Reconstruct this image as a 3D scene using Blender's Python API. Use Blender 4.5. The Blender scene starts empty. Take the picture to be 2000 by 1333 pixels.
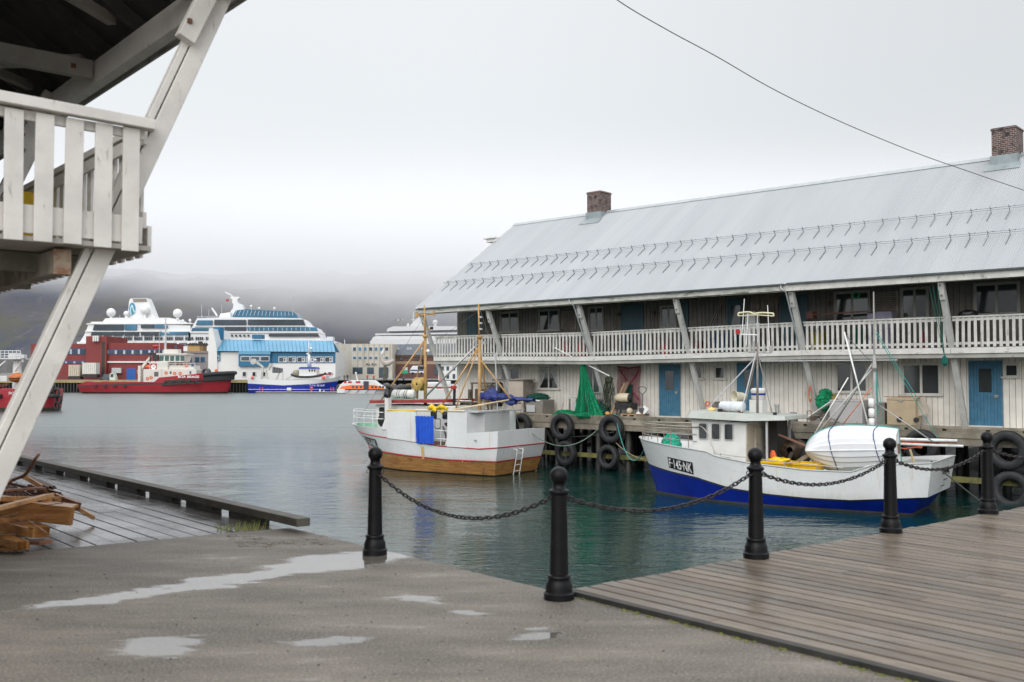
import bpy, math, random
from mathutils import Vector as V, Matrix as Mx, Euler
from math import radians as R, sin, cos, pi, sqrt
random.seed(7)
S = bpy.context.scene
COL = S.collection
# ---------------------------------------------------------------- camera
FPX, HOR, EYE = 1944.0, 738.0, 1.65           # focal length in photo pixels, horizon row, eye height above the quay
PITCH = math.atan((HOR-666.5)/FPX)
cam = bpy.data.cameras.new('camera'); co = bpy.data.objects.new('camera', cam); COL.objects.link(co)
cam.sensor_width = 36; cam.lens = FPX/2000*36; cam.clip_start = .1; cam.clip_end = 9000
co.location = (0, 0, EYE); co.rotation_euler = (pi/2+PITCH, 0, 0)
cam.dof.use_dof = True; cam.dof.focus_distance = 32; cam.dof.aperture_fstop = 2.5
S.camera = co
# ---------------------------------------------------------------- world, sun, exposure
S.view_settings.view_transform = 'Standard'; S.view_settings.look = 'None'
S.view_settings.exposure = 0; S.view_settings.gamma = 1
wd = bpy.data.worlds.new('World'); S.world = wd; wd.use_nodes = True
nt = wd.node_tree; N = nt.nodes; LK = nt.links; N.clear()
def wn(t, **k):
    n = N.new(t)
    for a, b in k.items(): setattr(n, a, b)
    return n
SUN_EL, SUN_AZ = 30, 196
sky = wn('ShaderNodeTexSky', sky_type='NISHITA', sun_disc=False)
sky.sun_elevation = R(SUN_EL); sky.sun_rotation = R(SUN_AZ)
tc = wn('ShaderNodeTexCoord'); sp = wn('ShaderNodeSeparateXYZ'); LK.new(tc.outputs['Generated'], sp.inputs[0])
nz = wn('ShaderNodeTexNoise'); nz.inputs['Scale'].default_value = 2.2; nz.inputs['Detail'].default_value = 5
mp = wn('ShaderNodeMapping'); mp.inputs['Scale'].default_value = (1, 1, 3.2)
LK.new(tc.outputs['Generated'], mp.inputs[0]); LK.new(mp.outputs[0], nz.inputs['Vector'])
ad = wn('ShaderNodeMath', operation='MULTIPLY_ADD'); LK.new(nz.outputs[0], ad.inputs[0]); ad.inputs[1].default_value = .10; ad.inputs[2].default_value = -.05
zz = wn('ShaderNodeMath', operation='ADD'); LK.new(sp.outputs['Z'], zz.inputs[0]); LK.new(ad.outputs[0], zz.inputs[1])
rp = wn('ShaderNodeValToRGB'); LK.new(zz.outputs[0], rp.inputs[0])
els = [(0, (.80, .82, .84)), (.16, (.81, .83, .85)), (.27, (.77, .80, .82)), (.37, (.79, .81, .83)), (.44, (1.22, 1.25, 1.28)), (1, (1.35, 1.38, 1.43))]
cr = rp.color_ramp
cr.elements[0].position = 0; cr.elements[1].position = 1
for p, c in els[1:-1]: cr.elements.new(p)
for e, (p, c) in zip(cr.elements, els): e.position = p; e.color = (*[q/2.0 for q in c], 1)
# the cloud is a little darker to the right of the view
az = wn('ShaderNodeMapRange', interpolation_type='SMOOTHSTEP'); LK.new(sp.outputs['X'], az.inputs['Value'])
az.inputs['From Min'].default_value = -.1; az.inputs['From Max'].default_value = .5; az.inputs['To Min'].default_value = 2.04; az.inputs['To Max'].default_value = 1.72
vm = wn('ShaderNodeVectorMath', operation='SCALE'); LK.new(rp.outputs[0], vm.inputs[0]); LK.new(az.outputs[0], vm.inputs['Scale'])
# the sky behind the camera is brighter cloud
by = wn('ShaderNodeMapRange', interpolation_type='SMOOTHSTEP'); LK.new(sp.outputs['Y'], by.inputs['Value'])
by.inputs['From Min'].default_value = .25; by.inputs['From Max'].default_value = -.8; by.inputs['To Min'].default_value = 1.05; by.inputs['To Max'].default_value = 1.45
bg1 = wn('ShaderNodeBackground'); LK.new(vm.outputs[0], bg1.inputs[0]); LK.new(by.outputs[0], bg1.inputs[1])
bg2 = wn('ShaderNodeBackground'); LK.new(sky.outputs[0], bg2.inputs[0]); bg2.inputs[1].default_value = .006
ash = wn('ShaderNodeAddShader'); LK.new(bg1.outputs[0], ash.inputs[0]); LK.new(bg2.outputs[0], ash.inputs[1])
wo = wn('ShaderNodeOutputWorld'); LK.new(ash.outputs[0], wo.inputs[0])
sl = bpy.data.lights.new('sun', 'SUN'); so = bpy.data.objects.new('sun', sl); COL.objects.link(so)
sl.energy = 1.15; sl.angle = R(45); sl.color = (1, .975, .94)
d = V((sin(R(SUN_AZ))*cos(R(SUN_EL)), cos(R(SUN_AZ))*cos(R(SUN_EL)), sin(R(SUN_EL))))
so.rotation_euler = d.to_track_quat('Z', 'Y').to_euler(); so.location = (0, -5, 60)
S.cycles.use_denoising = True; S.cycles.volume_bounces = 8; S.cycles.max_bounces = 8
S.cycles.caustics_reflective = False; S.cycles.caustics_refractive = False
# ---------------------------------------------------------------- survey: a photo pixel back to a place
def ray(px, py):
    u = (px-1000)/FPX; w = (666.5-py)/FPX
    return V((u, cos(PITCH)-w*sin(PITCH), sin(PITCH)+w*cos(PITCH)))
EYEP = V((0, 0, EYE))
def hit(px, py, p, n):
    r = ray(px, py); return EYEP + r*((V(p)-EYEP).dot(V(n))/r.dot(V(n)))
def Pz(px, py, z): return hit(px, py, (0, 0, z), (0, 0, 1))
def Py(px, py, Y): return hit(px, py, (0, Y, 0), (0, 1, 0))
class Frame:
    def __init__(s, o, rz, sc=1): s.o = V(o); s.rz = rz; s.sc = sc; s.m = Mx.Translation(s.o) @ Mx.Rotation(rz, 4, 'Z') @ Mx.Scale(sc, 4); s.i = s.m.inverted()
    def w(s, x, y, z): return s.m @ V((x, y, z))
    def on(s, px, py, y):                      # pixel on the local plane y = const -> local point
        n = s.m.to_3x3() @ V((0, 1, 0)); return s.i @ hit(px, py, s.w(0, y, 0), n)
    def onp(s, px, py, p, n):
        return s.i @ hit(px, py, s.m @ V(p), s.m.to_3x3() @ V(n))
# ---------------------------------------------------------------- materials
def mnew(name):
    m = bpy.data.materials.new(name); m.use_nodes = True
    t = m.node_tree; b = t.nodes['Principled BSDF']; return m, t, b
def nd(t, typ, ins=None, **k):
    n = t.nodes.new(typ)
    for a, b in k.items(): setattr(n, a, b)
    for a, b in (ins or {}).items():
        if isinstance(b, bpy.types.NodeSocket): t.links.new(b, n.inputs[a])
        else: n.inputs[a].default_value = b
    return n
def rgba(c): return (*c, 1) if len(c) == 3 else c
def noise(t, vec, scale, detail=4, rough=.55, dist=0):
    n = nd(t, 'ShaderNodeTexNoise', {'Vector': vec, 'Scale': scale, 'Detail': detail, 'Roughness': rough, 'Distortion': dist}); return n.outputs[0]
def rng(t, val, a, b, c=0, d=1, smooth=True):
    n = nd(t, 'ShaderNodeMapRange', {'Value': val, 'From Min': a, 'From Max': b, 'To Min': c, 'To Max': d})
    if smooth: n.interpolation_type = 'SMOOTHSTEP'
    return n.outputs[0]
def mixc(t, f, a, b, bt='MIX'):
    n = t.nodes.new('ShaderNodeMix'); n.data_type = 'RGBA'; n.blend_type = bt
    for i, x in ((0, f), (6, a), (7, b)):
        if isinstance(x, bpy.types.NodeSocket): t.links.new(x, n.inputs[i])
        else: n.inputs[i].default_value = x if i == 0 else rgba(x)
    return n.outputs[2]
def coord(t, scale=(1, 1, 1), rz=0, kind='Object'):
    tc = t.nodes.new('ShaderNodeTexCoord'); m = nd(t, 'ShaderNodeMapping', {'Vector': tc.outputs[kind], 'Scale': scale, 'Rotation': (0, 0, rz)}); return m.outputs[0]
def M(name, base, rough=.6, metal=0, var=.15, vs=2.5, dirt=None, da=.35, ds=4, dst=(1, 1, 1), bump=.0, bs=30, island=0, spec=.5, coat=0, alpha=1):
    """painted / plain surface: base colour with soft variation, optional dirt or wear patches, fine bump"""
    m, t, b = mnew(name)
    c = coord(t)
    f = noise(t, c, vs, 5)
    lo = tuple(x*(1-var) for x in base); hi = tuple(min(1, x*(1+var)) for x in base)
    col = mixc(t, rng(t, f, .3, .7), lo, hi)
    if island:
        g = t.nodes.new('ShaderNodeNewGeometry')
        k = rng(t, g.outputs['Random Per Island'], 0, 1, 1-island, 1+island, False)
        cc = nd(t, 'ShaderNodeCombineColor', {0: k, 1: k, 2: k}); col = mixc(t, 1.0, col, cc.outputs[0], 'MULTIPLY')
    if dirt:
        c2 = coord(t, dst)
        g = noise(t, c2, ds, 7, .65, .4)
        col = mixc(t, rng(t, g, .72-da*.55, .82-da*.35, 0, .85), col, dirt)
    t.links.new(col, b.inputs['Base Color'])
    b.inputs['Roughness'].default_value = rough; b.inputs['Metallic'].default_value = metal
    b.inputs['Specular IOR Level'].default_value = spec
    if coat: b.inputs['Coat Weight'].default_value = coat; b.inputs['Coat Roughness'].default_value = .15
    if bump:
        h = noise(t, c, bs, 4)
        bm = nd(t, 'ShaderNodeBump', {'Height': h, 'Strength': bump, 'Distance': .02}); t.links.new(bm.outputs[0], b.inputs['Normal'])
    if alpha < 1: b.inputs['Alpha'].default_value = alpha
    return m
# ---------------------------------------------------------------- mesh building
class MB:
    def __init__(s): s.v = []; s.f = []; s.mi = []; s.m = 0; s.T = None
    def add(s, vs, fs):
        o = len(s.v)
        if s.T is not None: vs = [s.T @ V(v) for v in vs]
        s.v += [tuple(v) for v in vs]; s.f += [tuple(i+o for i in f) for f in fs]; s.mi += [s.m]*len(fs); return s
    def box(s, x0, x1, y0, y1, z0, z1):
        if x0 > x1: x0, x1 = x1, x0
        if y0 > y1: y0, y1 = y1, y0
        if z0 > z1: z0, z1 = z1, z0
        return s.add([(x0,y0,z0),(x1,y0,z0),(x1,y1,z0),(x0,y1,z0),(x0,y0,z1),(x1,y0,z1),(x1,y1,z1),(x0,y1,z1)],
              [(0,3,2,1),(4,5,6,7),(0,1,5,4),(1,2,6,5),(2,3,7,6),(3,0,4,7)])
    def beam(s, a, b, w, h, up=(0, 0, 1), w1=None, h1=None):
        a = V(a); b = V(b); d = (b-a).normalized(); r = d.cross(V(up)); 
        if r.length < 1e-4: r = d.cross(V((0, 1, 0)))
        r.normalize(); u = r.cross(d)
        w1 = w if w1 is None else w1; h1 = h if h1 is None else h1; vs = []
        for p, ww, hh in ((a, w, h), (b, w1, h1)):
            for i, j in ((-1,-1),(1,-1),(1,1),(-1,1)): vs.append(p+r*i*ww/2+u*j*hh/2)
        return s.add(vs, [(3,2,1,0),(4,5,6,7),(0,1,5,4),(1,2,6,5),(2,3,7,6),(3,0,4,7)])
    def tube(s, pts, r, n=6, cap=True, r1=None):
        pts = [V(p) for p in pts]; k = len(pts); vs = []; fs = []; pr = None
        for i, p in enumerate(pts):
            d = (pts[min(i+1, k-1)]-pts[max(i-1, 0)])
            if d.length < 1e-9: d = V((0, 0, 1))
            d.normalize()
            if pr is None:
                x = d.cross(V((0, 0, 1)))
                if x.length < .05: x = d.cross(V((0, 1, 0)))
            else: x = pr - d*pr.dot(d)
            x.normalize(); pr = x; y = d.cross(x)
            rr = r if r1 is None else r+(r1-r)*i/(k-1)
            if isinstance(r, (list, tuple)): rr = r[i]
            for j in range(n): a = 2*pi*j/n; vs.append(p+x*cos(a)*rr+y*sin(a)*rr)
        for i in range(k-1):
            for j in range(n): a = i*n+j; b = i*n+(j+1) % n; fs.append((a, b, b+n, a+n))
        if cap: fs.append(tuple(reversed(range(n)))); fs.append(tuple((k-1)*n+j for j in range(n)))
        return s.add(vs, fs)
    def lathe(s, prof, c=(0, 0, 0), n=24, axis='Z', close=False):
        """prof: list of (r, h)"""
        vs = []; fs = []; c = V(c); k = len(prof)
        for r, h in prof:
            for j in range(n):
                a = 2*pi*j/n; x, y = r*cos(a), r*sin(a)
                vs.append(c + (V((x, y, h)) if axis == 'Z' else V((x, h, y)) if axis == 'Y' else V((h, x, y))))
        for i in range(k if close else k-1):
            for j in range(n):
                a = i*n+j; b = i*n+(j+1) % n; a2 = ((i+1) % k)*n+j; b2 = ((i+1) % k)*n+(j+1) % n
                fs.append((a, b, b2, a2) if axis != 'Y' else (b, a, a2, b2))
        if not close:
            if prof[0][0] > 1e-4: fs.append(tuple(reversed(range(n))))
            if prof[-1][0] > 1e-4: fs.append(tuple((k-1)*n+j for j in range(n)))
        return s.add(vs, fs)
    def ball(s, c, r, n=16, sc=(1, 1, 1), m=10, h0=-1, jit=0):
        vs = []; fs = []
        for i in range(m+1):
            t = -pi/2+pi*i/m; t = max(t, math.asin(h0)) if h0 > -1 else t
            for j in range(n):
                a = 2*pi*j/n; q = 1+random.uniform(-jit, jit)
                vs.append((c[0]+r*sc[0]*cos(t)*cos(a)*q, c[1]+r*sc[1]*cos(t)*sin(a)*q, c[2]+r*sc[2]*sin(t)*q))
        for i in range(m):
            for j in range(n): a = i*n+j; b = i*n+(j+1) % n; fs.append((a, b, b+n, a+n))
        return s.add(vs, fs)
    def ext(s, poly, vec):
        """closed polygon extruded along vec"""
        k = len(poly); p = [V(q) for q in poly]; v = V(vec)
        return s.add(p+[q+v for q in p], [tuple(range(k)), tuple(reversed(range(k, 2*k)))]+[(i, i+k, (i+1) % k+k, (i+1) % k) for i in range(k)])
    def grid(s, rows, flip=False):
        k = len(rows[0]); vs = [p for r in rows for p in r]; fs = []
        for i in range(len(rows)-1):
            for j in range(k-1):
                a = i*k+j; f = (a, a+1, a+1+k, a+k); fs.append(f[::-1] if flip else f)
        return s.add(vs, fs)
    def build(s, name, mats, parent=None, smooth=False, loc=None, rz=None, bevel=0, auto=None, **tags):
        me = bpy.data.meshes.new(name); me.from_pydata(s.v, [], s.f)
        if not isinstance(mats, (list, tuple)): mats = [mats]
        for m in mats: me.materials.append(m)
        if len(mats) > 1: me.polygons.foreach_set('material_index', s.mi)
        me.validate(); me.update()
        if smooth: me.polygons.foreach_set('use_smooth', [True]*len(me.polygons))
        o = bpy.data.objects.new(name, me); COL.objects.link(o)
        if auto:
            me.polygons.foreach_set('use_smooth', [True]*len(me.polygons))
            me.set_sharp_from_angle(angle=R(auto))
        if parent is not None: o.parent = parent
        if loc is not None: o.location = loc
        if rz is not None: o.rotation_euler = (0, 0, rz)
        if bevel:
            b = o.modifiers.new('bevel', 'BEVEL'); b.width = bevel; b.segments = 2; b.limit_method = 'ANGLE'
        for k, v in tags.items(): o[k] = v
        return o
def thing(name, label, cat, loc=(0, 0, 0), rz=0, group=None):
    o = bpy.data.objects.new(name, None); o.empty_display_size = .3; COL.objects.link(o)
    o.location = loc; o.rotation_euler = (0, 0, rz); o['label'] = label; o['category'] = cat
    if group: o['group'] = group
    return o
def G(label, cat, group=None):
    d = dict(label=label, category=cat)
    if group: d['group'] = group
    return d
ST = dict(kind='structure')
def frame_thing(name, label, cat, fr, group=None):
    o = thing(name, label, cat, fr.o, fr.rz, group); o.scale = (fr.sc,)*3; return o
def text(s, size, mat, parent, loc, rot, name='lettering', ext=.004, sx=1, align='CENTER', bold=0):
    c = bpy.data.curves.new('t', 'FONT'); c.body = s; c.size = size; c.extrude = ext; c.align_x = align; c.align_y = 'CENTER'; c.offset = bold
    o = bpy.data.objects.new('t', c); COL.objects.link(o)
    dg = bpy.context.evaluated_depsgraph_get(); me = bpy.data.meshes.new_from_object(o.evaluated_get(dg))
    bpy.data.objects.remove(o); bpy.data.curves.remove(c)
    me.materials.clear(); me.materials.append(mat)
    n = bpy.data.objects.new(name, me); COL.objects.link(n); n.parent = parent; n.location = loc; n.rotation_euler = rot; n.scale = (sx, 1, 1)
    return n
def copy_tree(o, parent=None):
    c = o.copy(); COL.objects.link(c)
    if parent: c.parent = parent
    for ch in o.children: copy_tree(ch, c)
    return c
def crumple(g, amp, f=3.0, i0=0, seed=0):
    """push vertices about with smooth noise so that cloth looks creased"""
    from mathutils import noise as mn
    for i in range(i0, len(g.v)):
        v = V(g.v[i]); n1 = mn.noise_vector(v*f+V((seed, 0, 0))); n2 = mn.noise_vector(v*f*2.7+V((0, seed, 5)))
        g.v[i] = tuple(v+(n1+n2*.5)*amp)
    return g
def cat(p, k=6):
    """Catmull-Rom through points"""
    p = [V(q) for q in p]; out = []
    for i in range(len(p)-1):
        a = p[i-1] if i else p[0]*2-p[1]; b = p[i]; c = p[i+1]; e = p[i+2] if i+2 < len(p) else p[-1]*2-p[-2]
        for j in range(k):
            t = j/k; out.append(.5*((2*b)+(c-a)*t+(2*a-5*b+4*c-e)*t*t+(3*b-a-3*c+e)*t**3))
    out.append(p[-1]); return out
def sag(a, b, s, n=12):
    a = V(a); b = V(b); return [a.lerp(b, i/n)-V((0, 0, s*4*(i/n)*(1-i/n))) for i in range(n+1)]
WATER = -2.25
# ---------------------------------------------------------------- shared materials
WHITE = M('white_paint', (.72, .71, .68), .45, var=.06, dirt=(.40, .34, .27), da=.16, ds=1.2, dst=(1, 1, .35))
WPEEL = M('weathered_white_paint', (.60, .585, .55), .6, var=.12, vs=3, dirt=(.20, .19, .165), da=.30, ds=3.5, dst=(1.5, 1.5, .5), bump=.25, bs=18)
WWALL = M('cream_board_paint', (.78, .74, .67), .65, var=.07, island=.06, dirt=(.33, .30, .25), da=.16, ds=2.0, dst=(2, 2, .25))
GREYW = M('grey_weathered_wood', (.27, .24, .195), .7, var=.3, vs=4, dirt=(.10, .10, .07), da=.4, ds=2.5, bump=.4, bs=12, island=.2)
DARKW = M('dark_wet_timber', (.024, .023, .020), .55, var=.4, vs=3, dirt=(.045, .048, .03), da=.3, ds=3, bump=.4, bs=14, island=.2)
GREENW = M('algae_timber', (.16, .15, .05), .6, var=.4, vs=3, dirt=(.07, .08, .03), da=.45, bump=.4, bs=14)
BLACK = M('black_rubber', (.022, .022, .024), .65, var=.3, vs=6, dirt=(.07, .07, .065), da=.25, ds=6, bump=.3, bs=25)
IRON = M('black_enamel_iron', (.005, .005, .006), .38, var=.3, vs=8, dirt=(.06, .052, .045), da=.12, ds=9, bump=.15, bs=60, spec=.2)
CHAIN = M('rusty_black_chain', (.022, .018, .02), .42, metal=.3, var=.3, vs=20, dirt=(.10, .05, .035), da=.25, ds=30)
GALV = M('galvanised_steel', (.42, .45, .46), .42, metal=.35, var=.1)
STEEL = M('dull_steel', (.40, .39, .37), .4, metal=.6, var=.15, dirt=(.22, .11, .06), da=.2, ds=8)
GLASS = M('dark_window_glass', (.025, .03, .032), .06, var=.5, vs=.8, spec=.7)
BLUEG = M('blue_window_glass', (.05, .13, .20), .08, var=.4, vs=.25, spec=.7)
RUST = M('rust', (.14, .065, .035), .8, var=.35, vs=10)
DOORB = M('blue_door_paint', (.045, .16, .26), .5, var=.14, vs=5, dirt=(.16, .14, .12), da=.22, ds=7, dst=(3, 3, .6), bump=.2, bs=30)
TEAL = M('dark_teal_paint', (.02, .065, .085), .5, var=.15)
YELL = M('yellow_plastic', (.78, .50, .01), .4, var=.08, dirt=(.5, .33, .08), da=.15)
ORNG = M('orange_plastic', (.75, .13, .03), .5, var=.1)
REDP = M('red_paint', (.42, .022, .03), .4, var=.12, dirt=(.2, .02, .02), da=.15)
def netmat(name, a, b_):
    m, t, b = mnew(name); c = coord(t, (1, 1, .6)); n_ = noise(t, c, 45, 3, .6); st = noise(t, coord(t, (14, 14, .5)), 1.2, 4)
    t.links.new(mixc(t, rng(t, st, .35, .65), a, b_), b.inputs['Base Color']); t.links.new(rng(t, n_, .40, .44), b.inputs['Alpha']); b.inputs['Roughness'].default_value = .85
    bm = nd(t, 'ShaderNodeBump', {'Height': n_, 'Strength': .8, 'Distance': .01}); t.links.new(bm.outputs[0], b.inputs['Normal']); return m
OPENN = netmat('open_green_net', (.0, .15, .065), (.0, .34, .15))
GREENN = M('green_netting', (.0, .25, .105), .8, var=.35, vs=9, dirt=(.0, .10, .05), da=.4, ds=14, bump=.9, bs=40)
DKGRN = M('dark_green_netting', (.01, .09, .06), .85, var=.4, vs=12, bump=.9, bs=45)
TURQ = M('turquoise_rope', (.05, .32, .28), .8, var=.2, vs=20, bump=.5, bs=60)
BLUET = M('blue_tarpaulin', (.008, .022, .15), .45, var=.25, vs=5, bump=.5, bs=8)
BLUEC = M('blue_curtain', (.01, .10, .62), .5, var=.1, vs=4)
BEIGE = M('beige_board', (.47, .40, .33), .6, var=.07, dirt=(.26, .2, .15), da=.18)
GREYB = M('grey_weathered_ply', (.25, .22, .185), .7, var=.18, bump=.2)
BUOYW = M('cream_buoy', (.62, .54, .38), .5, var=.1, dirt=(.35, .28, .16), da=.2)
RAW = M('raw_lumber', (.42, .27, .15), .65, var=.2, vs=5, bump=.3, bs=20, island=.12)
WOODO = M('varnished_mast', (.46, .27, .10), .45, var=.2, vs=4, dirt=(.3, .15, .05), da=.15, dst=(3, 3, .5))
RIGG = M('steel_wire', (.12, .12, .12), .5, metal=.3)
GREY = M('grey_plastic', (.10, .10, .11), .5)
LTGREY = M('light_grey_paint', (.50, .50, .50), .5, var=.06, dirt=(.3, .28, .26), da=.15)
PINKN = M('faded_red_netting', (.30, .06, .09), .85, var=.4, vs=14)
ROPEO = M('orange_rope', (.60, .16, .08), .8, var=.2, vs=30)
BLUEP = M('royal_blue_hull_paint', (.004, .022, .30), .32, var=.15, dirt=(.01, .04, .20), da=.2, ds=2)
BLKP = M('black_paint', (.012, .012, .014), .4)
# ---------------------------------------------------------------- water
def make_water():
    m, t, b = mnew('harbour_water')
    b.inputs['Base Color'].default_value = (.004, .034, .030, 1); pass
    pass; b.inputs['Specular IOR Level'].default_value = .5
    c = coord(t, (1, 1, 1), R(20), 'Object'); c2 = coord(t, (.8, 1.6, 1), R(-12), 'Object')
    n1 = noise(t, c, 5.5, 3, .5, .6); n2 = noise(t, c2, 1.1, 3, .5, .8); n3 = noise(t, c2, .18, 2, .5); n0 = noise(t, c, 16, 2, .5)
    a = nd(t, 'ShaderNodeMath', {0: n1, 1: .020}, operation='MULTIPLY'); a2 = nd(t, 'ShaderNodeMath', {0: n2, 1: .055, 2: a.outputs[0]}, operation='MULTIPLY_ADD')
    patch0 = rng(t, n3, .35, .65, .55, 1.3)
    wy = nd(t, 'ShaderNodeSeparateXYZ', {0: coord(t)}).outputs['Y']; far = rng(t, wy, 30, 100, .62, 2.2); t.links.new(rng(t, wy, 34, 90, .02, .30), b.inputs['Roughness']); t.links.new(rng(t, wy, 32, 75, 1.37, 3.0), b.inputs['IOR'])
    a3 = nd(t, 'ShaderNodeMath', {0: n0, 1: .004, 2: a2.outputs[0]}, operation='MULTIPLY_ADD')
    patch = nd(t, 'ShaderNodeMath', {0: patch0, 1: far}, operation='MULTIPLY').outputs[0]
    a4 = nd(t, 'ShaderNodeMath', {0: a3.outputs[0], 1: patch}, operation='MULTIPLY')
    bm = nd(t, 'ShaderNodeBump', {'Height': a4.outputs[0], 'Strength': .9, 'Distance': 1.0}); t.links.new(bm.outputs[0], b.inputs['Normal'])
    w = MB(); w.add([(-2500, -30, WATER), (2500, -30, WATER), (2500, 2600, WATER), (-2500, 2600, WATER)], [(0, 1, 2, 3)])
    w.build('water', m, **ST)
make_water()
# ---------------------------------------------------------------- frames of the harbour corner
aL = V((-1650, 1944, 0)).normalized(); angL = math.atan2(aL.y, aL.x)          # direction of the near quay edge
Q0 = Pz(1060, 1150, 0)
QF = Frame(Q0, angL)                          # x runs away along the quay edge, y = left (inland), z up
D0 = Pz(1120, 1150, .04); D1 = Pz(2000, 990, .04); eD = (D1-D0).normalized()
DF = Frame(D0, math.atan2(eD.y, eD.x))        # x along the boardwalk's water edge, y towards the water, boards run along -y
W0 = V((16.02, 31.14, 0)); WF = Frame(W0, math.atan2(-.6707, .7418))   # long warehouse: x along its front to the right, y into it
Cc = Pz(292, 236, 3.6)
LF = Frame((Cc.x, Cc.y, 0), angL)             # near warehouse: x away along its front, -y... y (left) is into the building
# ---------------------------------------------------------------- quay (concrete) with puddles
def concrete():
    m, t, b = mnew('wet_concrete')
    c = coord(t, (1, 1, 1), 0); st = coord(t, (.75, 2.4, 1), -(angL-pi/2)-R(2))
    f = noise(t, st, 1.1, 6, .6); g = noise(t, c, 55, 3, .6); s = noise(t, c, 9, 3)
    base = mixc(t, rng(t, f, .3, .72), (.070, .058, .044), (.172, .146, .115))
    base = mixc(t, rng(t, g, .42, .70, 0, .55), base, (.30, .27, .235))
    base = mixc(t, rng(t, g, .40, .28, 0, .7), base, (.05, .043, .036))
    vo = nd(t, 'ShaderNodeTexVoronoi', {'Vector': c, 'Scale': 5.0}); base = mixc(t, rng(t, vo.outputs['Distance'], .10, .06, 0, .85), base, (.05, .04, .035))
    v3 = nd(t, 'ShaderNodeTexVoronoi', {'Vector': c, 'Scale': 38.0}); base = mixc(t, rng(t, v3.outputs['Distance'], .22, .12, 0, .7), base, (.07, .06, .05))
    v4 = nd(t, 'ShaderNodeTexVoronoi', {'Vector': c, 'Scale': 26.0}); base = mixc(t, rng(t, v4.outputs['Distance'], .16, .1, 0, .6), base, (.42, .39, .34))
    cr_ = noise(t, st, 3.2, 8, .7, 2.0); base = mixc(t, rng(t, nd(t, 'ShaderNodeMath', {0: cr_, 1: .5}, operation='SUBTRACT').outputs[0], .0, .012, .45, 0), base, (.07, .06, .05)) if 0 else base
    # puddles lie in the hollows worn across the slab
    wp = nd(t, 'ShaderNodeTexCoord').outputs['Object']
    nn = nd(t, 'ShaderNodeTexNoise', {'Vector': st, 'Scale': 1.6, 'Detail': 5, 'Roughness': .6})
    off = nd(t, 'ShaderNodeVectorMath', {0: nn.outputs[1], 1: (.5, .5, .5)}, operation='SUBTRACT')
    of2 = nd(t, 'ShaderNodeVectorMath', {0: off.outputs[0], 'Scale': .9}, operation='SCALE')
    wv = nd(t, 'ShaderNodeVectorMath', {0: wp, 1: of2.outputs[0]}, operation='ADD').outputs[0]
    acc = None
    for (ax, ay, bx, by, wdt, k) in [(540, 1112, 790, 1082, .34, 1), (60, 1190, 420, 1140, .15, .95), (330, 1150, 640, 1106, .20, 1), (225, 1268, 430, 1250, .16, .9),
                                  (250, 1262, 380, 1272, .12, .95), (560, 1255, 720, 1240, .10, .8), (890, 1195, 960, 1200, .13, .62), (990, 1240, 1110, 1232, .10, .8), (760, 1170, 900, 1178, .10, .6)]:
        p = Pz(ax, ay, 0); q = Pz(bx, by, 0); mid = (p+q)/2; dv = q-p; an = math.atan2(dv.y, dv.x)
        mp = nd(t, 'ShaderNodeMapping', {'Vector': wv, 'Location': mid, 'Rotation': (0, 0, an), 'Scale': (dv.length/2*1.05, wdt, 1)}, vector_type='TEXTURE')
        ln = nd(t, 'ShaderNodeVectorMath', {0: mp.outputs[0]}, operation='LENGTH')
        v = rng(t, ln.outputs['Value'], 1.5, .5, 0, k)
        acc = v if acc is None else nd(t, 'ShaderNodeMath', {0: acc, 1: v}, operation='MAXIMUM').outputs[0]
    damp = rng(t, f, .50, .76, 0, .36)
    acc = nd(t, 'ShaderNodeMath', {0: acc, 1: damp}, operation='MAXIMUM').outputs[0]
    brk = nd(t, 'ShaderNodeMath', {0: noise(t, c, 7, 6, .7), 1: .55, 2: -.275}, operation='MULTIPLY_ADD').outputs[0]; acc = nd(t, 'ShaderNodeMath', {0: acc, 1: brk}, operation='ADD').outputs[0]
    wet = rng(t, acc, .12, .72)
    col = mixc(t, rng(t, wet, 0, 1, 0, .5), base, (.12, .11, .095)); t.links.new(col, b.inputs['Base Color'])
    r = rng(t, wet, 0, .9, .62, .04, False); t.links.new(r, b.inputs['Roughness'])
    io = rng(t, wet, 0, 1, 1.5, 2.6, False); t.links.new(io, b.inputs['IOR'])
    hgt = nd(t, 'ShaderNodeMath', {0: g, 1: rng(t, wet, .1, .7, 1, 0)}, operation='MULTIPLY')
    bm = nd(t, 'ShaderNodeBump', {'Height': hgt.outputs[0], 'Strength': .6, 'Distance': .012}); t.links.new(bm.outputs[0], b.inputs['Normal'])
    return m
CONC = concrete()
q = MB()
def qpt(x, y, z=0):
    p = QF.w(x, y, 0); return (p.x, p.y, z)
# slab outline (world): along the quay edge, then across to the left where the timber deck begins, then back behind the camera
e1 = Pz(572, 1031, 0); e2 = Pz(430, 1043, 0); e3 = Pz(0, 1083, 0); dd = (e3-e2).normalized()
xs = [QF.i @ e1]
edge = []
n = 60
for i in range(n+1):                          # worn, slightly chipped front edge
    x = -0.75 + (xs[0].x+0.75)*i/n
    edge.append(qpt(x, random.uniform(-.012, .012)))
front = [qpt(-9, 0)] + [qpt(-9+8.0*i/20, 0) for i in range(1, 20)] + edge
poly = front + [tuple(e2), tuple(e3), tuple(e3+dd*14), (-30, -12, 0), (16, -14, 0)]
q.add([V(p) for p in poly] + [V((p[0], p[1], -2.9)) for p in poly],
      [tuple(range(len(poly)))] + [(i+1, i, i+len(poly), i+1+len(poly)) for i in range(len(poly)-1)])
q.build('quay', CONC, **ST)
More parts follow.
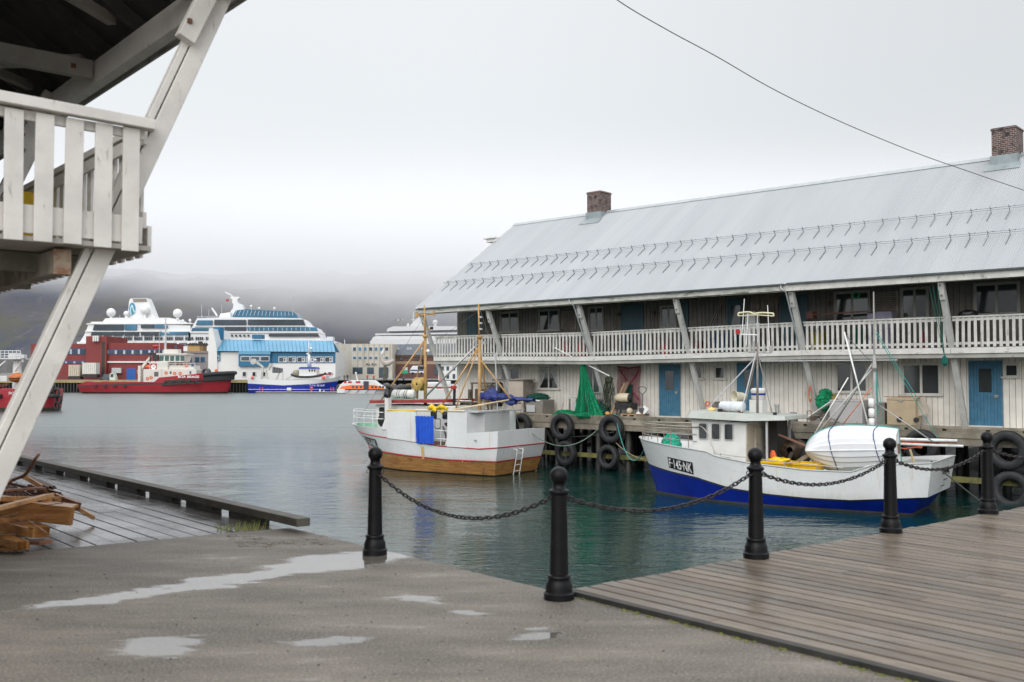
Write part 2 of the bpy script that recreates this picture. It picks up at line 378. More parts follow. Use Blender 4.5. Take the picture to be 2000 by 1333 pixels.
# broken raised lip of old mortar at the corner
q = MB()
for k in range(46):
    p = Pz(random.uniform(455, 640), 0+random.uniform(1047, 1068), 0) ; q.ball((p.x, p.y, -.005), random.uniform(.02, .06), 7, (1.6, 1.2, .35), 4, jit=.2)
q.build('broken_mortar', CONC, kind='stuff', label='crumbling patch of broken mortar at the quay corner', category='mortar')
# small stones and grit on the slab
q = MB()
for k in range(130):
    p = Pz(random.uniform(0, 1500), random.uniform(1120, 1500), 0)
    if (DF.i @ p).x > -.05 : continue
    q.ball((p.x, p.y, .002), random.uniform(.003, .008), 6, (1, 1, .7), 4, jit=.3)
q.build('gravel', M('dark_grit', (.07, .065, .06), .8), kind='stuff', label='scattered grit on the wet concrete quay', category='gravel')
# ---------------------------------------------------------------- boardwalk on the right
def boards(name, wood, y0, y1, x0, x1, bw, gap, z, th, fr, ends=0, lens=None):
    q = MB(); x = x0
    while x < x1:
        cuts = [y0+random.uniform(-ends, ends)]
        if lens:
            p = y0+random.uniform(.5, lens)
            while p < y1-.6: cuts.append(p); p += random.uniform(lens*.7, lens*1.3)
        cuts.append(y1+random.uniform(-ends, ends))
        for a, b in zip(cuts[:-1], cuts[1:]):
            dz = random.uniform(-.0015, .0015)
            q.box(x, x+bw-gap, a+.002, b-.002, z-th+dz, z+dz)
        x += bw
    return q
def wetwood(name, base, base2, r0, r1, rs=1.4, gx=1):
    m, t, b = mnew(name)
    g = t.nodes.new('ShaderNodeNewGeometry').outputs['Random Per Island']
    c = coord(t, (9, .7, 3) if gx else (.7, 9, 3)); c1 = coord(t)
    gr = noise(t, c, 3.2, 6, .65, .5); bl = noise(t, c1, .9, 4)
    col = mixc(t, rng(t, gr, .3, .72), base, base2)
    k = rng(t, g, 0, 1, .72, 1.2, False); cc = nd(t, 'ShaderNodeCombineColor', {0: k, 1: k, 2: k}).outputs[0]
    col = mixc(t, 1.0, col, cc, 'MULTIPLY')
    col = mixc(t, rng(t, bl, .5, .75, 0, .35), col, tuple(x*.55 for x in base))
    t.links.new(col, b.inputs['Base Color'])
    t.links.new(rng(t, noise(t, c1, rs, 4), .35, .65, r0, r1), b.inputs['Roughness'])
    bm = nd(t, 'ShaderNodeBump', {'Height': gr, 'Strength': .25, 'Distance': .004}); t.links.new(bm.outputs[0], b.inputs['Normal'])
    return m
DECKW = wetwood('boardwalk_wood', (.10, .078, .057), (.20, .160, .120), .22, .5)
q = boards('b', DECKW, -9.5, .0, 0, 24, .152, .028, .04, .045, DF, .02, 3.6)
bw_ = q.build('boardwalk', DECKW, loc=DF.o*1, rz=DF.rz, bevel=.004, **ST); bw_.location.z = 0
q = MB(); q.box(-.06, .0, -9.6, .03, -.3, .036); 
for k in range(14): q.box(.1, 24, -.15-k*.7, -.25-k*.7, -.25, -.012)
q.box(.0, 24, -.06, -.14, -.42, -.012)
for k in range(9): q.tube([(.4+k*2.6, -.3, -4), (.4+k*2.6, -.3, -.02)], .13, 10)
q.build('boardwalk_joists', DARKW, loc=(DF.o.x, DF.o.y, 0), rz=DF.rz, **ST)
# moss along the joint of slab and boards
q = MB()
for k in range(420):
    y = -random.random()**.8*8.5; x = -.075+random.uniform(-.03, .02); p = DF.w(x, y, 0)
    q.ball((p.x, p.y, .0), random.uniform(.006, .02), 5, (1, 1, .5), 3, jit=.3)
q.build('moss', M('moss', (.12, .13, .03), .9, var=.4, vs=30), kind='stuff', label='green moss in the joint between slab and boardwalk', category='moss')
# ---------------------------------------------------------------- timber deck on the left
LDW = wetwood('left_deck_wood', (.05, .046, .045), (.11, .10, .095), .09, .30, .8, gx=0)
q = MB(); y = 0.0
i0 = (QF.i @ e1).x
while y < 7.5:
    xa = (QF.i @ e1).x + ((QF.i @ e3).x-(QF.i @ e1).x)*y/((QF.i @ e3).y)
    cuts = [xa+.0]; p = xa+random.uniform(2, 4)
    while p < 40: cuts.append(p); p += random.uniform(3, 4.5)
    for a, b in zip(cuts[:-1], cuts[1:]): dz = random.uniform(-.004, .003); q.box(a, b-.004, y, y+.185, -.05+dz, -.006+dz)
    y += .20
q.build('timber_wharf', LDW, loc=(QF.o.x, QF.o.y, 0), rz=QF.rz, bevel=.004, **ST)
q = MB(); q.box(i0-.2, 40, .3, 7.5, -.5, -.07)
for k in range(14): q.tube([(i0+k*2.4+.3, .2, -4), (i0+k*2.4+.3, .2, -.08)], .14, 10)
q.build('timber_wharf_frame', DARKW, loc=(QF.o.x, QF.o.y, 0), rz=QF.rz, **ST)
kb = thing('kerb_timber', 'long dark timber kerb raised on blocks along the left wharf edge', 'kerb', QF.o*1, QF.rz); kb.location.z = 0
kx = QF.on(606, 1028, -.02).x
q = MB(); x = kx
for L_ in (4.6, 4.4, 4.5, 4.2, 4.5, 4.4): q.box(x, x+L_-.01, -.02, .14, .066, .155); x += L_
q.build('rail', M('kerb_wood', (.085, .075, .06), .6, var=.25, vs=5, dirt=(.06, .06, .045), da=.4, ds=3, dst=(.6, 3, 3), bump=.4, bs=14), kb, bevel=.008)
x = kx+.9
while x < kx+26: q = MB(); q.box(x, x+.80, .0, .13, -.004, .064); q.build('block', DARKW, kb); x += 1.28
# grass tuft
q = MB()
for k in range(70):
    p = Pz(random.gauss(476, 22), 1035, 0); h = random.uniform(.03, .13); a = random.uniform(0, 6.28)
    b_ = V((p.x+random.uniform(-.05, .05), p.y+random.uniform(-.08, .08), -.004)); tip = b_+V((cos(a)*h*.3, sin(a)*h*.3, h)); r_ = V((.004, .001, 0))
    q.add([b_-r_, b_+r_, tip], [(0, 1, 2)])
q.build('grass_tuft', M('yellow_green_grass', (.20, .22, .03), .7, var=.3, vs=20), kind='stuff', label='yellow green grass tuft growing at the wharf and slab joint', category='grass')
# ---------------------------------------------------------------- the long warehouse
XL, XR = -26.75, 9.0; YW = 1.3; YR = -.1; YE = -1.15; ZE = 5.0; YRG = 6.04; ZRG = 9.9; SL = (ZRG-ZE)/(YRG-YE); YB = 13.2
def zroof(y): return ZE+(y-YE)*SL if y <= YRG else ZRG-(y-YRG)*SL
def roofpt(px, py): return WF.onp(px, py, (0, YE, ZE), (0, -SL, 1))
wh = frame_thing('warehouse', 'long white timber warehouse on piles with silver corrugated roof and upper gallery', 'warehouse', WF)
def corrugated(x0, x1, prof, pitch=.076, amp=.011, flip=False):
    n = int((x1-x0)/pitch*4); rows = []
    nrm = (V(prof[-1])-V(prof[0])).normalized(); nn = V((0, -nrm.z, nrm.y))
    for p in prof:
        rows.append([V((x0+(x1-x0)*i/n, p[1], p[2]))+nn*amp*(1, 0, -1, 0)[i % 4] for i in range(n+1)])
    return rows
def roofmat():
    m, t, b = mnew('corrugated_aluminium')
    c = coord(t); st = coord(t, (1, .12, .12)); g = nd(t, 'ShaderNodeSeparateXYZ', {0: c}).outputs['X']
    # sheet-to-sheet differences: each sheet about 0.84 m wide
    sh = nd(t, 'ShaderNodeMath', {0: g, 1: .84}, operation='DIVIDE'); fl = nd(t, 'ShaderNodeMath', {0: sh.outputs[0]}, operation='FLOOR')
    wn_ = nd(t, 'ShaderNodeTexWhiteNoise', {1: fl.outputs[0]}, noise_dimensions='1D').outputs[0]
    col = mixc(t, rng(t, noise(t, st, 1.2, 5), .3, .7), (.385, .40, .415), (.425, .44, .455))
    col = mixc(t, rng(t, wn_, 0, 1, 0, .16, False), col, (.34, .36, .375))
    fr = nd(t, 'ShaderNodeMath', {0: sh.outputs[0]}, operation='FRACT').outputs[0]
    col = mixc(t, rng(t, fr, .03, .0, 0, .35, False), col, (.2, .22, .24))
    t.links.new(col, b.inputs['Base Color']); b.inputs['Metallic'].default_value = .25; b.inputs['Roughness'].default_value = .42
    return m
ROOF = roofmat()
q = MB(); ys = [YE-.12, YE+1.5, YE+3.5, YRG-1.8, YRG]
q.grid(corrugated(XL-.1, XR, [(0, y, ZE+(y-YE)*SL+.05) for y in ys]))
q.grid(corrugated(XL-.1, XR, [(0, YRG, ZRG+.05), (0, YB+.6, ZRG-(YB+.6-YRG)*SL+.05)]))
rf = q.build('roof', ROOF, wh)
q = MB(); q.grid([[(XL-.12, YRG-.2, ZRG-.2*SL+.075), (XR, YRG-.2, ZRG-.2*SL+.075)], [(XL-.12, YRG, ZRG+.1), (XR, YRG, ZRG+.1)], [(XL-.12, YRG+.2, ZRG-.2*SL+.075), (XR, YRG+.2, ZRG-.2*SL+.075)]])
q.build('ridge_cap', GALV, rf)
# roof deck (soffit) + verge boards
q = MB(); q.ext([(XL, YE, ZE+.03), (XL, YRG, ZRG+.03), (XL, YB, zroof(YB)+.03), (XL, YB, zroof(YB)-.05), (XL, YRG, ZRG-.06), (XL, YE, ZE-.06)], (XR-XL, 0, 0))
q.build('roof_deck', GREYW, wh)
q = MB(); q.beam((XL-.03, YE-.05, ZE-.06), (XL-.03, YRG, ZRG-.04), .04, .17); q.beam((XL-.03, YRG, ZRG-.04), (XL-.03, YB, zroof(YB)-.04), .04, .17)
q.build('verge_board', WPEEL, wh)
# the body: board-and-batten walls
def boardwall(q, x0, x1, y, z0, z1, w=.19, along='x', side=-1):
    x = x0
    while x < x1-.01:
        a, b = x, min(x+w, x1)
        ww = random.uniform(-.002, .003)
        if along == 'x': q.box(a+.008, b-.008, y, y+.03+ww*side, z0, z1)
        else: q.box(y, y+.03, a+.006, b-.006, z0, z1)
        x += w
q = MB(); boardwall(q, XL+.3, XR, YW-.03, .0, 2.42); w_ = q.build('front_wall', WWALL, wh)
q = MB(); boardwall(q, XL+.3, XR, YW-.03, 2.6, 5.9); q.build('upper_front_wall', M('shade_dark_board_paint', (.12, .113, .10), .7, var=.15, island=.1, dirt=(.14, .12, .10), da=.2), wh)  # cream boards darkened all over for the gallery's shade, plus dirt patches
q = MB(); q.box(XL+.33, XR, YW+.001, YB-.6, -.1, 5.35); q.ext([(XL+.33, YW+.001, 5.36), (XL+.33, YW+.1, zroof(YW)-.1), (XL+.33, YRG, ZRG-.15), (XL+.33, YB-.6, zroof(YB-.6)-.12), (XL+.33, YB-.6, 5.36)], (XR-XL-.33, 0, 0))
q.build('wall', M('wall_backing', (.07, .065, .055), .8), wh)
q = MB(); y = YW-.02
while y < YB-.6: q.box(XL+.27, XL+.30, y+.006, y+.139, -.1, zroof(y+.07)-.16); y += .145
q.build('gable_wall', WWALL, wh)
# gallery floor, fascia boards that sag from bay to bay
q = MB()
for k in range(9): q.box(XL, XR, YR+k*.165, YR+k*.165+.155, 2.52, 2.56)
x = XL+.4
while x < XR: q.box(x, x+.08, YR+.02, YW-.04, 2.36, 2.515); x += .75
q.build('gallery_floor', GREYW, wh)
post_px = [(885, 772), (1003, 742), (1190, 800), (1378, 798), (1600, 800), (1886, 834)]
posts = [XL+.12]
for px, py in post_px[1:]:
    # foot on the wall plane
    h_ = WF.on(px, py, YW-.12)
    posts.append(h_.x)
posts[1] = WF.on(1014, 800, YW-.12).x
posts += [posts[-1]+4.6, posts[-1]+9.2]
print('posts', [round(p, 2) for p in posts])
dzs = [.035, .0, -.075, -.03, .02, .0, 0, 0]
q = MB(); ext = posts
for i in range(len(ext)-1):
    a, b = ext[i], ext[i+1]; za = dzs[i]; zb = dzs[i+1]
    q.beam((a+.006, YR-.06, 2.53+za), (b-.006, YR-.06, 2.53+zb), .04, .19, (0, 0, 1))
q.build('gallery_fascia', M('flaking_white_paint', (.66, .645, .61), .6, var=.08, dirt=(.30, .24, .18), da=.30, ds=6, dst=(.6, 2, 2), bump=.2), wh)
q = MB()
for i in range(len(ext)-1):
    a, b = ext[i], ext[i+1]; za = dzs[i]; zb = dzs[i+1]
    q.beam((a, YR+.02, 2.36+za), (b, YR+.02, 2.36+zb), .10, .14, (0, 0, 1))
q.build('gallery_beam', M('dirty_white_beam', (.36, .35, .32), .65, var=.12, dirt=(.22, .10, .06), da=.2, ds=5), wh)
# railings, one per bay
for i in range(len(ext)-1):
    a, b = ext[i], ext[i+1]; za = dzs[i]*.8; zb = dzs[i+1]*.8
    r_ = MB(); r_.beam((a+.05, YR-.02, 3.625+za), (b-.05, YR-.02, 3.625+zb), .11, .05); r_.beam((a+.05, YR, 3.54+za), (b-.05, YR, 3.54+zb), .04, .10); r_.beam((a, YR, 2.76+za), (b, YR, 2.76+zb), .035, .08)
    rl = r_.build('railing', WPEEL, wh)
    g = MB(); n = int((b-a-.14)/.188)
    for k in range(n):
        x = a+.1+(b-a-.2)*(k+.5)/n+random.uniform(-.006, .006); zz_ = za+(zb-za)*(x-a)/(b-a)
        tl = random.gauss(0, .009)
        g.beam((x, YR-.035, 2.64+zz_), (x+tl, YR-.035, 3.60+zz_), .092, .022, (0, 1, 0))
    g.build('balusters', WPEEL, rl)
# slanting struts from the wall foot out to the eaves
STR = M('strut_paint', (.56, .555, .53), .6, var=.1, dirt=(.22, .19, .155), da=.27, ds=4, dst=(2, 2, .5), bump=.25)
for i, x in enumerate(posts):
    top = V((x, YE+.13, ZE-.12)); bot = V((x, YW-.13, .0))
    g = MB(); g.beam(bot, top, .19, .13, (0, -1, .3)); s_ = g.build('strut', STR, wh)
    g = MB(); up_ = bot.lerp(top, .86); g.beam(up_+V((-.0, -.10, -.03)), top+V((0, -.06, .0)), .17, .07, (0, -1, .3)); g.build('splice_block', STR, s_)
    for t_ in (.89, .955): g = MB(); p = bot.lerp(top, t_)+V((0, -.155, -.05)); g.box(p.x-.024, p.x+.024, p.y-.012, p.y+.01, p.z-.024, p.z+.024); g.build('bolt', RUST, s_)
# eaves: plate beam, fascia, gutter, downpipes
q = MB(); q.box(XL, XR, YE+.02, YE+.16, ZE-.30, ZE-.07); q.build('eaves_beam', GREYW, wh)
FAS = M('mossy_fascia', (.52, .51, .47), .65, var=.1, vs=4, dirt=(.10, .13, .10), da=.42, ds=2.4, dst=(.5, 2, 3), bump=.2)
xf = WF.on(1535, 560, YE).x
q = MB(); q.box(XL-.1, xf, YE-.04, YE+.0, ZE-.26, ZE-.03); q.build('eaves_fascia', FAS, wh)
q = MB(); q.box(xf+.01, XR, YE-.04, YE+.0, ZE-.28, ZE-.03); q.build('eaves_fascia', WPEEL, wh)
q = MB(); 
for a, b in ((XL+.2, xf), (xf+.1, XR)):
    pr = [(YE-.05-.065+.06*cos(pi+pi*k/8), ZE-.0+.06*sin(pi+pi*k/8)) for k in range(9)]
    q.grid([[(a, y, z) for y, z in pr], [(b, y, z-.02) for y, z in pr]]); q.grid([[(a, y, z) for y, z in pr], [(b, y, z-.02) for y, z in pr]][::-1])
gt = q.build('gutter', GALV, wh, smooth=True)
for px, py in ((1122, 590), (1535, 560)):
    x = WF.on(px, py, YE-.1).x; p = min(posts, key=lambda s: abs(s-x)); 
    g = MB(); x = p-.12
    pts = [(x-.12, YE-.12, ZE-.02), (x-.12, YE-.12, ZE-.16), (x-.05, YE-.1, ZE-.26)] + [(x, YE+.02+(YW-.15-YE)*k/8, ZE-.34-(ZE-.6)*k/8) for k in range(0, 9)]
    g.tube(cat(pts, 3), .032, 8); g.build('downpipe', GALV, wh, smooth=True)
# snow guards: two rows of rails held by brackets
def yrow(px, py): return roofpt(px, py).y
for (pl, pr_) in (((914, 526), (2000, 411)), ((867, 561), (2000, 459))):
    a = roofpt(*pl); b = roofpt(*pr_); y = (a.y+b.y)/2; z = zroof(y)
    g = MB()
    nn = V((0, -SL, 1)).normalized(); up = V((0, 1, SL)).normalized()
    x0 = min(a.x, -26.0)
    P0_ = V((0, y, z+.06))
    for h in (.10, .17): g.tube([V((x0, 0, 0))+P0_+nn*h, V((XR, 0, 0))+P0_+nn*h], .008, 6)
    sg = g.build('snow_guard', M('galvanised_rail', (.20, .24, .25), .5, metal=.3), wh)
    x = x0+.3; k = 0
    while x < XR and k < 62:
        g = MB(); xx = x+random.uniform(-.05, .05)
        g.beam(V((xx, 0, 0))+P0_+nn*.0, V((xx, 0, 0))+P0_+nn*.235, .035, .012, (1, 0, 0))
        g.beam(V((xx, 0, 0))+P0_+nn*.012+up*.02, V((xx, 0, 0))+P0_-up*.62+nn*.012, .028, .012, (1, 0, 0))
        g.beam(V((xx+.01, 0, 0))+P0_+nn*.15, V((xx+.2, 0, 0))+P0_+nn*.19, .012, .012, (0, 0, 1))
        g.build('bracket', M('bracket_zinc', (.20, .24, .25), .5, metal=.3) if k == 0 and 'BZ' not in globals() else BZ, sg)
        if 'BZ' not in globals(): BZ = bpy.data.materials['bracket_zinc']
        x += .615; k += 1
# chimneys
def brick(name, c1, c2):
    m, t, b = mnew(name); c = coord(t)
    sx = nd(t, 'ShaderNodeSeparateXYZ', {0: c}); s = nd(t, 'ShaderNodeMath', {0: sx.outputs[0], 1: sx.outputs[1]}, operation='ADD')
    cb = nd(t, 'ShaderNodeCombineXYZ', {0: s.outputs[0], 1: sx.outputs[2]})
    br = nd(t, 'ShaderNodeTexBrick', {'Vector': cb.outputs[0], 'Color1': rgba(c1), 'Color2': rgba(c2), 'Mortar': (.30, .27, .25, 1), 'Scale': 1, 'Mortar Size': .009, 'Brick Width': .16, 'Row Height': .072, 'Bias': -.2})
    col = mixc(t, rng(t, noise(t, c, 6, 5), .45, .7), br.outputs[0], (.04, .03, .03))
    t.links.new(col, b.inputs['Base Color']); b.inputs['Roughness'].default_value = .85
    bm = nd(t, 'ShaderNodeBump', {'Height': br.outputs['Fac'], 'Strength': -.6, 'Distance': .01}); t.links.new(bm.outputs[0], b.inputs['Normal'])
    return m
BRK = brick('red_brown_brick', (.11, .05, .04), (.065, .042, .038))
for px, h, wx in ((1167, 1.02, .82), (1966, 1.02, .85)):
    c_ = WF.onp(px, 300 if px > 1500 else 410, (0, YRG-.3, 0), (0, 1, 0)); x = c_.x
    g = MB(); g.box(x-wx/2, x+wx/2, YRG-.62, YRG+.28, ZRG-.75, ZRG+h); g.box(x-wx/2-.03, x+wx/2+.03, YRG-.65, YRG+.31, ZRG+h-.09, ZRG+h-.03); ch = g.build('chimney', BRK, rf)
    g = MB(); g.box(x-wx/2-.05, x+wx/2+.05, YRG-.67, YRG+.33, ZRG-.7, ZRG-.02); g.grid([[(x-wx/2-.22, YRG-1.05, zroof(YRG-1.05)+.075), (x+wx/2+.22, YRG-1.05, zroof(YRG-1.05)+.075)], [(x-wx/2-.12, YRG-.6, zroof(YRG-.6)+.12), (x+wx/2+.12, YRG-.6, zroof(YRG-.6)+.12)]])
    g.build('flashing', M('lead_flashing', (.27, .31, .32), .55, metal=.2) if px < 1500 else bpy.data.materials['lead_flashing'], ch)
    g = MB(); g.box(x+.05, x+.2, YRG-.63, YRG-.6, ZRG+h-.36, ZRG+h-.22); g.build('flue_hole', BLKP, ch)
g = MB(); p = WF.onp(968, 478, (XL-.3, 0, 0), (1, 0, 0)); g.box(XL-.75, XL+.1, p.y-.5, p.y+.2, zroof(p.y)-.0, zroof(p.y)+.06); g.box(XL-.6, XL+.1, p.y-.4, p.y+.1, zroof(p.y)-.18, zroof(p.y)-.003); g.build('hoist_canopy', WHITE, wh)
# doors and windows
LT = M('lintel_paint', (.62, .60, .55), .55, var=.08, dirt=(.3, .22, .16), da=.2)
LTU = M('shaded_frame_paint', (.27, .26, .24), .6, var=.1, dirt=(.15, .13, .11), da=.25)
def door(px0, px1, py0, mat_, up=False, win=True):
    y = YW-.03; a = WF.on(px0, py0, y); b = WF.on(px1, py0, y); z1 = 4.72 if up else min(a.z, 2.2); z0 = 2.57 if up else .06
    g = MB(); g.box(a.x-.05, a.x, y-.045, y-.002, z0, z1+.05); g.box(b.x, b.x+.05, y-.045, y-.002, z0, z1+.05); g.box(a.x, b.x, y-.045, y-.002, z1, z1+.05)
    d_ = g.build('door', mat_, wh)
    g = MB(); n = max(4, int((b.x-a.x)/.1)); w = (b.x-a.x)/n
    for k in range(n): g.box(a.x+k*w+.003, a.x+(k+1)*w-.003, y-.035, y-.003, z0, z1)
    g.build('door_leaf', mat_, d_)
    if win:
        c = (a.x+b.x)/2; g = MB(); g.box(c-.2, c+.2, y-.042, y-.036, z1-1.0, z1-.22); g.build('window_pane', GLASS, d_)
        if not up:
            g = MB(); g.box(c+.28, c+.40, y-.06, y-.036, z0+.93, z0+1.02); g.tube([(c+.30, y-.06, z0+.98), (c+.30, y-.09, z0+.98), (c+.44, y-.09, z0+.98)], .012, 6); g.build('handle', STEEL, d_)
            g = MB(); g.box(a.x-.06, b.x+.06, y-.12, y-.002, 0, z0-.002); g.build('threshold', LT, d_)
    return d_
def window(px0, px1, py0, py1, up=False, panes=2, mat_=None, curtain=False):
    y = YW-.03; a = WF.on(px0, py0, y); b = WF.on(px1, py1, y); z0, z1 = b.z, a.z
    if up: z1 = min(z1, 4.75)
    x0, x1 = a.x, b.x
    g = MB(); f = .055
    g.box(x0-f, x1+f, y-.05, y-.001, z1, z1+f); g.box(x0-f, x0, y-.05, y-.001, z0, z1); g.box(x1, x1+f, y-.05, y-.001, z0, z1); g.box(x0-f-.06, x1+f+.06, y-.09, y-.001, z0-.06, z0)
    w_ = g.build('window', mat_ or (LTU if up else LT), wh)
    g = MB(); n = panes; pw = (x1-x0)/n
    for k in range(n):
        p0, p1 = x0+k*pw, x0+(k+1)*pw; s = .04
        g.box(p0, p1, y-.036, y-.01, z1-s, z1-.001); g.box(p0, p1, y-.036, y-.01, z0+.001, z0+s); g.box(p0+.001, p0+s, y-.036, y-.01, z0+s, z1-s); g.box(p1-s, p1-.001, y-.036, y-.01, z0+s, z1-s)
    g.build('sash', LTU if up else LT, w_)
    for k in range(n):
        p0, p1 = x0+k*pw, x0+(k+1)*pw; g = MB(); g.box(p0+.04, p1-.04, y-.022, y-.016, z0+.04, z1-.04); g.build('pane', GLASS, w_)
    if curtain:
        g = MB(); m_ = M('lace_curtain', (.42, .42, .40), .8, var=.3, vs=10)
        for (p0, d_) in ((x0+.05, 1), (x1-.05, -1)):
            g.grid([[(p0, y-.014, z1-.06), (p0+d_*pw*.8, y-.014, z1-.06)], [(p0, y-.014, z0+.1), (p0+d_*pw*.25, y-.014, z0+.3)]], d_ < 0)
        for v in range(0, len(g.v)): g.v[v] = (g.v[v][0], y-.0245, g.v[v][2])
        g.build('curtain', m_, w_)
    return w_
def louvre(px0, px1, py0, py1):
    y = YW-.03; a = WF.on(px0, py0, y); b = WF.on(px1, py1, y); z1 = min(a.z, 4.72)
    g = MB(); z = b.z
    g.box(a.x-.05, a.x, y-.04, y-.001, b.z, z1); g.box(b.x, b.x+.05, y-.04, y-.001, b.z, z1)
    while z < z1-.05: g.beam((a.x, y-.02, z+.03), (b.x, y-.02, z+.03), .012, .06, (0, -.6, .5)); z += .075
    g.build('louvre', GREYB, wh)
window(980, 1015, 719, 742, panes=2); window(1054, 1091, 715, 760, curtain=True); window(1146, 1172, 716, 768)
door(1290, 1327, 715, DOORB); window(1350, 1372, 716, 740, panes=1); window(1397, 1416, 717, 740, panes=1)
door(1442, 1486, 712, DOORB); window(1634, 1694, 711, 766); window(1764, 1836, 712, 771); door(1895, 1954, 708, DOORB); window(1963, 1989, 712, 736, panes=1)
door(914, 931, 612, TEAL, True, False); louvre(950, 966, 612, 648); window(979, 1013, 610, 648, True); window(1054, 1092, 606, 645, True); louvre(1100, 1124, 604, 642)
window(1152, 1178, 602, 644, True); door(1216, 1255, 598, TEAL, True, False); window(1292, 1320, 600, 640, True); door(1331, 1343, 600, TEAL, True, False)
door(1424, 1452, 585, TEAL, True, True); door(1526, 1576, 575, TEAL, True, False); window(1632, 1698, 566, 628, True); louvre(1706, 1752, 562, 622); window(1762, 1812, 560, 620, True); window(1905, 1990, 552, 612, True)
g = MB()
for px in (1382, 1400, 1395):
    a = WF.on(px, 625, YW-.06); g.beam((a.x-.3, YW-.07, 3.5), (a.x+.35*(1 if px > 1390 else -1), YW-.07, 4.9), .03, .03)
g.build('wall_brace', GREYB, wh)
# lamps and pipes below the gallery
g = MB(); a = WF.on(1427, 703, .2); g.box(a.x, a.x+.62, .1, .25, 2.24, 2.31); g.build('strip_lamp', BUOYW, wh)
g = MB(); a = WF.on(1081, 705, .3); g.box(a.x-.12, a.x+.12, .2, .4, 2.16, 2.30); g.box(a.x-.16, a.x+.16, .28, .32, 2.3, 2.34); g.build('floodlight', GREYB, wh)
g = MB(); a = WF.on(1495, 708, .1); b = WF.on(1760, 705, .1); g.tube([(a.x, -.22, 2.26), (b.x, -.22, 2.24)], .025, 6); g.build('pipe', LTGREY, wh)
# ---------------------------------------------------------------- pile wharf under and in front of the warehouse
wf = frame_thing('pile_wharf', 'weathered timber wharf on dark piles along the warehouse front', 'wharf', WF)
q = MB(); x = XL-2.5
while x < XR: q.box(x, x+.19, -.0, 2.0, -.09, -.002+random.uniform(-.006, 0)); x += .2
q.build('deck', M('grey_deck_boards', (.24, .21, .175), .65, var=.3, vs=3, island=.25, dirt=(.1, .09, .07), da=.3), wf)
FB = M('wharf_front_beam', (.23, .20, .155), .7, var=.3, vs=2, dirt=(.10, .105, .065), da=.42, ds=1.8, dst=(.4, 1, 2), bump=.5, bs=10, island=.22)
q = MB(); x = XL-2.5; 
while x < XR:
    L_ = random.uniform(3.6, 4.8); q.box(x, x+L_-.015, -.16, -.003, -.31, -.095); q.box(x+.8, x+.8+L_-.015, -.13, -.003, -.55, -.32); x += L_
q.build('front_beam', FB, wf)
q = MB(); x = XL-2.4; k = 0
while x < XR: L_ = random.uniform(.95, 1.25); q.box(x, x+L_, -.14, .06, -.09, -.02); x += L_+.13
q.build('kerb_block', FB, wf)
q = MB(); x = XL-2.5
while x < XR: L_ = random.uniform(4, 5); q.box(x, x+L_-.01, -.15, .05, -.018, .05+random.uniform(0, .015)); x += L_
q.build('kerb_rail', FB, wf)
q = MB(); x = XL-2.4; PB = DARKW
while x < XR:
    pb = MB(); pb.tube([(x, .12, -5), (x+random.uniform(-.05, .05), .12, -.1)], .14, 10); pb.build('pile', PB, wf, smooth=True)
    for yy in (2.6, 5.2, 7.8): q.tube([(x+random.uniform(-.2, .2), yy, -5), (x, yy, -.1)], .14, 8)
    x += 1.55
q.build('inner_piles', PB, wf)
q = MB(); q.box(XL-2.5, XR, 0.02, YB, -.35, -.1)
q.build('under_deck', DARKW, wf)
q = MB(); q.box(XL-2, XR, -.12, .02, -1.74, -1.56); q.build('waling', GREENW, wf)
q = MB()
for k in range(12):
    x = XL+1+k*3.1; q.beam((x, -.02, -.6), (x+1.5, .0, -2.6), .06, .16, (0, 1, 0)); 
q.build('cross_brace', DARKW, wf)
q = MB(); a = WF.on(985, 850, -.2)
for s in (-.22, .22): q.beam((a.x+s, -.2, -2.5), (a.x+s, -.2, -.15), .05, .08, (0, 1, 0))
for k in range(7): q.beam((a.x-.22, -.2, -.3-k*.3), (a.x+.22, -.2, -.3-k*.3), .04, .04)
q.build('wharf_ladder', M('rust_brown_ladder', (.12, .055, .04), .8), wf)
# dark rocky shore added under the building to close off light from behind
q = MB()
rows = []
for j in range(10):
    rows.append([(x*1.0, 9+j*.9+random.uniform(-.3, .3), -3.4+j*.42+random.uniform(-.3, .3)) for x in range(-34, 12)])
q.grid(rows); q.build('shore_rocks', DARKW, loc=WF.o, rz=WF.rz, **ST)
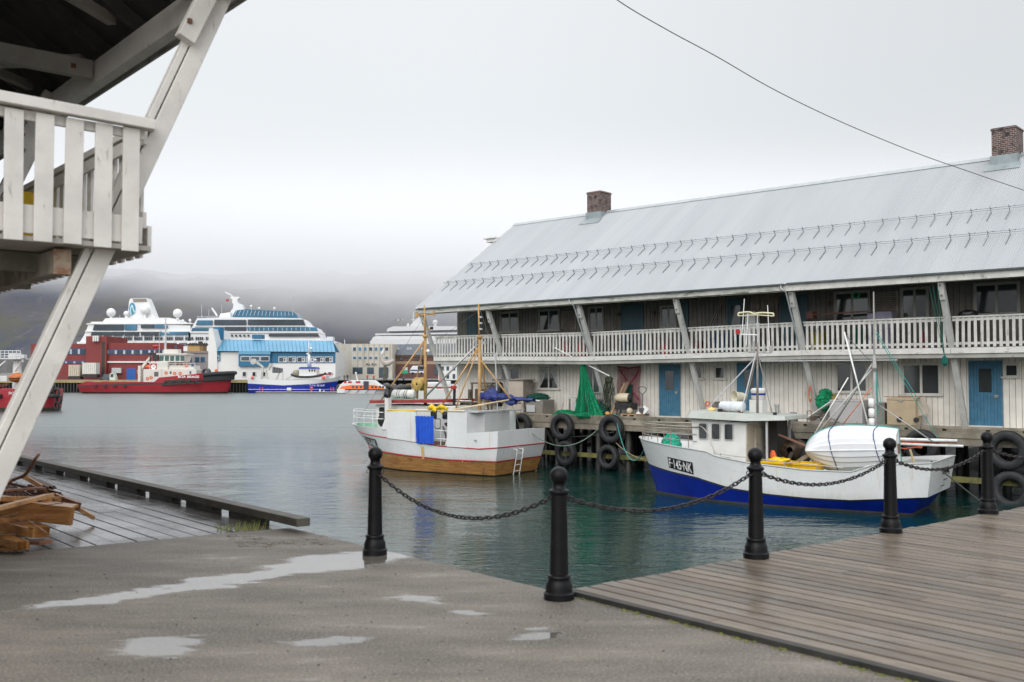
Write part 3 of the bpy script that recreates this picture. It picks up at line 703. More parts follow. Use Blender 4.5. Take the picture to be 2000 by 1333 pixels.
# ---------------------------------------------------------------- tyres
def tyre_mesh(Ro, wd_, hub=None):
    g = MB(); Ri = Ro*.55; w = wd_/2
    prof = [(Ri, -w*.55), (Ri+.02, -w*.8), (Ro*.75, -w), (Ro*.9, -w*.92), (Ro*.97, -w*.72), (Ro, -w*.4), (Ro*.985, -w*.36), (Ro*.985, -w*.28), (Ro, -w*.24), (Ro, w*.24), (Ro*.985, w*.28), (Ro*.985, w*.36), (Ro, w*.4), (Ro*.97, w*.72), (Ro*.9, w*.92), (Ro*.75, w), (Ri+.02, w*.8), (Ri, w*.55), (Ri+.04, w*.4), (Ro*.86, w*.6), (Ro*.9, 0), (Ro*.86, -w*.6), (Ri+.04, -w*.4)]
    g.lathe(prof, n=40, axis='Y', close=True); return g
tl = [(951, 824, .56, 'black tyre with red hub hanging behind the brown boat stern'), (1019, 832, .55, 'black tyre hanging on the wharf above the brown boat transom'), (1098, 834, .58, 'upper tyre of the pair right of the brown boat'),
      (1105, 886, .55, 'lower tyre just above the water right of the brown boat'), (1194, 838, .60, 'upper tyre beside the turquoise mooring rope'), (1188, 893, .52, 'lower tyre hanging left of the blue boat bow'),
      (1420, 870, .5, 'tyre half hidden behind the blue boat wheelhouse front'), (1522, 860, .60, 'big tyre behind the winch of the blue boat'), (1800, 872, .56, 'black tyre hanging above the blue boat stern'),
      (1968, 880, .62, 'upper tyre behind the last bollard on the right'), (1975, 958, .60, 'lower mud stained tyre at the right edge of the photo')]
for px, py, r_, lb in tl:
    c_ = WF.on(px, py, -.34); p = WF.w(c_.x, -.34, c_.z)
    g = tyre_mesh(r_, .30)
    o = g.build('tyre', BLACK, smooth=True, loc=p, rz=WF.rz+random.uniform(-.06, .06), **G(lb, 'tyre', 'tyres hung as fenders along the wharf'))
    o.rotation_euler[0] = random.uniform(-.08, .05)
    if '951' == str(px):
        h = MB(); h.lathe([(.02, -.06), (.30, -.06), (.33, -.13), (.33, .1), (.02, .1)], n=24, axis='Y'); h.build('hub', REDP, o)
    elif py < 880:
        h = MB(); h.tube([(0, .0, r_*.75), (.02, -.10, r_+.1), (.02, .05, r_+.45)], .012, 6); h.build('hanging_rope', RIGG, o)
# ---------------------------------------------------------------- the near warehouse (its gallery corner, top left)
nw = frame_thing('near_warehouse', 'near white timber warehouse corner with gallery rail, slanting strut and dark roof', 'warehouse', LF)
NWP = M('old_white_gloss', (.67, .64, .60), .5, var=.10, vs=3, dirt=(.19, .18, .13), da=.22, ds=5.5, dst=(2.5, 2.5, .8), bump=.12, bs=40)
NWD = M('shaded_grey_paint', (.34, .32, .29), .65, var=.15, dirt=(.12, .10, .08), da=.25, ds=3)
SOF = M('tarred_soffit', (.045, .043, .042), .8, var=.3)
XE = 17.0; nYE = -.80; nZE = 5.02
def nz_(y): return nZE+(y-nYE)*SL
# struts with doubled timbers
for i, x in enumerate((.13, 4.9, 9.8, 14.7)):
    bot = V((x, 1.42, .0)); top = V((x, -.67, 4.95)); dz = (top-bot).normalized(); sd = V((0, dz.z, -dz.y))
    g = MB(); g.beam(bot-sd*.035, top-sd*.035, .105, .135, (0, -dz.z, dz.y)); s_ = g.build('strut', NWP, nw, bevel=.006)
    g = MB(); g.beam(bot+sd*.070, top+sd*.070, .092, .052, (0, -dz.z, dz.y)); g.build('strut_facing', NWP, s_, bevel=.006)
    g = MB(); g.beam(bot.lerp(top, .86)+sd*.10+V((-.08, 0, 0)), top+sd*.08+V((-.08, 0, 0)), .10, .14, (0, -dz.z, dz.y)); g.build('splice_block', NWP, s_, bevel=.006)
    g = MB(); p = bot.lerp(top, .885)+sd*.14+V((-.14, 0, 0)); g.box(p.x-.008, p.x+.008, p.y-.018, p.y+.018, p.z-.018, p.z+.018); g.build('bolt', RUST, s_)
# gallery
g = MB(); k = -.06
while k < XE: g.box(k, k+.14, .0, 1.6, 2.60, 2.635); k += .15
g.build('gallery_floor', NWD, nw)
g = MB(); g.beam((.12, .58, 2.49), (XE, .58, 2.49), .11, .17); g.build('gallery_beam', GREYW, nw)
g = MB(); g.box(.10, .119, .52, .64, 2.40, 2.58); g.build('beam_end', M('rust_stained_paint', (.48, .38, .28), .7, var=.25, dirt=(.25, .10, .05), da=.5, ds=9), nw)
for k in range(9):
    g = MB(); g.beam((.6+k*1.6, .26, 2.52), (.6+k*1.6, 1.6, 2.52), .09, .14); g.build('joist', GREYW, nw)
# end rail facing the camera
er = MB(); er.beam((-.09, -.0, 3.545), (-.09, 2.6, 3.60), .085, .078, (0, 0, 1)); e_ = er.build('end_railing', NWP, nw, bevel=.006)
g = MB(); g.beam((-.03, .05, 3.47), (-.03, 2.6, 3.51), .035, .07); g.beam((-.035, .06, 2.75), (-.035, 2.6, 2.77), .03, .20); g.build('rail_backing', NWP, e_, bevel=.003)
for k in range(13):
    y = .16+k*.2; dz = random.uniform(-.01, .01)
    g = MB(); g.beam((-.075, y+random.uniform(-.006, .006), 2.60+dz+(.0 if k else -.02)), (-.075, y+random.uniform(-.004, .004), 3.503), .122, .022, (1, 0, 0)); g.build('baluster', NWP, e_, bevel=.003)
# long rail running away
g = MB(); g.beam((.02, .0, 3.56), (XE, .0, 3.56), .11, .05); g.beam((.02, .02, 3.47), (XE, .02, 3.47), .03, .10); g.beam((.02, .02, 2.84), (XE, .02, 2.84), .03, .12); l_ = g.build('side_railing', NWP, nw)
g = MB(); x = .22
while x < XE: g.box(x, x+.11, -.045, -.02, 2.58, 3.53); x += .2
g.build('balusters', NWP, l_)
g = MB(); g.beam((.02, -.02, 2.70), (XE, -.02, 2.70), .03, .2); g.build('gallery_fascia', NWP, nw)
# back wall of the gallery and the body of the house (out of frame to the left)
g = MB(); boardwall(g, .25, XE, 1.6, 0, 6.2); g.build('wall', WWALL, nw)
g = MB(); g.box(.3, XE, 1.64, 13, 0, 5.6); g.build('house_body', WWALL, nw)
# roof: boarded underside, plate beam, ties and braces
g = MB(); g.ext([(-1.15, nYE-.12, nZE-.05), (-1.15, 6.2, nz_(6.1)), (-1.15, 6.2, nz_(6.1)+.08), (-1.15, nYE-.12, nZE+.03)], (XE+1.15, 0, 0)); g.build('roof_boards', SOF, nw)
g = MB(); g.grid(corrugated(-1.25, XE, [(0, nYE-.2, nZE+.01), (0, 6.2, nz_(6.1)+.13)])); g.build('roof', ROOF, nw)
g = MB(); g.beam((-.9, nYE+.16, 4.84), (XE, nYE+.16, 4.84), .12, .24); g.build('eaves_plate', NWP, nw, bevel=.006)
g = MB(); g.beam((-1.15, nYE-.12, 4.93), (XE, nYE-.12, 4.93), .03, .15); g.build('eaves_board', NWD, nw)
g = MB(); g.beam((-.9, .55, 5.68), (XE, .55, 5.68), .1, .16); g.build('purlin', NWD, nw)
for i, x in enumerate((.35, 3.2, 5.2, 8, 11)):
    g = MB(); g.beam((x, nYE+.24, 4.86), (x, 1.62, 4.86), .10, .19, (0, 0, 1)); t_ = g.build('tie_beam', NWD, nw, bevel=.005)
    g = MB(); g.box(x-.056, x-.05, nYE+.41, nYE+.46, 4.83, 4.88); g.build('bolt_plate', RUST, t_)
    g = MB(); g.beam((x+.1, nYE+.3, 4.98), (x+2.2, 1.6, 4.98), .10, .10, (0, 0, 1)); g.beam((x+.3, 1.55, 5.1), (x+1.9, nYE+.35, 5.1), .09, .09); g.build('brace', NWD, nw)
x = -.8
while x < XE:
    g = MB(); g.beam((x, nYE-.05, nz_(nYE)-.12), (x, 1.6, nz_(1.6)-.2), .06, .13); g.build('rafter', SOF, nw); x += .95
p = LF.on(56, 392, .9)
g = MB(); p = LF.i @ Py(55, 390, 9.6); g.box(p.x-.3, p.x+.35, p.y-.10, p.y+.12, 2.64, 3.40); g.box(p.x-.31, p.x-.305, p.y-.02, p.y+.03, 3.1, 3.3)
o = g.build('yellow_bin', YELL, loc=LF.o, rz=LF.rz, bevel=.015, **G('yellow plastic bin on the near gallery behind the white balusters', 'bin'))
# ---------------------------------------------------------------- bollards
def bollard_parts(root):
    g = MB(); s = .98
    prof = [(.0, .0), (.114, .0), (.114, .045), (.103, .055), (.100, .075), (.100, .10), (.090, .125), (.083, .14), (.083, .155), (.088, .165), (.084, .178), (.070, .185)]
    g.lathe(prof, n=28); g.build('base', IRON, root, auto=35)
    g = MB(); n = 32; rows = []                                            # fluted, tapering shaft
    for h, r_ in ((.185, .070), (.20, .070), (.76, .058), (.775, .058)):
        rows.append([(r_*(1-(.05 if j % 2 else 0)*(1 if .19 < h < .77 else .3))*cos(2*pi*j/n), r_*(1-(.05 if j % 2 else 0)*(1 if .19 < h < .77 else .3))*sin(2*pi*j/n), h) for j in range(n+1)])
    g.grid(rows); g.build('shaft', IRON, root, auto=60)
    g = MB(); g.lathe([(.058, .775), (.074, .785), (.078, .797), (.074, .808), (.055, .818), (.047, .835), (.045, .855), (.05, .865)], n=28); g.build('collar', IRON, root, auto=40)
    g = MB(); g.ball((0, 0, .916), .068, 24, (1, 1, 1), 14); g.build('ball', IRON, root, smooth=True)
    for a in (0, pi):
        g = MB(); g.lathe([(.014, -.006), (.014, .006), (.02, .006), (.02, -.006)], c=(cos(a)*.064, sin(a)*.064, .755), n=12, axis='Y', close=True); g.build('ring', IRON, root)
bpx = [(732, 1091, 0, 'black bollard standing on the concrete quay edge, leftmost'), (1092, 1178, 0, 'nearest and largest black bollard where concrete meets boardwalk'), (1477, 1098, .04, 'black bollard on the boardwalk in front of the blue boat wheelhouse'),
       (1740, 1048, .04, 'black bollard on the boardwalk in front of the upturned skiff'), (1930, 1011, .04, 'farthest black bollard near the right edge with tyres behind')]
B = []
b0 = thing('bollard', bpx[0][3], 'bollard', (0, 0, 0), 0, 'bollards with chains along the quay'); bollard_parts(b0)
for i, (px, py, z, lb) in enumerate(bpx):
    o = b0 if i == 0 else copy_tree(b0); o['label'] = lb; p = Pz(px, py-8, z); 
    hh = {0: 1.02, 1: 1.0, 2: 1.0, 3: 1.0, 4: .985}[i]
    o.location = p; o.scale = (1.0, 1.0, hh); B.append(p)
B.append(DF.w((DF.i @ B[4]).x+2.2, -.35, 0)+V((0, 0, .04)))
o = copy_tree(b0); o.location = B[5]; o['label'] = 'bollard beyond the right edge'; 
for c_ in list(o.children)+[o]: bpy.data.objects.remove(c_)
def link_mesh():
    g = MB(); a, b, r_ = .0255, .0145, .0068; pts = []
    n = 14
    for j in range(n): t = 2*pi*j/n; pts.append(V((a*cos(t)+(.010 if cos(t) > 0 else -.010), b*sin(t)*1.05, 0)))
    vs = []; fs = []; m = 7
    for j in range(n):
        d_ = (pts[(j+1) % n]-pts[j-1]).normalized(); x = V((0, 0, 1)); y = d_.cross(x)
        for k in range(m): t = 2*pi*k/m; vs.append(pts[j]+x*cos(t)*r_+y*sin(t)*r_)
    for j in range(n):
        for k in range(m): fs.append((j*m+k, j*m+(k+1) % m, ((j+1) % n)*m+(k+1) % m, ((j+1) % n)*m+k))
    return vs, fs
LV, LFc = link_mesh()
def chain(a, b, s, label, scale=1.0):
    pts = sag(a, b, s, 400); L = [0]
    for p, q_ in zip(pts[:-1], pts[1:]): L.append(L[-1]+(q_-p).length)
    step = .0555*scale; n = int(L[-1]/step); g = MB(); j = 0
    for i in range(n+1):
        d_ = i*L[-1]/max(n, 1)
        while j < len(L)-2 and L[j+1] < d_: j += 1
        t = (d_-L[j])/max(1e-9, L[j+1]-L[j]); p = pts[j].lerp(pts[j+1], t); dr = (pts[j+1]-pts[j]).normalized()
        q_ = dr.to_track_quat('X', 'Z').to_matrix().to_4x4(); g.T = Mx.Translation(p) @ q_ @ Mx.Rotation((pi/2 if i % 2 else 0)+random.uniform(-.25, .25)+.5, 4, 'X') @ Mx.Scale(scale, 4)
        g.add(LV, LFc)
    g.T = None
    return g.build('chain', CHAIN, smooth=True, **G(label, 'chain', 'chains slung between the bollards'))
cl = ['black chain hanging between the leftmost and the nearest bollard', 'black chain between the nearest bollard and the one before the wheelhouse', 'black chain slung across the white hull of the blue boat', 'black chain below the blue boat transom, second from right', 'short end of chain leaving the photo at the right edge']
def att(p, q_): d_ = (q_-p); d_.z = 0; d_.normalize(); return p+d_*.07+V((0, 0, .75))
for i, s in enumerate((.27, .20, .17, .16, .16)):
    chain(att(B[i], B[i+1]), att(B[i+1], B[i]), s, cl[i])
# ---------------------------------------------------------------- overhead cable
cp = [(1120, -70), (1205, 0), (1300, 57), (1400, 111), (1500, 169), (1600, 219), (1700, 263), (1800, 303), (1900, 338), (2000, 372), (2120, 410)]
pts = [Py(px, py, 13+9*(px-1100)/1000) for px, py in cp]
g = MB(); g.tube(cat(pts, 6), .0075, 6); g.build('cable', RIGG, smooth=True, **G('thin dark overhead cable crossing the sky to the warehouse roof', 'cable'))
# ---------------------------------------------------------------- broken timber pile on the left wharf
def grainwood(name, a, b_, dk, rough=.4):
    m, t, b = mnew(name); c = coord(t, (1.2, 9, 16), R(-12)); g = noise(t, c, 2.2, 7, .7, .6); k = noise(t, coord(t), 4, 4)
    col = mixc(t, rng(t, g, .3, .7), a, b_); col = mixc(t, rng(t, k, .5, .72, 0, .8), col, dk); col = mixc(t, rng(t, noise(t, c, 6, 4), .62, .7, 0, .7), col, dk)
    t.links.new(col, b.inputs['Base Color']); b.inputs['Roughness'].default_value = rough
    bm = nd(t, 'ShaderNodeBump', {'Height': g, 'Strength': .5, 'Distance': .006}); t.links.new(bm.outputs[0], b.inputs['Normal']); return m
WET1 = grainwood('orange_wet_lumber', (.24, .095, .025), (.50, .25, .08), (.10, .04, .015), .36)
WET2 = M('dark_rotten_lumber', (.085, .035, .02), .6, var=.5, vs=10, bump=.8, bs=25)
WET3 = grainwood('red_brown_lumber', (.16, .06, .03), (.34, .15, .08), (.07, .03, .02), .45)
def plank(a, b, w, h, mat_, label, up=(0, 0, 1), rag=.5, name='broken_board'):
    """a split board with ragged ends; a, b world points of its axis"""
    a = V(a); b = V(b); d_ = (b-a).normalized(); r_ = d_.cross(V(up)).normalized(); u = r_.cross(d_)
    g = MB(); vs = []; k = 7
    for e, p in ((0, a), (1, b)):
        for i in range(k):
            off = (random.uniform(-.06, .06)*rag+(.0))*(1 if e else -1)
            for j in (-.5, .5): vs.append(p+d_*off+r_*w*(i/(k-1)-.5)+u*h*j)
    fs = []; m = 2*k
    for i in range(k-1):
        q0, q1 = 2*i, 2*i+2
        fs += [(q0, q1, q1+1, q0+1), (m+q0, m+q0+1, m+q1+1, m+q1), (q0+1, q1+1, m+q1+1, m+q0+1), (q0, m+q0, m+q1, q1)]
    fs += [(0, 1, m+1, m), (2*k-2, m+2*k-2, m+2*k-1, 2*k-1)]
    g.add(vs, fs); return g.build(name, mat_, bevel=.003, **G(label, 'board', 'broken timbers piled on the left wharf'))
def Pl(px, py, z): return Pz(px, py, z)
plank(Pl(-60, 985, .40), Pl(141, 1008, .28), .09, .18, WET1, 'long orange timber lying on edge, its square end facing right', up=(0, 0, 1), rag=.4)
plank(Pl(-60, 968, .42), Pl(137, 992, .32), .30, .03, WET1, 'flat orange plank on top of the edge laid timber', rag=.2)
plank(Pl(-70, 1010, .26), Pl(86, 1040, .15), .20, .10, WET1, 'thick orange beam end just above the concrete edge', rag=.8)
plank(Pl(-40, 1042, .12), Pl(46, 1066, .08), .12, .08, WET1, 'lowest orange batten nearest the concrete slab', rag=.8)
plank(Pl(-30, 1056, .06), Pl(90, 1060, .05), .16, .03, WET3, 'short red brown board poking out beneath the thick beam', rag=.8)
plank(Pl(-10, 1018, .15), Pl(52, 1068, .05), .06, .05, WET1, 'thin split lath slanting down in the lower stack', rag=.8)
plank(Pl(52, 934, .52), Pl(180, 1010, .06), .05, .045, grainwood('pale_lath', (.42, .21, .08), (.62, .36, .17), (.2, .09, .04), .45), 'long thin pale lath sliding off the pile towards the wharf', rag=.8)
plank(Pl(20, 945, .46), Pl(112, 966, .30), .16, .03, WET2, 'dark rotten board behind the pale lath', rag=1)
plank(Pl(45, 930, .45), Pl(101, 953, .42), .10, .03, WET2, 'short dark board at the top of the pile', rag=1)
plank(Pl(60, 955, .38), Pl(153, 990, .20), .05, .10, WET3, 'red brown board standing on edge behind the lath', rag=.6)
plank(Pl(-20, 960, .5), Pl(84, 954, .45), .06, .025, WET3, 'thin red brown splinter lying across the pile', rag=1)
g = MB(); g.tube(cat([Pl(-10, 952, .45), Pl(25, 938, .5), Pl(48, 928, .58), Pl(60, 912, .68), Pl(68, 898, .78), Pl(77, 887, .84)], 4), .022, 5, r1=.016); g.build('bent_splinter', WET3, bevel=.003, **G('bent upright splinter rising from the top of the timber pile', 'splinter', 'broken timbers piled on the left wharf'))
plank(Pl(-50, 1022, .30), Pl(70, 1010, .25), .09, .04, WET1, 'orange slat across the gap between the two large timbers', rag=.8)
plank(Pl(-40, 975, .5), Pl(110, 975, .36), .08, .05, WET1, 'orange batten on the far side of the top plank', rag=.8)
plank(Pl(-30, 1000, .42), Pl(96, 968, .44), .07, .04, bpy.data.materials['pale_lath'], 'pale orange stick laid across the top of the pile', rag=.9)
plank(Pl(-20, 1066, .03), Pl(30, 1074, .03), .14, .03, WET1, 'small orange offcut lying flat at the slab edge', rag=.9)
g = MB()
for k in range(36):
    p = Pl(random.uniform(-60, 110), random.uniform(955, 1050), random.uniform(.05, .34)); a = random.gauss(angL+1.2, .7); d_ = V((cos(a), sin(a), random.uniform(-.3, .3)))*random.uniform(.05, .22)
    g.beam(p-d_, p+d_, random.uniform(.005, .022), random.uniform(.004, .014), w1=.004, h1=.004)
g.build('splinters', WET3, kind='stuff', label='loose orange brown splinters scattered through the timber pile', category='splinters')
g = MB()
for k in range(170):
    p = Pl(random.uniform(-60, 105), random.uniform(950, 992), random.uniform(.12, .42)); a = random.uniform(0, 3.1); d_ = V((cos(a), sin(a), random.uniform(-.4, .4)))*random.uniform(.03, .14)
    g.beam(p-d_, p+d_, random.uniform(.006, .03), random.uniform(.004, .02))
g.build('bark_scraps', WET2, kind='stuff', label='dark heap of bark and rotten scraps under the boards', category='bark')
g = MB(); c_ = Pl(-10, 1000, .0); g.ball((c_.x-.25, c_.y+.25, .0), .48, 14, (1.4, .8, .7), 6, jit=.15); g.build('rubble_heap', WET2, kind='stuff', label='dark core of the broken timber heap', category='bark')
# ---------------------------------------------------------------- boats
def lerp_tab(tab, x):
    if x <= tab[0][0]: return tab[0][1]
    for (a, u), (b, v) in zip(tab[:-1], tab[1:]):
        if x <= b: return u+(v-u)*(x-a)/(b-a)
    return tab[-1][1]
def hrow(x0, x1, B, p, tr, z, ns=90, full=.5):
    """one half line of a hull, bow to stern, on the camera side (-y)"""
    out = []
    for i in range(ns+1):
        s = (i/ns)**1.5 if i else 0
        x = x0+(x1-x0)*s; t = min(s/full, 1); f = (1-(1-t)**2)**p
        if s > full: u = (s-full)/(1-full); f *= 1-(1-tr)*u*u
        out.append(V((x, -B*f, z(x))))
    return out
def hull(name, parent, rows, mis, mats, deck=None, thick=.05, deckmat=None, railmat=None, close=True):
    g = MB(); allr = rows; n = len(rows[0])
    for i in range(len(rows)-1):
        g.m = mis[i]
        g.grid([rows[i], rows[i+1]]); g.grid([[V((p.x, -p.y, p.z)) for p in rows[i]], [V((p.x, -p.y, p.z)) for p in rows[i+1]]], True)
        a, b = rows[i][-1], rows[i+1][-1]
        g.add([a, V((a.x, -a.y, a.z)), V((b.x, -b.y, b.z)), b], [(0, 1, 2, 3)])
    h = g.build(name, mats, parent, auto=40)
    top = rows[-1]
    if deck is not None:
        g = MB(); inn = [V((p.x+(thick if i < 2 else 0)-(thick if i == n-1 else 0), min(p.y+thick, -.001), p.z)) for i, p in enumerate(top)]
        dk = []
        for i_, p in enumerate(inn):
            z = min(deck(p.x), p.z-.03); y_ = p.y; x_ = p.x
            for lo_, hi_ in zip(rows[-2::-1], rows[:0:-1]):
                l_, h_ = lo_[i_], hi_[i_]
                if l_.z <= z: t = max(0, min(1, (z-l_.z)/max(.01, h_.z-l_.z))); y_ = l_.y+(h_.y-l_.y)*t+thick+.03; x_ = l_.x+(h_.x-l_.x)*t+(.05 if i_ < 2 else 0)-(.08 if i_ == n-1 else 0); break
            dk.append(V((x_, min(-.001, y_), z)))
        mir = lambda r: [V((p.x, -p.y, p.z)) for p in r]
        g.grid([top, inn, dk]); g.grid([mir(top), mir(inn), mir(dk)], True)
        a, b, c, t_ = top[-1], inn[-1], dk[-1], None
        g.add([a, V((a.x, -a.y, a.z)), V((b.x, -b.y, b.z)), b], [(0, 1, 2, 3)]); g.add([b, V((b.x, -b.y, b.z)), V((c.x, -c.y, c.z)), c], [(0, 1, 2, 3)])
        g.build('bulwark', mats[mis[-1]], parent)
        g = MB(); g.grid([dk, mir(dk)], True); g.build('deck', deckmat, parent)
    return h
def rsurf(ra, rb, x, z):
    """y of the ruled skin between two hull lines at (x, z)"""
    t = .5
    for _ in range(12):
        for a, b, c, d_ in zip(ra[:-1], ra[1:], rb[:-1], rb[1:]):
            p = a.lerp(c, t); q_ = b.lerp(d_, t)
            if p.x <= x <= q_.x or b is ra[-1]:
                f = (x-p.x)/max(1e-6, q_.x-p.x); za = a.z+(b.z-a.z)*f; zc = c.z+(d_.z-c.z)*f; y = p.y+(q_.y-p.y)*f; break
        t = max(0, min(1, (z-za)/(zc-za)))
    return y
def rub(parent, row, r, mat_, name='rub_rail', tr=True, y=0):
    g = MB(); pts = [p+V((0, -.004, y)) for p in row]; mir = [V((p.x, -p.y, p.z)) for p in pts]
    g.tube(pts[::2], r, 6); g.tube(mir[::2], r, 6)
    if tr: g.tube([pts[-1], mir[-1]], r, 6)
    return g.build(name, mat_, parent)
def plate(parent, surf, s, c4, size, mf, mb_, name='number_plate', pad=.1):
    """board with lettering bent to the near hull side; c4: x0, x1, z top/bottom at both ends; surf(x, z) -> y"""
    x0, x1, zt0, zb0, zt1, zb1 = c4
    def P(u_, v_, o):
        x = x0+(x1-x0)*u_; zt = zt0+(zt1-zt0)*u_; zb_ = zb0+(zb1-zb0)*u_; z = zb_+(zt-zb_)*v_; return V((x, surf(x, z)-o, z))
    pl_ = None
    if mb_:
        g = MB(); g.grid([[P(i/16, 0, .012) for i in range(17)], [P(i/16, 1, .012) for i in range(17)]]); pl_ = g.build(name, mb_, parent)
    t_ = text(s, 1, mf, pl_ or parent, (0, 0, 0), (0, 0, 0), 'lettering', 0, 1, bold=.015)
    vs = [v.co.copy() for v in t_.data.vertices]; a = min(v.x for v in vs); b = max(v.x for v in vs); c = min(v.y for v in vs); d_ = max(v.y for v in vs)
    for v, q_ in zip(t_.data.vertices, vs): v.co = P(pad*.4+(q_.x-a)/(b-a)*(1-pad*.8), pad+(q_.y-c)/(d_-c)*(1-2*pad), .017)
    return pl_
def rail_run(parent, pts, r, mat_, name='rail', posts=None, h=0):
    g = MB(); g.tube(cat(pts, 4), r, 6); g.build(name, mat_, parent, smooth=True)
def hullmat(name, base, rust, k, z0):
    m, t, b = mnew(name); c = coord(t); st = noise(t, coord(t, (8, 8, .30)), 1.6, 6, .65); sc = noise(t, coord(t, (1, 1, 4)), 3.5, 7, .7, .8)
    col = mixc(t, rng(t, noise(t, c, .8, 5), .3, .7), tuple(x*.93 for x in base), tuple(x*1.03 for x in base))
    col = mixc(t, rng(t, st, .57, .74, 0, k), col, rust); col = mixc(t, rng(t, sc, .60, .68, 0, .45), col, (.45, .43, .40))
    z = nd(t, 'ShaderNodeSeparateXYZ', {0: c}).outputs[2]; zn = nd(t, 'ShaderNodeMath', {0: st, 1: .5, 2: z}, operation='MULTIPLY_ADD').outputs[0]
    col = mixc(t, rng(t, zn, z0+.62, z0+.22, 0, .45), col, (.38, .35, .27)); t.links.new(col, b.inputs['Base Color'])
    t.links.new(rng(t, sc, .3, .7, .24, .45), b.inputs['Roughness'])
    bm = nd(t, 'ShaderNodeBump', {'Height': noise(t, c, 1.4, 3), 'Strength': .25, 'Distance': .05}); t.links.new(bm.outputs[0], b.inputs['Normal']); return m
WHULL = hullmat('white_hull_gloss', (.76, .765, .76), (.50, .40, .27), .40, .15)
WHULL2 = hullmat('white_hull_gloss_rust', (.745, .75, .745), (.52, .35, .17), .50, .45)
WHULL_ = M('white_hull_gloss', (.76, .765, .76), .28, var=.05, vs=.8, dirt=(.52, .46, .36), da=.17, ds=2.2, dst=(2.5, 2.5, .22))
WHULL3 = M('white_paint_plain', (.74, .745, .745), .3, var=.04, vs=.8, dirt=(.55, .42, .26), da=.17, ds=2.2, dst=(2.5, 2.5, .3))
BOOT = M('black_boot_stripe', (.02, .02, .025), .5)
MUD = M('weed_line', (.05, .045, .035), .6, var=.3)
WSIDE = M('dirty_cream_paint', (.62, .56, .46), .45, var=.08, dirt=(.40, .25, .12), da=.22, ds=2.5, dst=(3, 3, .4))
ROOFG = M('pale_green_grey_paint', (.42, .44, .40), .5, var=.08, dirt=(.22, .22, .18), da=.2)
# ======== blue and white boat
u = V((.825, -.565, 0)).normalized(); BF = Frame((4.92, 34.05, WATER+.1365), math.atan2(u.y, u.x), .965)
bb = frame_thing('fishing_boat', 'white and royal blue fishing boat with a small wheelhouse and a skiff lying on deck', 'fishing boat', BF)
zs = lambda x: lerp_tab([(-.62, 1.80), (0, 1.72), (1.1, 1.62), (2.0, 1.55), (2.62, 1.49), (2.9, 1.37), (4.1, 1.21), (5.9, 1.08), (7.4, 1.10), (7.41, 1.11), (7.7, 1.31), (9.45, 1.46)], x)
zb = lambda x: lerp_tab([(-.4, .84), (1.0, .68), (2.1, .58), (3.4, .33), (4.7, .22), (5.9, .18), (7.2, .20), (9.4, .42)], x)
rows = [hrow(.9, 8.9, .02, 1, 1, lambda x: -.7), hrow(.10, 8.75, 1.45, 1.05, .72, lambda x: -.4), hrow(.03, 8.82, 1.51, .98, .74, lambda x: -.14), hrow(.02, 8.83, 1.52, .98, .75, lambda x: -.08),
        hrow(-.30, 9.15, 1.68, .78, .90, lambda x: zb(x)), hrow(-.31, 9.35, 1.69, .77, .93, lambda x: zb(x)+.05), hrow(-.62, 9.5, 1.76, .58, .96, lambda x: zs(x))]
hull('hull', bb, rows, [2, 2, 3, 2, 1, 0], [WHULL, BOOT, BLUEP, MUD], deck=lambda x: .75 if x > 3.3 else 1.32, deckmat=M('grey_green_deck', (.26, .28, .24), .6))
rub(bb, rows[-1], .022, LTGREY, 'gunwale')
GL = M('white_letters', (.8, .8, .78), .5)
def hy(x, k=-1): 
    r_ = rows[k]
    for p, q_ in zip(r_[:-1], r_[1:]):
        if p.x <= x <= q_.x: return p.y+(q_.y-p.y)*(x-p.x)/(q_.x-p.x)
    return r_[-1].y
x0, x1 = .95, 2.02
def hs(x, z): # y on hull at x between boot row and sheer
    return rsurf(rows[-2], rows[-1], x, z)
plate(bb, hs, 'F·145·NK', (x0, x1, 1.22, .85, 1.10, .70), .37, GL, BLKP)
p0, p1 = rows[-1][-1], V((rows[-1][-1].x, -rows[-1][-1].y, rows[-1][-1].z))
text('REMAJ', .27, BLKP, bb, (9.49, .35, 1.10), (pi/2, 0, pi/2), 'name_lettering', .01, 1.15)
g = MB(); g.box(9.44, 9.462, .25, .62, .82, .84); g.box(9.44, 9.462, -.2, .2, .66, .68); g.build('transom_mark', BLKP, bb)
for k, (px, py, n) in enumerate(((1407, 948, 4), (1498, 957, 3), (1581, 965, 4), (1695, 967, 2))):
    a = BF.on(px, py, -1.66); g = MB()
    for j in range(n): x = a.x+j*.075; g.lathe([(.0, -.012), (.016 if n > 2 else .024, -.012), (.016 if n > 2 else .024, .02)], c=(x*1.0, hs(x, a.z)+.02, a.z-.004*j), n=10, axis='Y')
    g.build('scupper', BLKP, bb)
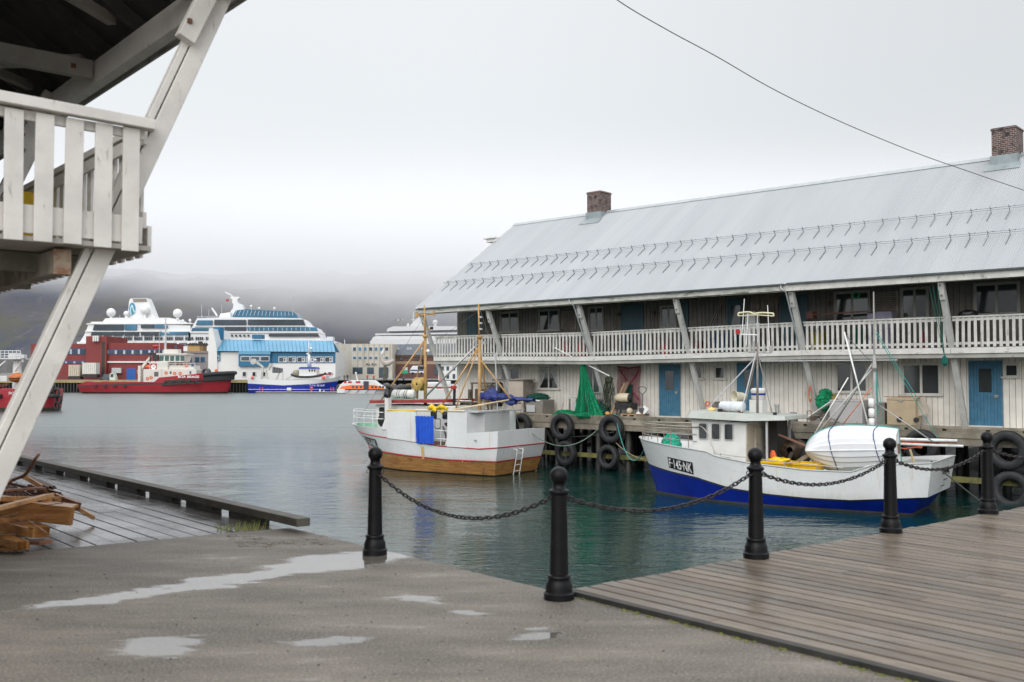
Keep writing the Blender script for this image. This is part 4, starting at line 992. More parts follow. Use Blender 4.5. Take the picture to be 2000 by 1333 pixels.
# wheelhouse
wz0 = .9
def house(parent, x0, x1, yh, z0, z1f, z1a, rake, mat_, name='wheelhouse', tumble=.05):
    g = MB(); xf = x0-rake
    g.add([(x0, -yh, z0), (x1, -yh, z0), (x1, yh, z0), (x0, yh, z0), (xf, -yh+tumble, z1f), (x1, -yh+tumble, z1a), (x1, yh-tumble, z1a), (xf, yh-tumble, z1f)],
          [(0, 3, 2, 1), (4, 5, 6, 7), (0, 1, 5, 4), (1, 2, 6, 5), (2, 3, 7, 6), (3, 0, 4, 7)])
    return g.build(name, mat_, parent, bevel=.03)
ho = house(bb, 1.95, 3.74, 1.15, wz0, 2.56, 2.44, .12, WHITE)
def rwin(parent, cx, y, cz, w, h, fr_m, gl_m, axis='y', r_=.05):
    def rr(w, h, r_, n=4):
        pts = []
        for (sx, sz, a0) in ((1, 1, 0), (-1, 1, 90), (-1, -1, 180), (1, -1, 270)):
            for k in range(n+1): a = R(a0+90*k/n); pts.append((sx*(w/2-r_)+r_*cos(a), sz*(h/2-r_)+r_*sin(a)))
        return pts
    o_ = rr(w+.05, h+.05, r_+.02); i_ = rr(w, h, r_); k = len(o_)
    def P(u_, v_, d_): return (cx+u_, y-d_, cz+v_) if axis == 'y' else (y+d_, cx+u_, cz+v_)
    g = MB(); vs = [P(a, b, .018) for a, b in o_]+[P(a, b, .018) for a, b in i_]+[P(a, b, -.0) for a, b in o_]+[P(a, b, .002) for a, b in i_]
    fs = [(j, (j+1) % k, (j+1) % k+k, j+k) for j in range(k)]+[(j+2*k, (j+1) % k+2*k, (j+1) % k, j) for j in range(k)]+[(j+k, (j+1) % k+k, (j+1) % k+3*k, j+3*k) for j in range(k)]
    g.add(vs, fs); f = g.build('window', fr_m, parent)
    g = MB(); g.add([P(a, b, .008) for a, b in i_], [tuple(range(k))]); g.build('pane', gl_m, f)
    return f
for cx in (2.27, 2.72, 3.17): rwin(bb, cx, -1.135, 2.13, .27, .50, LTGREY, GLASS)
for cy in (-.7, 0, .7): rwin(bb, cy, 1.86, 2.15, .5, .42, LTGREY, GLASS, 'x')
g = MB(); g.box(3.745, 3.76, -1.08, .1, wz0, 2.38); g.build('aft_panel', WSIDE, bb)
g = MB(); g.box(3.762, 3.79, -.35, .25, .95, 2.25); dr = g.build('aft_door', WSIDE, bb); g = MB()
for z in (1.2, 1.7): g.box(3.79, 3.81, -.33, -.25, z, z+.04)
g.build('hinge', STEEL, dr)
g = MB()  # roof with dropped fascia, reaching aft over two posts
R0 = [(1.55, -.9), (1.75, -1.32), (3.75, -1.34), (5.05, -1.15), (5.1, 1.15), (3.75, 1.34), (1.75, 1.32), (1.55, .9)]
vs = [(x*1.0, y, 2.56-.03*(x-1.6)+(.09 if x > 4 else 0)) for x, y in R0]; top = [(x+(.12 if x < 2 else -.05 if x > 5 else 0), y*.9, 2.80-.035*(x-1.6)) for x, y in R0]
n = len(R0); g.add(vs+top, [tuple(reversed(range(n))), tuple(range(n, 2*n))]+[(i, (i+1) % n, (i+1) % n+n, i+n) for i in range(n)]); ro = g.build('roof', ROOFG, bb, bevel=.02)
for y in (-1.08, 1.08): g = MB(); g.box(4.40, 4.46, y-.03, y+.03, .76, 2.55); g.build('roof_post', LTGREY, bb)
g = MB(); g.box(4.0, 4.35, .1, 1.1, .76, 2.5); g.build('opening_fill', M('dark_opening', (.03, .03, .028), .6), bb)  # dark box filling the opening behind the wheelhouse
# on the roof: mast, raft canister, fan horn, antennas
g = MB(); g.tube([(3.72, 0, 2.7), (3.74, 0, 5.05)], .045, 10, r1=.032); ms = g.build('mast', M('grey_brown_mast', (.22, .19, .17), .5, var=.2), bb, smooth=True)
g = MB(); g.tube([(3.74, 0, 5.0), (3.75, 0, 5.9)], .022, 8); g.tube([(3.75, 0, 5.45), (3.75, 0, 5.72)], [.03, .07], 10); g.build('topmast', LTGREY, ms)
g = MB(); g.tube([(3.4, 0, 4.75), (4.2, 0, 4.72)], .025, 6); g.tube([(3.5, 0, 4.76), (3.5, 0, 5.02)], .035, 8); g.tube([(3.62, 0, 4.76), (3.62, 0, 5.12)], .03, 8); g.tube([(3.98, 0, 4.74), (3.98, 0, 5.0)], .035, 8); g.tube([(4.2, 0, 4.72), (4.2, 0, 4.95)], .05, 8); g.build('lantern', STEEL, ms)
g = MB(); g.tube([(3.35, 0, 4.98), (3.42, 0, 6.05)], .016, 5); g.tube([(3.2, 0, 5.32), (3.3, 0, 6.55)], .014, 5); g.tube([(4.16, 0, 4.9), (4.10, 0, 6.3)], .014, 5); g.tube([(3.1, 0, 5.36), (3.75, 0, 5.32)], .02, 5); g.build('whip_aerial', GL, ms)
g = MB(); g.tube(cat([(3.08, 0, 6.08), (3.45, 0, 6.10), (3.62, 0, 6.04), (3.9, 0, 6.06), (4.3, 0, 6.02)], 3), .03, 6); g.tube(cat([(3.08, 0, 5.98), (3.7, 0, 5.99), (4.3, 0, 5.93)], 3), .02, 6); g.tube([(3.08, 0, 5.98), (3.08, 0, 6.08)], .03, 6); g.tube([(4.3, 0, 5.93), (4.3, 0, 6.02)], .03, 6); g.tube([(3.75, 0, 5.85), (3.75, 0, 6.05)], .02, 5); g.build('radar_bar', M('yellowed_white', (.68, .64, .42), .5), ms)
g = MB(); g.box(3.0, 3.12, -.06, .06, 5.36, 5.5); g.build('red_lamp', REDP, ms)
for a, b, m_ in (((3.70, 0, 4.6), (1.95, -.2, 2.76), LTGREY), ((3.68, 0, 4.5), (3.0, .6, 2.75), STEEL), ((3.7, -.02, 4.75), (3.45, -.75, 2.78), LTGREY), ((3.78, 0, 4.55), (4.15, .2, 2.72), STEEL)):
    g = MB(); g.tube([a, b], .022, 6); g.build('mast_stay', m_, bb)
cn = MB(); c_ = V((3.02, -.45, 2.94)); cn.T = Mx.Translation(c_)
pr = [(-.43, .02), (-.43, .13), (-.38, .17), (-.05, .175), (-.04, .16), (-.02, .16), (-.01, .175), (.05, .175), (.38, .17), (.43, .13), (.43, .02)]
cn.lathe([(r_, x) for x, r_ in pr], n=18, axis='X'); cn.T = None
rf_ = cn.build('liferaft_canister', M('raft_white', (.66, .69, .72), .45, dirt=(.45, .38, .3), da=.2), bb, smooth=True)
g = MB(); 
for x in (2.75, 3.3): g.box(x-.03, x+.03, -.62, -.28, 2.72, 2.80)
g.build('cradle', RUST, rf_)
g = MB(); g.T = Mx.Translation((2.95, .45, 3.25)) @ Mx.Rotation(R(-35), 4, 'Z') @ Mx.Rotation(R(-12), 4, 'Y'); g.lathe([(.0, .24), (.10, .22), (.15, .05), (.16, -.12), (.22, -.25), (.20, -.25), (.14, -.12), (.0, -.10)], n=20, axis='Y'); g.T = None; g.tube([(2.95, .5, 2.75), (2.95, .45, 3.15)], .05, 8)
g.build('fan_cowl', M('cream_cowl', (.60, .56, .42), .4, dirt=(.3, .2, .1), da=.2), bb, smooth=True)
g = MB(); g.T = Mx.Translation((3.45, .8, 3.35)); g.lathe([(.20, -.2), (.24, -.18), (.24, .05), (.25, .07), (.25, .14), (.2, .19), (0, .2)], n=24); g.T = None
sr = g.build('radome', WHITE, bb, smooth=True); g = MB(); g.T = Mx.Translation((3.45, .8, 3.35)); g.lathe([(.243, -.05), (.243, .02)], n=24); g.T = None; g.build('blue_band', BLUEP, sr)
g = MB(); g.box(3.25, 3.7, .5, 1.0, 2.72, 3.15); g.build('radome_box', WHITE, bb)
g = MB(); g.lathe([(.0, 0), (.14, 0), (.15, .05), (.10, .12), (0, .14)], c=(2.25, -.35, 2.76), n=18); g.build('dome_lamp', M('amber_white', (.7, .5, .2), .4), bb, smooth=True)
g = MB(); g.box(2.62, 2.74, -.75, -.62, 2.74, 2.86); g.build('searchlight', BLKP, bb); g = MB(); g.box(4.5, 4.6, -.7, -.6, 2.66, 2.78); g.build('searchlight', BLKP, bb)
g = MB(); g.tube([(4.35, .1, 2.65), (4.35, .1, 2.95)], .07, 10); g.tube([(4.35, .1, 2.95), (4.35, .1, 3.02)], .09, 10); g.build('exhaust', STEEL, bb)
# bow rail
def bowrail(parent, pts_top, zf, post_xs, h, mat_, r_=.018, mids=(.5,)):
    g = MB(); g.tube(cat(pts_top, 5), r_, 6); g.build('top_rail', mat_, parent, smooth=True)
xs2 = [2.05, 1.75, 1.1, .5, .0, -.35]
def bt(x, s): return V((x, s*min(1.15, max(.05, abs(hy(x, -1))-.12)), 2.30-.02*x))
near = [bt(x, -1) for x in xs2]; far = [bt(x, 1) for x in xs2[::-1]]
g = MB(); g.tube(cat([V((2.85, -1.5, 1.42)), V((2.7, -1.45, 1.75)), V((2.55, -1.38, 2.05)), V((2.3, -1.3, 2.28))]+near+[V((-.48, 0, 2.32))]+far, 4), .019, 6); br_ = g.build('bow_rail', M('stainless_rail', (.42, .38, .33), .3, metal=.6), bb, smooth=True)
for f in (.33, .66):
    g = MB(); g.tube(cat([V((p.x, p.y, zs(p.x)+(p.z-zs(p.x))*f)) for p in near]+[V((-.5, 0, 1.78+(2.32-1.78)*f))]+[V((p.x, p.y, zs(p.x)+(p.z-zs(p.x))*f)) for p in far], 4), .013, 5); g.build('mid_rail', STEEL, br_)
for p in near[1:]+far[:-1]+[V((-.45, 0, 2.31))]:
    g = MB(); g.tube([(p.x, p.y, zs(p.x)-.05), p], .015, 6); g.build('stanchion', M('rusty_stanchion', (.32, .24, .18), .5, metal=.3) if 'RSX' not in globals() else RSX, br_)
    RSX = bpy.data.materials['rusty_stanchion']
g = MB(); g.tube([(2.85, -1.63, 1.45), (4.1, -1.66, 1.36), (5.2, -1.68, 1.28), (7.0, -1.66, 1.20)], .016, 6); 
for x in (3.1, 4.1, 5.2, 6.2): g.tube([(x, -1.66, zs(x)-.03), (x, -1.66, zs(x)+.13)], .012, 5)
g.build('side_rail', STEEL, bb)
# aft mast, gallows, spars
g = MB(); g.tube([(7.45, .3, .75), (7.45, .25, 4.6)], .05, 10); am = g.build('aft_mast', M('grey_pole', (.36, .37, .36), .45, var=.2), bb, smooth=True)
g = MB(); g.tube([(7.45, .25, 4.4), (7.47, .2, 6.6)], .03, 8, r1=.02); g.lathe([(.06, 4.1), (.09, 4.2), (.06, 4.45)], c=(7.45, .25, 0), n=10); g.build('topmast', STEEL, am)
g = MB()
for k in range(3): g.lathe([(.05, 0), (.09, .02), (.09, .26), (.05, .28)], c=(7.38, .1, 2.35+k*.31), n=14)
g.build('float_stack', GL, am, smooth=True)
for a, b, r_, m_ in (((7.40, .25, 4.2), (5.6, -.3, 1.9), .020, LTGREY), ((7.40, .25, 4.35), (5.75, .6, 1.9), .03, STEEL), ((6.65, .2, 3.9), (5.35, -.1, 1.6), .018, GL), ((6.6, .0, 5.35), (7.35, .1, 2.1), .026, GL), ((7.5, .2, 3.1), (9.2, .1, 1.95), .022, STEEL), ((7.38, .2, 3.6), (6.2, .3, 2.1), .016, ROPEO)):
    g = MB(); g.tube([a, b], r_, 7); g.build('spar', m_, bb, smooth=True)
for a, b in (((7.5, .25, 5.4), (8.8, .6, 3.0)), ((7.5, .25, 5.3), (9.1, 1.2, 2.0)), ((7.5, .25, 4.2), (7.72, .5, 1.9)), ((7.48, .25, 4.3), (7.60, .35, 2.0)), ((7.5, .25, 4.1), (7.55, .2, 1.9))):
    g = MB(); g.tube(sag(a, b, .02, 4), .011, 5); g.build('stay_rope', TURQ, bb)
g = MB(); g.tube([(6.6, 0, 5.3), (7.4, .2, 4.35)], .01, 5); g.tube([(7.3, .2, 4.2), (7.0, .1, 3.7), (6.7, .0, 5.3)], .006, 4); g.build('stay_wire', RIGG, bb)
g = MB()   # winch with drums behind the wheelhouse
g.lathe([(.10, -.35), (.34, -.33), (.34, -.28), (.14, -.26), (.14, .26), (.34, .28), (.34, .33), (.1, .35)], c=(4.85, .2, 1.55), n=20, axis='Y'); wn_ = g.build('winch_drum', M('greasy_brown_steel', (.07, .045, .03), .5, metal=.4, var=.5, vs=8), bb, smooth=True)
g = MB(); g.beam((4.6, .1, .8), (5.3, .1, 1.6), .14, .14); g.beam((5.2, .0, 1.0), (5.75, -.2, 1.7), .12, .12); g.beam((4.7, -.4, .8), (5.0, -.35, 1.5), .1, .1); g.build('winch_frame', M('dark_machine', (.05, .05, .05), .5, metal=.3), wn_)
g = MB(); g.beam((4.5, -.2, 2.05), (5.7, -.3, 1.62), .05, .06); g.tube([(5.55, -.35, 1.60), (5.75, -.3, 1.72)], .08, 8); g.build('hauler_arm', M('reddish_arm', (.30, .16, .12), .6), bb)
g = MB(); g.beam((5.0, -.6, 1.05), (5.85, -.55, 1.62), .09, .12); g.build('hauler_bracket', GREYB, bb)
g = MB(); g.lathe([(.0, .0), (.10, .0), (.08, .3), (.09, .5), (.10, .62), (.05, .75), (0, .76)], c=(4.52, -.75, .8), n=14); crumple(g, .05, 5); g.build('oilskin', ORNG, bb, smooth=True)
# rolled orange and white poles on the stern quarter
g = MB()
g.tube([(6.9, .98, 1.95), (9.75, .72, 1.98)], .045, 8); g.tube([(6.9, 1.1, 1.80), (9.9, .8, 1.82)], .04, 8); g.build('boom_pole', GL, bb, smooth=True)
g = MB(); g.tube(cat([(7.0, 1.15, 1.9), (7.8, 1.1, 1.86), (8.6, 1.0, 1.9), (9.7, .85, 1.94)], 4), [.07, .05, .07, .075, .06, .05, .065, .07, .05, .06, .055, .05, .03], 8); g.tube(cat([(7.6, 1.1, 1.72), (8.0, 1.0, 1.66), (8.7, .9, 1.74)], 4), .03, 7); crumple(g, .04, 5)
g.build('rolled_orange_sail', M('orange_red_cloth', (.50, .10, .05), .7, var=.2, bump=.5, bs=10), bb, smooth=True)
g = MB(); g.tube([(8.95, -.9, 1.0), (8.75, -.95, 1.78)], .035, 7); g.build('tiller_stick', M('worn_yellow_stick', (.42, .33, .18), .6), bb)
g = MB(); g.box(8.3, 9.2, -1.35, 1.2, 1.28, 1.33); g.build('stern_locker', M('grey_green_lid', (.32, .35, .33), .5), bb)
for k in range(4): pass
def netpile(name, label, c, r_, sc, mat_, n=60, rr=.012, group=None, kind=None, rz=0, parent=None, flat=.0):
    """a heap of loose netting or rope: a lumpy core wrapped in many loose strands"""
    g = MB(); g.ball(c, r_*.93, 18, sc, 10, jit=.06)
    for k in range(n):
        a = random.uniform(0, 6.28); t0 = random.uniform(-.2, 1.3); pts = []
        da = random.uniform(-1.4, 1.4); dt = random.uniform(-.7, .7); 
        for j in range(7):
            aa = a+da*j/6; tt = max(-.1, min(1.5, t0+dt*j/6)); q_ = r_*(1+random.uniform(-.05, .09))
            pts.append((c[0]+q_*sc[0]*cos(tt)*cos(aa), c[1]+q_*sc[1]*cos(tt)*sin(aa), c[2]+q_*sc[2]*sin(tt)))
        g.tube(cat(pts, 2), rr, 4, cap=False)
    if parent is not None: return g.build(name, mat_, parent, auto=50)
    o = g.build(name, mat_, auto=50, **G(label, name.replace('_', ' '), group)); return o
nt_ = netpile('net_heap', 'bright green rope net heaped on the blue boat foredeck', (0, 0, .24), .30, (1.15, .8, 1.25), M('bright_green_net', (.03, .45, .30), .8, var=.25, vs=15, bump=.6, bs=40), 90, .012)
nt_.location = BF.w(.75, -.35, 1.30); nt_.rotation_euler = (0, 0, BF.rz)
g = MB(); g.tube(cat([(.9, -.4, 1.36), (1.3, -.2, 1.35), (1.7, .1, 1.34), (2.0, -.3, 1.34)], 5), .02, 5); g.tube(cat([(.8, .3, 1.36), (1.4, .4, 1.35), (1.85, .6, 1.34)], 5), .02, 5)
g.v = [tuple(V(v)*BF.sc) for v in g.v]; g.build('rope', TURQ, loc=BF.o, rz=BF.rz, smooth=True, **G('turquoise rope lying loose on the blue boat foredeck', 'rope'))
# yellow crates
for i, (x, y, z, w, lb) in enumerate(((4.85, -1.05, .76, 1.05, 'yellow fish crate on deck next to the wheelhouse'), (5.65, -1.05, .76, .95, 'yellow fish crate between the other crate and the skiff'), (6.15, -1.3, .74, .5, 'low yellow crate tucked under the skiff bow'))):
    g = MB(); h = .48 if i < 2 else .22; t_ = .03; W2 = w/2; D2 = .36
    g.ext([(-W2*.93, -D2*.93, 0), (W2*.93, -D2*.93, 0), (W2, -D2, h), (-W2, -D2, h)], (0, .03, 0)); g.ext([(-W2*.93, D2*.93, 0), (W2*.93, D2*.93, 0), (W2, D2, h), (-W2, D2, h)], (0, -.03, 0))
    g.box(-W2*.95, -W2*.90, -D2*.9, D2*.9, 0, h); g.box(W2*.90, W2*.95, -D2*.9, D2*.9, 0, h); g.box(-W2*.9, W2*.9, -D2*.9, D2*.9, .0, .03); g.box(-W2-.02, W2+.02, -D2-.03, -D2+.005, h-.07, h-.02); g.box(-W2-.02, W2+.02, D2-.005, D2+.03, h-.07, h-.02)
    for k in (-.6, -.2, .2, .6): g.box(W2*k-.015, W2*k+.015, -D2-.015, -D2+.03, .05, h-.08)
    o = g.build('fish_crate', YELL, loc=BF.w(x, y, z), rz=BF.rz, bevel=.006, **G(lb, 'crate', 'yellow fish crates on the blue boat'))
g = MB(); g.ball((0, 0, 0), .25, 22, (1.6, .8, .35), 12); crumple(g, .06, 6); g.build('oilskin_bundle', YELL, loc=BF.w(4.75, -.95, 1.27), rz=BF.rz, smooth=True, **G('crumpled yellow oilskin lying on the left yellow crate', 'oilskin'))
# the skiff
sk = thing('skiff', 'white clinker skiff lying on its side on the blue boat deck, lashed with blue rope', 'skiff', BF.w(5.50, -.75, 1.62), BF.rz)
sk.rotation_euler = (R(-88), R(-3.2), BF.rz); sk.rotation_mode = 'XYZ'
L_ = 2.8; rs = []
def srow(B, z, x0, p, full=.45): return hrow(x0, L_, B, p, .80, lambda x: z+.10*max(0, 1-x/1.2)**2*(1 if z > -.3 else .6), 30, full)
prof = [(.015, -.42, .25, .8), (.19, -.405, .20, .8), (.225, -.37, .19, .8), (.35, -.335, .14, .78), (.385, -.29, .13, .78), (.51, -.24, .09, .68), (.545, -.185, .08, .68), (.61, -.115, .05, .62), (.645, -.06, .04, .62), (.68, .04, .02, .56), (.70, .10, .0, .56)]
rs = [srow(*q_) for q_ in prof]
SKW = M('white_skiff_gelcoat', (.76, .77, .78), .3, var=.03, dirt=(.5, .5, .48), da=.08)
g = MB()
for i in range(len(rs)-1):
    g.grid([rs[i], rs[i+1]]); g.grid([[V((p.x, -p.y, p.z)) for p in rs[i]], [V((p.x, -p.y, p.z)) for p in rs[i+1]]], True)
    a, b = rs[i][-1], rs[i+1][-1]; g.add([a, V((a.x, -a.y, a.z)), V((b.x, -b.y, b.z)), b], [(0, 1, 2, 3)])
g.build('hull', SKW, sk, auto=25)
g = MB(); g.tube([(p.x, 0, p.z-.01) for p in rs[0][::3]], .022, 6); g.build('keel', SKW, sk)
rub(sk, rs[-1], .022, M('teal_gunwale', (.05, .28, .25), .5), 'gunwale')
g = MB(); g.box(L_+.0, L_+.03, -.14, .14, -.2, .02); g.build('motor_pad', M('brown_pad', (.16, .10, .07), .6), sk)
for xx in (.95, 2.25):
    g = MB(); pts = []
    for j in range(13):
        k = j*(len(rs)-1)*2/12; 
        idx = len(rs)-1-k if k <= len(rs)-1 else k-(len(rs)-1); sgn = -1 if k <= len(rs)-1 else 1
        r_ = rs[int(round(idx))]; y = None
        for p, q_ in zip(r_[:-1], r_[1:]):
            if p.x <= xx <= q_.x: y = p.y+(q_.y-p.y)*(xx-p.x)/(q_.x-p.x); z = p.z+(q_.z-p.z)*(xx-p.x)/(q_.x-p.x)
        n_ = V((0, y, z+.05)).normalized(); pts.append(V((xx+.08*sin(j*.5), -sgn*y*-1, z))+V((0, -sgn*n_.y*-1, n_.z))*.016)
    g.tube(cat(pts, 3), .013, 6); g.build('lashing', BLUET, sk, smooth=True)
# ======== brown and white boat
u = V((.835, -.55, 0)).normalized(); NF = Frame((-6.5, 45.1, WATER), math.atan2(u.y, u.x))
nb = frame_thing('fishing_boat', 'old white fishing boat with varnished brown bottom, yellow masts and blue curtain', 'fishing boat', NF)
zs2 = lambda x: lerp_tab([(-.7, 1.88), (.5, 1.80), (2.3, 1.74), (2.55, 1.9), (2.7, 2.50), (4.2, 2.52)], x)
BRW = None
def plankwood():
    m, t, b = mnew('varnished_planking'); c = coord(t, (.7, .7, 9)); c1 = coord(t)
    col = mixc(t, rng(t, noise(t, c, 2.4, 7, .7), .3, .7), (.25, .105, .030), (.50, .26, .085))
    col = mixc(t, rng(t, noise(t, c1, 3, 6, .7), .56, .70, 0, .75), col, (.10, .045, .02))
    z = nd(t, 'ShaderNodeSeparateXYZ', {0: c1}).outputs[2]
    col = mixc(t, rng(t, z, .08, .0), col, (.05, .03, .02))
    t.links.new(col, b.inputs['Base Color']); b.inputs['Roughness'].default_value = .35; return m
VW = plankwood()
z1_ = lambda x: lerp_tab([(-.6, 1.57), (1.3, 1.42), (3.5, 1.30), (5.4, 1.12), (7.4, 1.07), (8.4, 1.16)], x)
z2_ = lambda x: lerp_tab([(0, .88), (1.5, .76), (3.5, .66), (5.7, .57), (8.2, .59)], x)
r2 = [hrow(1.0, 7.6, .03, 1, 1, lambda x: -.8), hrow(.5, 7.85, 1.45, 1.0, .9, lambda x: -.1), hrow(.3, 8.0, 1.62, .95, .95, lambda x: .03), hrow(.06, 8.12, 1.74, .80, .97, lambda x: z2_(x)-.03), hrow(.04, 8.14, 1.75, .80, .97, lambda x: z2_(x)+.03),
      hrow(-.50, 8.26, 1.81, .64, .97, lambda x: z1_(x)-.025), hrow(-.52, 8.26, 1.815, .635, .97, lambda x: z1_(x)+.025),
      hrow(-.72, 8.28, 1.83, .55, .96, lambda x: lerp_tab([(-.7, 1.86), (.5, 1.79), (2.3, 1.74), (4.20, 1.70), (4.24, 1.17), (5.82, 1.15), (5.86, 1.68), (6.9, 1.68), (7.2, 1.72), (8.3, 1.80)], x))]
GRD = M('sea_green_deck', (.22, .42, .30), .5, var=.12, dirt=(.4, .4, .34), da=.15)
hull('hull', nb, r2, [1, 2, 1, 3, 0, 3, 0], [WHULL2, VW, MUD, REDP], deck=lambda x: 1.38 if x < 2.4 else .9, deckmat=GRD, thick=.05)
g = MB(); k = [V((p.x+.12, min(-.01, p.y+.08), p.z-.01)) for p in r2[-1] if p.x < 2.5]; k2 = [V((p.x+.2, min(-.01, p.y+.16), p.z-.25)) for p in r2[-1] if p.x < 2.5]; g.grid([k, k2]); g.grid([[V((p.x, -p.y, p.z)) for p in k], [V((p.x, -p.y, p.z)) for p in k2]], True); g.build('inner_bulwark', GRD, nb)
for i in (3, 5): rub(nb, r2[i], .024, REDP, 'rubbing_strake', y=.03)
def hy2(x, k=-1):
    r_ = r2[k]
    for p, q_ in zip(r_[:-1], r_[1:]):
        if p.x <= x <= q_.x: return p.y+(q_.y-p.y)*(x-p.x)/(q_.x-p.x)
    return r_[-1].y
def hsz(x, z):
    return rsurf(r2[4], r2[5], x, z)
x0, x1 = .62, 1.75
plate(nb, hsz, 'F-16-NK', (x0, x1, 1.34, .97, 1.24, .84), .40, GL, BLKP)
# rust streaks run down from scuppers
for x, z, l, w in ((4.55, 1.05, .5, .09), (6.55, .62, .12, .03)):
    g = MB(); y = hsz(x, z)-.006; g.add([(x-w, y, z), (x+w, y, z), (x+w*.8, hsz(x, z-l)-.006, z-l), (x-w*.5, hsz(x, z-l)-.006, z-l)], [(0, 3, 2, 1)]); g.build('rust_streak', M('yellow_rust_streak', (.62, .42, .16), .5, var=.2), nb)
# shelter sides, flush with the hull
def side_panel(x0, x1, zt, name, mat_=WHULL2, z0=None):
    for s in (-1, 1):
        n = 8; lo = []; hi = []
        for i in range(n+1):
            x = x0+(x1-x0)*i/n; y = abs(hy2(x))*s; lo.append(V((x, y, z1_(x)+.0 if z0 is None else z0))); hi.append(V((x, y*.985, zt(x))))
        g = MB(); 
        ins = lambda r_: [V((p.x, p.y*(1-.035/abs(p.y)), p.z)) for p in r_]
        a, b = [V((p.x, p.y*1.006, p.z)) for p in lo], [V((p.x, p.y*1.006, p.z)) for p in hi]; c, d_ = ins(lo), ins(hi)
        g.grid([a, b, d_, c, a], s > 0); g.add([a[0], b[0], d_[0], c[0]], [(0, 1, 2, 3)]); g.add([a[-1], b[-1], d_[-1], c[-1]], [(0, 1, 2, 3)])
        g.build(name, mat_, nb)
side_panel(2.62, 4.22, lambda x: 2.49+.01*x, 'shelter_side'); side_panel(5.84, 6.80, lambda x: 2.53, 'shelter_side')
g = MB()
for s in (-1, 1): y = abs(hy2(2.4))*s; g.ext([(2.30, y, 1.7), (2.64, y, 1.7), (2.64, y, 2.5)], (0, s*.03, 0))
g.build('shelter_bracket', WHULL2, nb)
g = MB(); y = 1.5; g.add([(6.80, -1.75, .9), (7.25, -1.2, .9), (7.25, -1.2, 2.50), (6.80, -1.75, 2.52)], [(0, 1, 2, 3)]); g.build('aft_bulkhead', LTGREY, nb)
g = MB(); g.box(7.22, 7.27, -1.2, .6, .9, 2.50); g.build('aft_bulkhead', LTGREY, nb)
g = MB(); g.box(6.78, 7.3, -1.7, 1.7, 2.50, 2.56); g.box(5.84, 6.78, -1.78, -1.2, 2.54, 2.58); g.build('shelter_roof', LTGREY, nb)
g = MB(); g.tube([(2.6, -1.75, 2.52), (4.2, -1.8, 2.53)], .035, 8); g.build('yellow_edge', YELL, nb)
g = MB(); g.tube([(4.2, -1.8, 2.55), (6.7, -1.78, 2.56)], .045, 8); g.build('cross_pole', M('cream_pole', (.66, .58, .42), .5), nb)
g = MB()
g.tube(cat([(4.85, -1.8, 2.62), (5.05, -1.82, 2.7), (5.3, -1.8, 2.66), (5.55, -1.82, 2.71), (5.85, -1.8, 2.62)], 8), [.04+.06*abs(sin(i*.21)) for i in range(33)], 14); g.ball((5.2, -1.86, 2.56), .08, 14, (1.3, .6, 1.2), 9); g.ball((5.6, -1.86, 2.56), .07, 14, (1.1, .6, 1.3), 9); crumple(g, .05, 6)
g.build('yellow_oilskin', YELL, smooth=True, loc=NF.o, rz=NF.rz, **G('yellow oilskin rolled over the cream pole above the blue curtain', 'oilskin'))
g = MB(); n = 36; rr = []
for z in (2.32, 2.1, 1.6, 1.2):
    rr.append([(4.24+.98*i/n+(.06*(2.3-z) if i < 6 else 0), -1.90+.035*sin(i*1.05)+.015*sin(i*.4+z), z-(.01*sin(i*.9))) for i in range(n+1)])
g.grid(rr); g.build('blue_curtain', BLUEC, smooth=True, loc=NF.o, rz=NF.rz, **G('bright blue tarpaulin curtain hanging in the brown boat side opening', 'curtain'))
g = MB()
for (a, b) in (((5.25, -1.8, 1.75), (5.84, -1.8, 1.74)), ((5.25, -1.8, 1.42), (5.84, -1.8, 1.40))): g.tube([a, b], .018, 6)
g.tube([(5.5, -1.8, 1.1), (5.5, -1.8, 1.75)], .014, 5); g.build('opening_rail', GL, nb)
g = MB(); g.box(4.3, 5.9, -1.1, .9, .95, 1.25); g.build('hatch', M('hatch_brown', (.24, .18, .13), .6, var=.3), nb)
g = MB(); g.tube(cat([(5.15, -1.2, 1.9), (5.3, -1.2, 1.5), (5.35, -1.2, 1.1)], 4), .03, 6); g.tube(cat([(5.2, -1.15, 2.0), (5.45, -1.1, 1.9), (5.7, -1.1, 1.4), (5.8, -1.1, 1.1)], 4), .04, 6); g.ball((5.4, -1.15, 1.98), .12, 8, (1.5, .6, .8), 5, jit=.2); g.build('hose', M('dark_red_hose', (.10, .03, .03), .6), nb)
# wheelhouse with red roof edge
h2 = house(nb, 1.55, 5.7, 1.05, .9, 2.72, 2.72, .25, WHITE, 'wheelhouse', .03)
for cx, cz, w in ((1.75, 2.42, .34), (4.55, 2.38, .26), (5.15, 2.38, .24)): rwin(nb, cx, -1.035, cz, w, .34, BLKP, GLASS)
for cx in (4.3, 4.75): rwin(nb, cx, -1.02, 1.98, .26, .38, BLKP, GLASS)
g = MB(); o_ = [(.95, -.8), (1.2, -1.28), (4.9, -1.28), (5.2, -1.0), (5.2, 1.0), (4.9, 1.28), (1.2, 1.28), (.95, .8)]; zt = lambda x: 2.72+.12*abs(x-2.4)/2.2
vs = [(x, y, zt(x)) for x, y in o_]; tp = [(x, y, zt(x)+.13) for x, y in o_]; n = 8
g.add(vs+tp, [tuple(reversed(range(n)))]+[(i, (i+1) % n, (i+1) % n+n, i+n) for i in range(n)]); g.build('roof_edge', M('dark_red_paint', (.33, .03, .03), .45, dirt=(.5, .45, .42), da=.14), nb)
